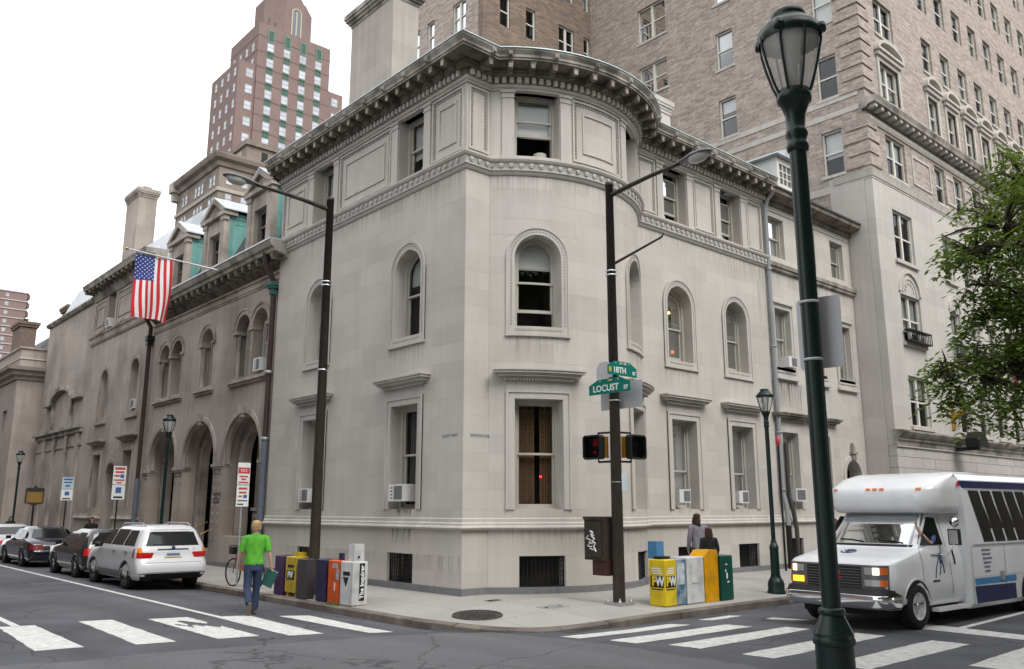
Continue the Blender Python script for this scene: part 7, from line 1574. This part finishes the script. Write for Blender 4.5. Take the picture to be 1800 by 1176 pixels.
MB().box(-.35, .35, -3.9, -3.2, 2.62, 2.68).build('roof_hatch', BW, bus)
MB().box(-.8, .8, -6.5, .6, .22, .36).build('chassis', RUBBER, bus)
# ---- bicycle against the kerb rack
bk = thing('bicycle', 'red bicycle parked on the sidewalk left of the green-shirted man', 'bicycle', (-2.12, 6.0, zwalk(-2.12, 6.0)), R_(8)); BRED = mat('bike_red', (.45, .01, .02), .3, coat=.3)
def bwheel(y):
    k = MB(); k.tube([(0, y + .33 * math.cos(a), .335 + .33 * math.sin(a)) for a in [i * math.pi / 16 for i in range(33)]], .019, 6, False); w = k.build('wheel', RUBBER, bk); k = MB()
    for i in range(14): a = i * math.pi / 7; k.tube([(.02 * (-1) ** i, y, .335), (0, y + .31 * math.cos(a), .335 + .31 * math.sin(a))], .0025, 3, False)
    k.build('spokes', ALLOY, w, kind='stuff')
bwheel(.52); bwheel(-.52)
P_ = dict(bb=(0, -.08, .30), st=(0, -.24, .80), ht=(0, .36, .82), hb=(0, .40, .68), ra=(0, -.52, .335), fa=(0, .52, .335))
k = MB()
for a, b in (('bb', 'st'), ('st', 'ht'), ('bb', 'hb'), ('ht', 'hb')): k.tube([P_[a], P_[b]], .018, 6)
k.tube([P_['bb'], P_['ra']], .011, 5); k.tube([P_['st'], P_['ra']], .010, 5); k.build('frame', BRED, bk)
MB().tube([P_['hb'], (0, .45, .55), P_['fa']], .013, 5).build('fork', BRED, bk); MB().tube([(-.3, .28, .98), (-.18, .36, 1.0), (0, .40, .98), (.18, .36, 1.0), (.3, .28, .98)], .013, 6).build('handlebar', BLACKP, bk); MB().tube([P_['ht'], (0, .39, .98)], .014, 6).build('stem', BLACKP, bk)
k = MB(); k.prism([(-.07, -.13), (.07, -.13), (.03, .05), (.015, .16), (-.015, .16), (-.03, .05)], lambda x, y: (x, y - .27, .92), lambda x, y: (x, y - .27, .965)); k.build('saddle', BLACKP, bk); MB().tube([P_['st'], (0, -.27, .92)], .013, 6).build('seat_post', ALLOY, bk)
MB().lathe([(.06, -.005), (.095, -.005), (.095, .005), (.06, .005)], n=16).xf(Matrix.Translation((.03, -.08, .30)) @ Matrix.Rotation(math.pi / 2, 4, 'Y')).build('chainring', GRILLE, bk)
for s in (-1, 1): MB().tube([(s * .04, -.08, .30), (s * .06, -.08 + s * .10, .30 - s * .13)], .01, 5).build('crank', ALLOY, bk); MB().box(s * .10 - .05, s * .10 + .05, -.12 + s * .10, -.04 + s * .10, .29 - s * .13, .31 - s * .13).build('pedal', BLACKP, bk)
MB().box(-.1, .1, .44, .6, .78, .95).build('front_bag', BLACKP, bk)
t = thing('bike_rack_post', 'short steel post the red bicycle leans on', 'post', (-2.0, 5.75, zwalk(-2, 5.75)), world=True); MB().tube([(-2.0, 5.75, -.1), (-2.0, 5.75, .62)], .03, 8).build('post', GALV, t); MB().lathe([(.001, .64), (.035, .63), (.035, .6)], (-2, 5.75, 0), 10).build('cap', GALV, t)
# ================================================================= people
def skin_mesh(pts, edges, root=0, sub=2):
    me = bpy.data.meshes.new('tmp'); bm = bmesh.new(); ly = bm.verts.layers.skin.new(); vs = []
    for i, (p, r) in enumerate(pts):
        v = bm.verts.new(p); v[ly].radius = (r, r) if not isinstance(r, tuple) else r; v[ly].use_root = (i == root); vs.append(v)
    for a, b in edges: bm.edges.new((vs[a], vs[b]))
    bm.to_mesh(me); bm.free(); ob = bpy.data.objects.new('tmp', me); COL.objects.link(ob)
    m = ob.modifiers.new('s', 'SKIN'); m.use_smooth_shade = True; m2 = ob.modifiers.new('u', 'SUBSURF'); m2.levels = sub; m2.render_levels = sub
    dg = bpy.context.evaluated_depsgraph_get(); out = bpy.data.meshes.new_from_object(ob.evaluated_get(dg)); bpy.data.objects.remove(ob); bpy.data.meshes.remove(me)
    mb = MB(); mb.add([tuple(v.co) for v in out.vertices], [tuple(p.vertices) for p in out.polygons], True); bpy.data.meshes.remove(out); return mb
SKIN_ = mat('skin', (.52, .33, .25), .55, .04, 8); DENIM = mat('denim', (.035, .055, .105), .85, .2, 7, streak=.25); SHOE = mat('shoe_leather', (.05, .045, .04), .6); SOLE = mat('shoe_sole', (.16, .14, .12), .8)
def ell(mb, secs, n=16):
    """loft of horizontal-ish ellipses (x,y,z,rx,ry)"""
    vs = []
    for x, y, z, rx, ry in secs:
        for k in range(n): a = 2 * math.pi * k / n; vs.append((x + rx * math.cos(a), y + ry * math.sin(a), z))
    mb.add(vs, [(i * n + k, i * n + (k + 1) % n, (i + 1) * n + (k + 1) % n, (i + 1) * n + k) for i in range(len(secs) - 1) for k in range(n)], True)
    mb.add(vs[-n:], [tuple(range(n))]); mb.add(vs[:n], [tuple(range(n))[::-1]]); return mb
def hand(P, E, wr, tip, thumb):
    """palm and five bent fingers from wrist index"""
    w = Vector(P[wr][0]); d = (Vector(tip) - w).normalized(); s = Vector(thumb).normalized(); nrm = d.cross(s).normalized()
    P.append((tuple(w + d * .05), .024)); pm = len(P) - 1; E.append((wr, pm)); P.append((tuple(w + d * .085), .022)); kn = len(P) - 1; E.append((pm, kn))
    for i, (o, L) in enumerate(((.026, .068), (.009, .078), (-.009, .072), (-.026, .056))):
        a = w + d * .10 + s * o; P.append((tuple(a), .0085)); q = len(P) - 1; E.append((kn, q)); b = a + d * L * .55 + nrm * .012; P.append((tuple(b), .0078)); E.append((q, q + 1)); P.append((tuple(b + d * L * .35 + nrm * .028), .0065)); E.append((q + 1, q + 2))
    a = w + d * .04 + s * .034; P.append((tuple(a), .0095)); q = len(P) - 1; E.append((pm, q)); P.append((tuple(a + d * .04 + s * .014 + nrm * .01), .008)); E.append((q, q + 1))
def person(label, loc, rz, hgt, pose, shirt, trous, hairm, sleeve=.5, long_hair=False, headturn=0.0, hem=.93, jacket=False, skirt=False):
    t = thing('person', label, 'person', loc, rz); t.scale = (hgt / 1.76,) * 3; J = pose
    P = [((0, 0, .95), .11), ((0, .0, 1.12), .10), ((0, .01, 1.32), .115), ((0, -.005, 1.47), .06), ((0, .005, 1.54), .052), ((0, .02, 1.62), .074), ((0, .015, 1.69), .084), ((0, .01, 1.745), .05)]; E = [(0, 1), (1, 2), (2, 3), (3, 4), (4, 5), (5, 6), (6, 7)]
    def ch(root, pts):
        for p, r in pts: P.append((p, r)); E.append((root, len(P) - 1)); root = len(P) - 1
        return root
    for s in 'LR':
        hip, kn, an, toe = J['leg' + s]; ch(0, [(hip, .085), (tuple((Vector(hip) + Vector(kn)) / 2), .075), (kn, .055), (tuple((Vector(kn) * .6 + Vector(an) * .4)), .05), (an, .036), (tuple(Vector(an) * .3 + Vector(toe) * .7), .036), (toe, .028)])
        sh, el, wr, tip = J['arm' + s]; w = ch(2, [(sh, .052), (tuple((Vector(sh) + Vector(el)) / 2), .043), (el, .036), (tuple((Vector(el) + Vector(wr)) / 2), .034), (wr, .024)]); hand(P, E, w, tip, J.get('thumb' + s, (0, 1, 0)))
    skin_mesh(P, E, 0, 2).build('body', SKIN_, t)
    # head features and hair turn together
    Mh = Matrix.Translation((0, .015, 1.66)) @ Matrix.Rotation(headturn, 4, 'Z')
    k = MB(); k.add([(-.014, .078, -.015), (.014, .078, -.015), (0, .108, -.022), (0, .082, .03)], [(0, 1, 2), (0, 2, 3), (1, 3, 2)]); k.xf(Mh); k.build('nose', SKIN_, t)
    for s in (-1, 1):
        k = MB(); ell(k, [(s * .082, -.005, -.03, .008, .016), (s * .090, -.008, -.005, .010, .022), (s * .084, -.005, .03, .007, .016)], 8); k.xf(Mh); k.build('ear', SKIN_, t)
        k = MB(); k.lathe([(.001, -.01), (.011, 0), (.001, .01)], n=8); k.xf(Mh @ Matrix.Translation((s * .032, .076, .012))); k.build('eye', mat('eye', (.06, .04, .03), .3), t)
    k = MB(); k.box(-.024, .024, .079, .086, -.052, -.045); k.xf(Mh); k.build('mouth', mat('lip', (.38, .16, .13), .5), t)
    k = MB(); rnd = random.Random(hash(label) % 999 if False else len(label)); secs = [(0, -.012, .108, .02, .02), (0, -.008, .098, .056, .060), (0, -.006, .072, .082, .088), (0, -.012, .04, .091, .092), (0, -.022, .0, .090, .084), (0, -.036, -.035, .080, .062), (0, -.048, -.06, .055, .036)]
    if long_hair: secs = secs[:5] + [(0, -.035, -.04, .112, .080), (0, -.045, -.10, .118, .078), (0, -.05, -.17, .11, .07), (0, -.05, -.22, .09, .05)]
    ell(k, [(x + rnd.uniform(-.004, .004), y, z, rx * rnd.uniform(.96, 1.06), ry) for x, y, z, rx, ry in secs], 18); k.xf(Mh); hr = k.build('hair', hairm, t)
    k = MB()
    for i in range(130):
        a = rnd.uniform(math.pi * .95, math.pi * 2.05); z = rnd.uniform(-.05 if not long_hair else -.2, .09); rr_ = .09 * math.sqrt(max(.15, 1 - (max(z, 0) / .12) ** 2)) * (1.12 if long_hair else 1.0); p = Vector((rr_ * math.cos(a), -.012 + rr_ * math.sin(a), z)); k.tube([p, p + Vector((rnd.uniform(-.012, .012), -.012, -.02)), p + Vector((rnd.uniform(-.02, .02), -.012, -.05))], [.008, .006, .001], 4)
    k.xf(Mh); k.build('hair_strands', hairm, hr, kind='stuff')
    # shirt: torso plus sleeves
    k = MB(); sx_ = [(0, 0, hem, .185, .125), (0, 0, hem + .03, .19, .13), (0, .0, 1.10, .178, .118), (0, .005, 1.22, .19, .122), (0, .01, 1.34, .208, .125), (0, .005, 1.41, .205, .115), (0, 0, 1.455, .165, .095), (0, -.005, 1.485, .11, .075), (0, -.003, 1.51, .07, .066)]
    fine = []
    for a, b in zip(sx_, sx_[1:]): m_ = max(1, int((b[2] - a[2]) / .02)); fine += [tuple(p + (q - p) * j / m_ for p, q in zip(a, b)) for j in range(m_)]
    ell(k, fine + [sx_[-1]], 36)
    for s in 'LR':
        sh, el, wr, tip = [Vector(p) for p in J['arm' + s]]; sg = -1 if s == 'L' else 1; e = sh + (el - sh) * min(1, sleeve * 2)
        pts = [sh + Vector((-sg * .08, 0, .015)), sh + Vector((-sg * .01, 0, .012)), sh + (e - sh) * .5, e]; rs = [.07, .073, .068, .066]
        if sleeve > .5: pts += [el + (wr - el) * .5, wr]; rs = [.07, .073, .06, .055, .05, .04]
        k.tube(pts, rs, 12)
    def fold(p):
        a = math.atan2(p[1], p[0]); w = .0045 * (math.sin(17 * p[2] + 4 * a) + .8 * math.sin(29 * p[2] - 5 * a + 1.3) + .6 * math.sin(11 * p[2] + 9 * a)) * (1.0 if p[2] < 1.40 else .4); return (p[0] + math.cos(a) * w, p[1] + math.sin(a) * w, p[2] + .008 * math.sin(5 * a) * (1 if p[2] < hem + .02 else 0))
    k.v = [fold(p) for p in k.v]
    k.build('jacket' if jacket else 'shirt', shirt, t)
    # trousers: hips plus legs
    k = MB(); ell(k, [(0, 0, .82, .165, .115), (0, 0, .90, .18, .128), (0, 0, hem + .04, .175, .12)], 20)
    for s in 'LR':
        hip, kn, an, toe = [Vector(p) for p in J['leg' + s]]; d = (an - kn); k.tube([hip + Vector((0, 0, .03)), hip + (kn - hip) * .45, kn, kn + d * .5, kn + d * .97], [.098, .088, .07, .066, .07], 14)
    k.build('trousers', trous, t)
    for s in 'LR':
        hip, kn, an, toe = [Vector(p) for p in J['leg' + s]]; f = (toe - an); f = f.normalized(); lat = Vector((1, 0, 0)); up = lat.cross(f).normalized()
        k = MB(); vs = []; n = 12; a0 = an - f * .06 + Vector((0, 0, 0)); base = an + (toe - an) * 0
        for q, w, h in ((-.06, .034, .05), (.0, .042, .075), (.08, .045, .055), (.15, .047, .04), (.21, .035, .025), (.235, .01, .012)):
            c = an + f * q - up * .03
            for i in range(n): a = 2 * math.pi * i / n; vs.append(tuple(c + lat * w * math.cos(a) + up * (h * math.sin(a) if math.sin(a) > 0 else .022 * math.sin(a))))
        k.add(vs, [(i * n + j, i * n + (j + 1) % n, (i + 1) * n + (j + 1) % n, (i + 1) * n + j) for i in range(5) for j in range(n)], True); k.add(vs[:n], [tuple(range(n))]); sh_ = k.build('shoe', SHOE, t)
        k = MB(); vs = []
        for q, w in ((-.07, .032), (.0, .042), (.08, .045), (.16, .047), (.22, .03)):
            c = an + f * q - up * .052; vs += [tuple(c - lat * w), tuple(c + lat * w), tuple(c - lat * w - up * .015), tuple(c + lat * w - up * .015)]
        k.add(vs, [(4 * i + a, 4 * i + b, 4 * i + 4 + b, 4 * i + 4 + a) for i in range(4) for a, b in ((0, 1), (1, 3), (3, 2), (2, 0))] + [(0, 1, 3, 2)]); k.build('sole', SOLE, sh_)
    return t
WALK = dict(legL=((-.09, 0, .90), (-.105, .03, .50), (-.11, -.30, .22), (-.11, -.205, .055)), legR=((.09, .0, .90), (.085, .10, .50), (.07, .10, .085), (.07, .30, .055)),
            armL=((-.20, 0, 1.41), (-.265, .03, 1.13), (-.235, .18, .94), (-.22, .24, .86)), armR=((.20, 0, 1.41), (.275, -.05, 1.13), (.325, .0, .89), (.345, .03, .80)), thumbL=(.3, .6, .3), thumbR=(-.3, .9, 0))
STAND = dict(legL=((-.09, 0, .90), (-.10, .02, .50), (-.11, -.01, .085), (-.12, .18, .055)), legR=((.09, 0, .90), (.10, .03, .50), (.11, .0, .085), (.13, .18, .055)),
             armL=((-.20, 0, 1.41), (-.255, -.02, 1.13), (-.24, .08, .89), (-.23, .11, .80)), armR=((.20, 0, 1.41), (.255, -.02, 1.13), (.24, .08, .89), (.23, .11, .80)), thumbL=(.3, .9, 0), thumbR=(-.3, .9, 0))
LIME = mat('lime_tshirt', (.10, .38, .035), .85, .10, 6, streak=.3, bump=.9, bumpscale=9); BLOND = mat('blond_hair', (.36, .25, .13), .6, .2, 14); BRUN = mat('brown_hair', (.045, .025, .016), .5, .2, 14); GREYSH = mat('grey_shirt', (.23, .22, .25), .85, .08, 5, streak=.3); BLKCL = mat('black_cloth', (.014, .014, .016), .85, .15, 6); TEAL = mat('teal_shirt', (.10, .42, .22), .8, .1)
gm = person('man in lime green T-shirt and jeans walking away across the left crossing', (-4.1, 1.25, zroad(-4.1, 1.25) + .0), R_(-14), 1.75, WALK, LIME, DENIM, BLOND, .42)
bkk = thing('book', 'dark green book carried in the right hand of the man in green', 'book', (0, 0, 0)); bkk.location = gm.location; bkk.rotation_euler = gm.rotation_euler
k = MB(); k.box(-.012, .012, -.115, .115, -.30, .02); k.xf(Matrix.Translation((.365, .02, .78)) @ Matrix.Rotation(.38, 4, 'Y') @ Matrix.Rotation(.2, 4, 'X') @ Matrix.Rotation(R_(62), 4, 'Z')); k.build('cover', mat('book_green', (.02, .09, .07), .5), bkk)
k = MB(); k.box(-.009, .009, -.108, .118, -.293, .023); k.xf(Matrix.Translation((.365, .02, .78)) @ Matrix.Rotation(.38, 4, 'Y') @ Matrix.Rotation(.2, 4, 'X') @ Matrix.Rotation(R_(62), 4, 'Z')); k.build('pages', mat('book_pages', (.55, .55, .48), .8), bkk)
person('man with long brown hair and grey shirt standing by the wall behind the boxes', (5.72, -1.95, 0), R_(-28), 1.70, STAND, GREYSH, BLKCL, BRUN, .8, True, R_(-62), hem=.80)
wm = person('woman with dark hair in black top beside the grey-shirted man', (5.30, -2.55, zwalk(5.3, -2.55)), R_(-35), 1.42, STAND, BLKCL, BLKCL, BRUN, .9, True, 0.0, hem=.85)
person('dark-haired woman in black jacket and white blouse behind the parked cars', (-1.5, 21.3, zwalk(-1.5, 21.3)), R_(175), 1.56, STAND, BLKCL, BLKCL, BRUN, .9, True, .2, jacket=True)
person('person in green shirt behind the near lamp post beside the bus', (11.5, -2.4, 0), R_(60), 1.55, STAND, TEAL, BLKCL, BRUN, .5)
person('dark-haired person at the far left picture edge beyond the cars', (-1.6, 34.6, zwalk(-1.6, 34.6)), R_(180), 1.50, STAND, BLKCL, BLKCL, BRUN, .9, True)
dv = thing('driver', 'bus driver with blue shirt sleeve and arm in the cab window', 'person', bus.location + Vector((math.cos(R_(86.5)), math.sin(R_(86.5)), 0)) * .045, bus.rotation_euler[2])
P = [((-.80, -.98, 1.50), .09), ((-.885, -.86, 1.42), .06), ((-.925, -.74, 1.36), .045), ((-.91, -.60, 1.46), .04), ((-.87, -.50, 1.58), .03)]; E = [(0, 1), (1, 2), (2, 3), (3, 4)]; hand(P, E, 4, (-.85, -.45, 1.68), (0, .5, .3)); skin_mesh(P, E).build('arm', SKIN_, dv)
k = MB(); k.tube([(-.79, -1.02, 1.50), (-.872, -.88, 1.43), (-.905, -.78, 1.385)], [.115, .085, .07], 12); k.build('sleeve', mat('blue_shirt', (.05, .11, .28), .8), dv)

# ================================================================= trees
LEAF = bpy.data.materials.new('leaf'); LEAF.use_nodes = True
_n, _l = LEAF.node_tree.nodes, LEAF.node_tree.links; _b = _n['Principled BSDF']; _b.inputs['Roughness'].default_value = .5; _b.inputs['Specular IOR Level'].default_value = .3
_g = _n.new('ShaderNodeNewGeometry'); _r = _n.new('ShaderNodeValToRGB'); _r.color_ramp.elements[0].color = (.032, .066, .018, 1); _r.color_ramp.elements[1].color = (.20, .28, .055, 1); _l.new(_g.outputs['Random Per Island'], _r.inputs[0]); _l.new(_r.outputs[0], _b.inputs['Base Color'])
_t = _n.new('ShaderNodeBsdfTranslucent'); _t.inputs[0].default_value = (.16, .24, .03, 1); _m = _n.new('ShaderNodeMixShader'); _m.inputs[0].default_value = .38; _o = _n['Material Output']; _l.new(_b.outputs[0], _m.inputs[1]); _l.new(_t.outputs[0], _m.inputs[2]); _l.new(_m.outputs[0], _o.inputs[0])
BARK = mat('bark', (.055, .045, .035), .95, .25, 6, bump=.6, bumpscale=25)
def build_tree(label, loc, seed, H, clumps, nleaf, leaflet, trunk_r, trunk_top):
    rnd = random.Random(seed); t = thing('tree', label, 'tree', loc)
    k = MB(); k.tube([(0, 0, 0), (.05, .02, trunk_top * .5), (0, .05, trunk_top)], [trunk_r * 1.3, trunk_r, trunk_r * .8], 12); k.build('trunk', BARK, t)
    kb = MB(); kl = MB()
    for (cx, cy, cz, rad) in clumps:
        c = Vector((cx, cy, cz)); s = Vector((0, .05, trunk_top)); m1 = s + (c - s) * .4 + Vector((rnd.uniform(-.3, .3), rnd.uniform(-.3, .3), .5)); 
        lb = MB(); lb.tube([s, m1, s + (c - s) * .75 + Vector((0, 0, .25)), c], [trunk_r * .5 * min(1, rad), trunk_r * .34 * min(1, rad), trunk_r * .2 * min(1, rad), trunk_r * .08], 6); lb.build('limb', BARK, t)
        for i in range(int(nleaf * min(rad, .9 if nleaf > 100 else 9) ** 2 * (1.3 if rad < .5 else 1))):
            while True:
                v = Vector((rnd.uniform(-1, 1), rnd.uniform(-1, 1), rnd.uniform(-1, 1)))
                if .25 < v.length < 1: break
            if nleaf > 100:
                if i % 9 == 0: tuft = c + Vector((v.x * rad, v.y * rad, v.z * rad * .8)); kb.tube([c + (tuft - c) * .15, c + (tuft - c) * .6 + Vector((0, 0, .05)), tuft], [.014, .009, .004], 4, False)
                tip = tuft + Vector((v.x, v.y, v.z)) * .13
            else: tip = c + Vector((v.x * rad, v.y * rad, v.z * rad * .72))
            if i % 6 == 0:
                kb.tube([c + (tip - c) * .2, c + (tip - c) * .6 + Vector((0, 0, .06)), tip], [.018, .011, .004], 4, False)
            az = rnd.uniform(0, 2 * math.pi); dr = rnd.uniform(.2, 1.1); L = leaflet * rnd.uniform(2.2, 3.6); ax = Vector((math.cos(az), math.sin(az), -dr)).normalized(); side = ax.cross(Vector((0, 0, 1))).normalized(); np = 4
            for q in range(np):
                b = tip + ax * L * (q + .4) / np - Vector((0, 0, 1)) * .02 * q
                for sg in (-1, 1):
                    d = (side * sg + ax * .55 + Vector((0, 0, -.35 * rnd.random()))).normalized(); w = d.cross(Vector((rnd.uniform(-.4, .4), rnd.uniform(-.4, .4), 1))).normalized() * leaflet * .22; ll = leaflet * rnd.uniform(.8, 1.15)
                    kl.add([b, b + d * ll * .45 + w, b + d * ll, b + d * ll * .45 - w], [(0, 1, 2, 3)])
    kb.build('twigs', BARK, t, kind='stuff'); kl.build('crown', LEAF, t); return t
tr = build_tree('leafy green street tree overhanging from the right picture edge', (1.2, -12.4, .1), 3, 9, [(-1.96, 1.06, 5.04, .66), (-2.24, 1.31, 4.72, .34), (-1.38, .95, 5.78, .5), (-.86, .88, 5.52, .85), (-1.64, 1.04, 4.22, .68), (-2.16, 1.24, 3.89, .42), (-2.45, 1.36, 3.21, .52), (-2.8, 1.54, 3.13, .32), (-1.95, 1.19, 3.3, .66), (-2.70, 1.47, 2.85, .22), (-2.84, 1.58, 3.25, .18), (-1.04, 1.04, 3.6, .85), (-.12, .77, 4.96, 1.2), (.83, .45, 6.32, 1.3), (.74, .53, 3.9, 1.2), (2.07, .03, 5.49, 1.5), (-1.98, 1.21, 2.85, .22), (-2.19, .87, 4.7, .6), (-2.4, 1.18, 4.25, .34)], 370, .092, .13, 3.2)
sqt = build_tree('tall park tree of the square behind the viewpoint', (-17, -22, .1), 5, 12, [(0, 0, 8, 3.2), (2.4, 1, 4.2, 2.2), (-2.4, 0, 4.0, 2.2), (0, 2.4, 4.2, 2.2), (2, 1, 6.5, 2.6), (-2, .5, 6.8, 2.6), (.5, -2, 6.8, 2.6), (0, 2, 9.5, 2.4), (1.2, 0, 10.8, 2.2)], 55, .30, .3, 4.5)
sqt.scale = (1.6,) * 3; tag(sqt, group='park trees of the square behind the viewpoint')
for i, (x, y, s, a) in enumerate(((-28, -19, 1.7, 40), (-8, -26, 1.8, 120), (1, -25, 1.65, 210), (10, -24, 1.75, 300), (19, -23, 1.6, 80), (29, -22, 1.7, 150))):
    c = copy_tree(sqt); c.location = (x, y, .1); c.scale = (s,) * 3; c.rotation_euler = (0, 0, R_(a)); c['label'] = 'park tree behind the viewpoint, %s from its left end' % ('second', 'third', 'fourth', 'fifth', 'sixth', 'seventh')[i]
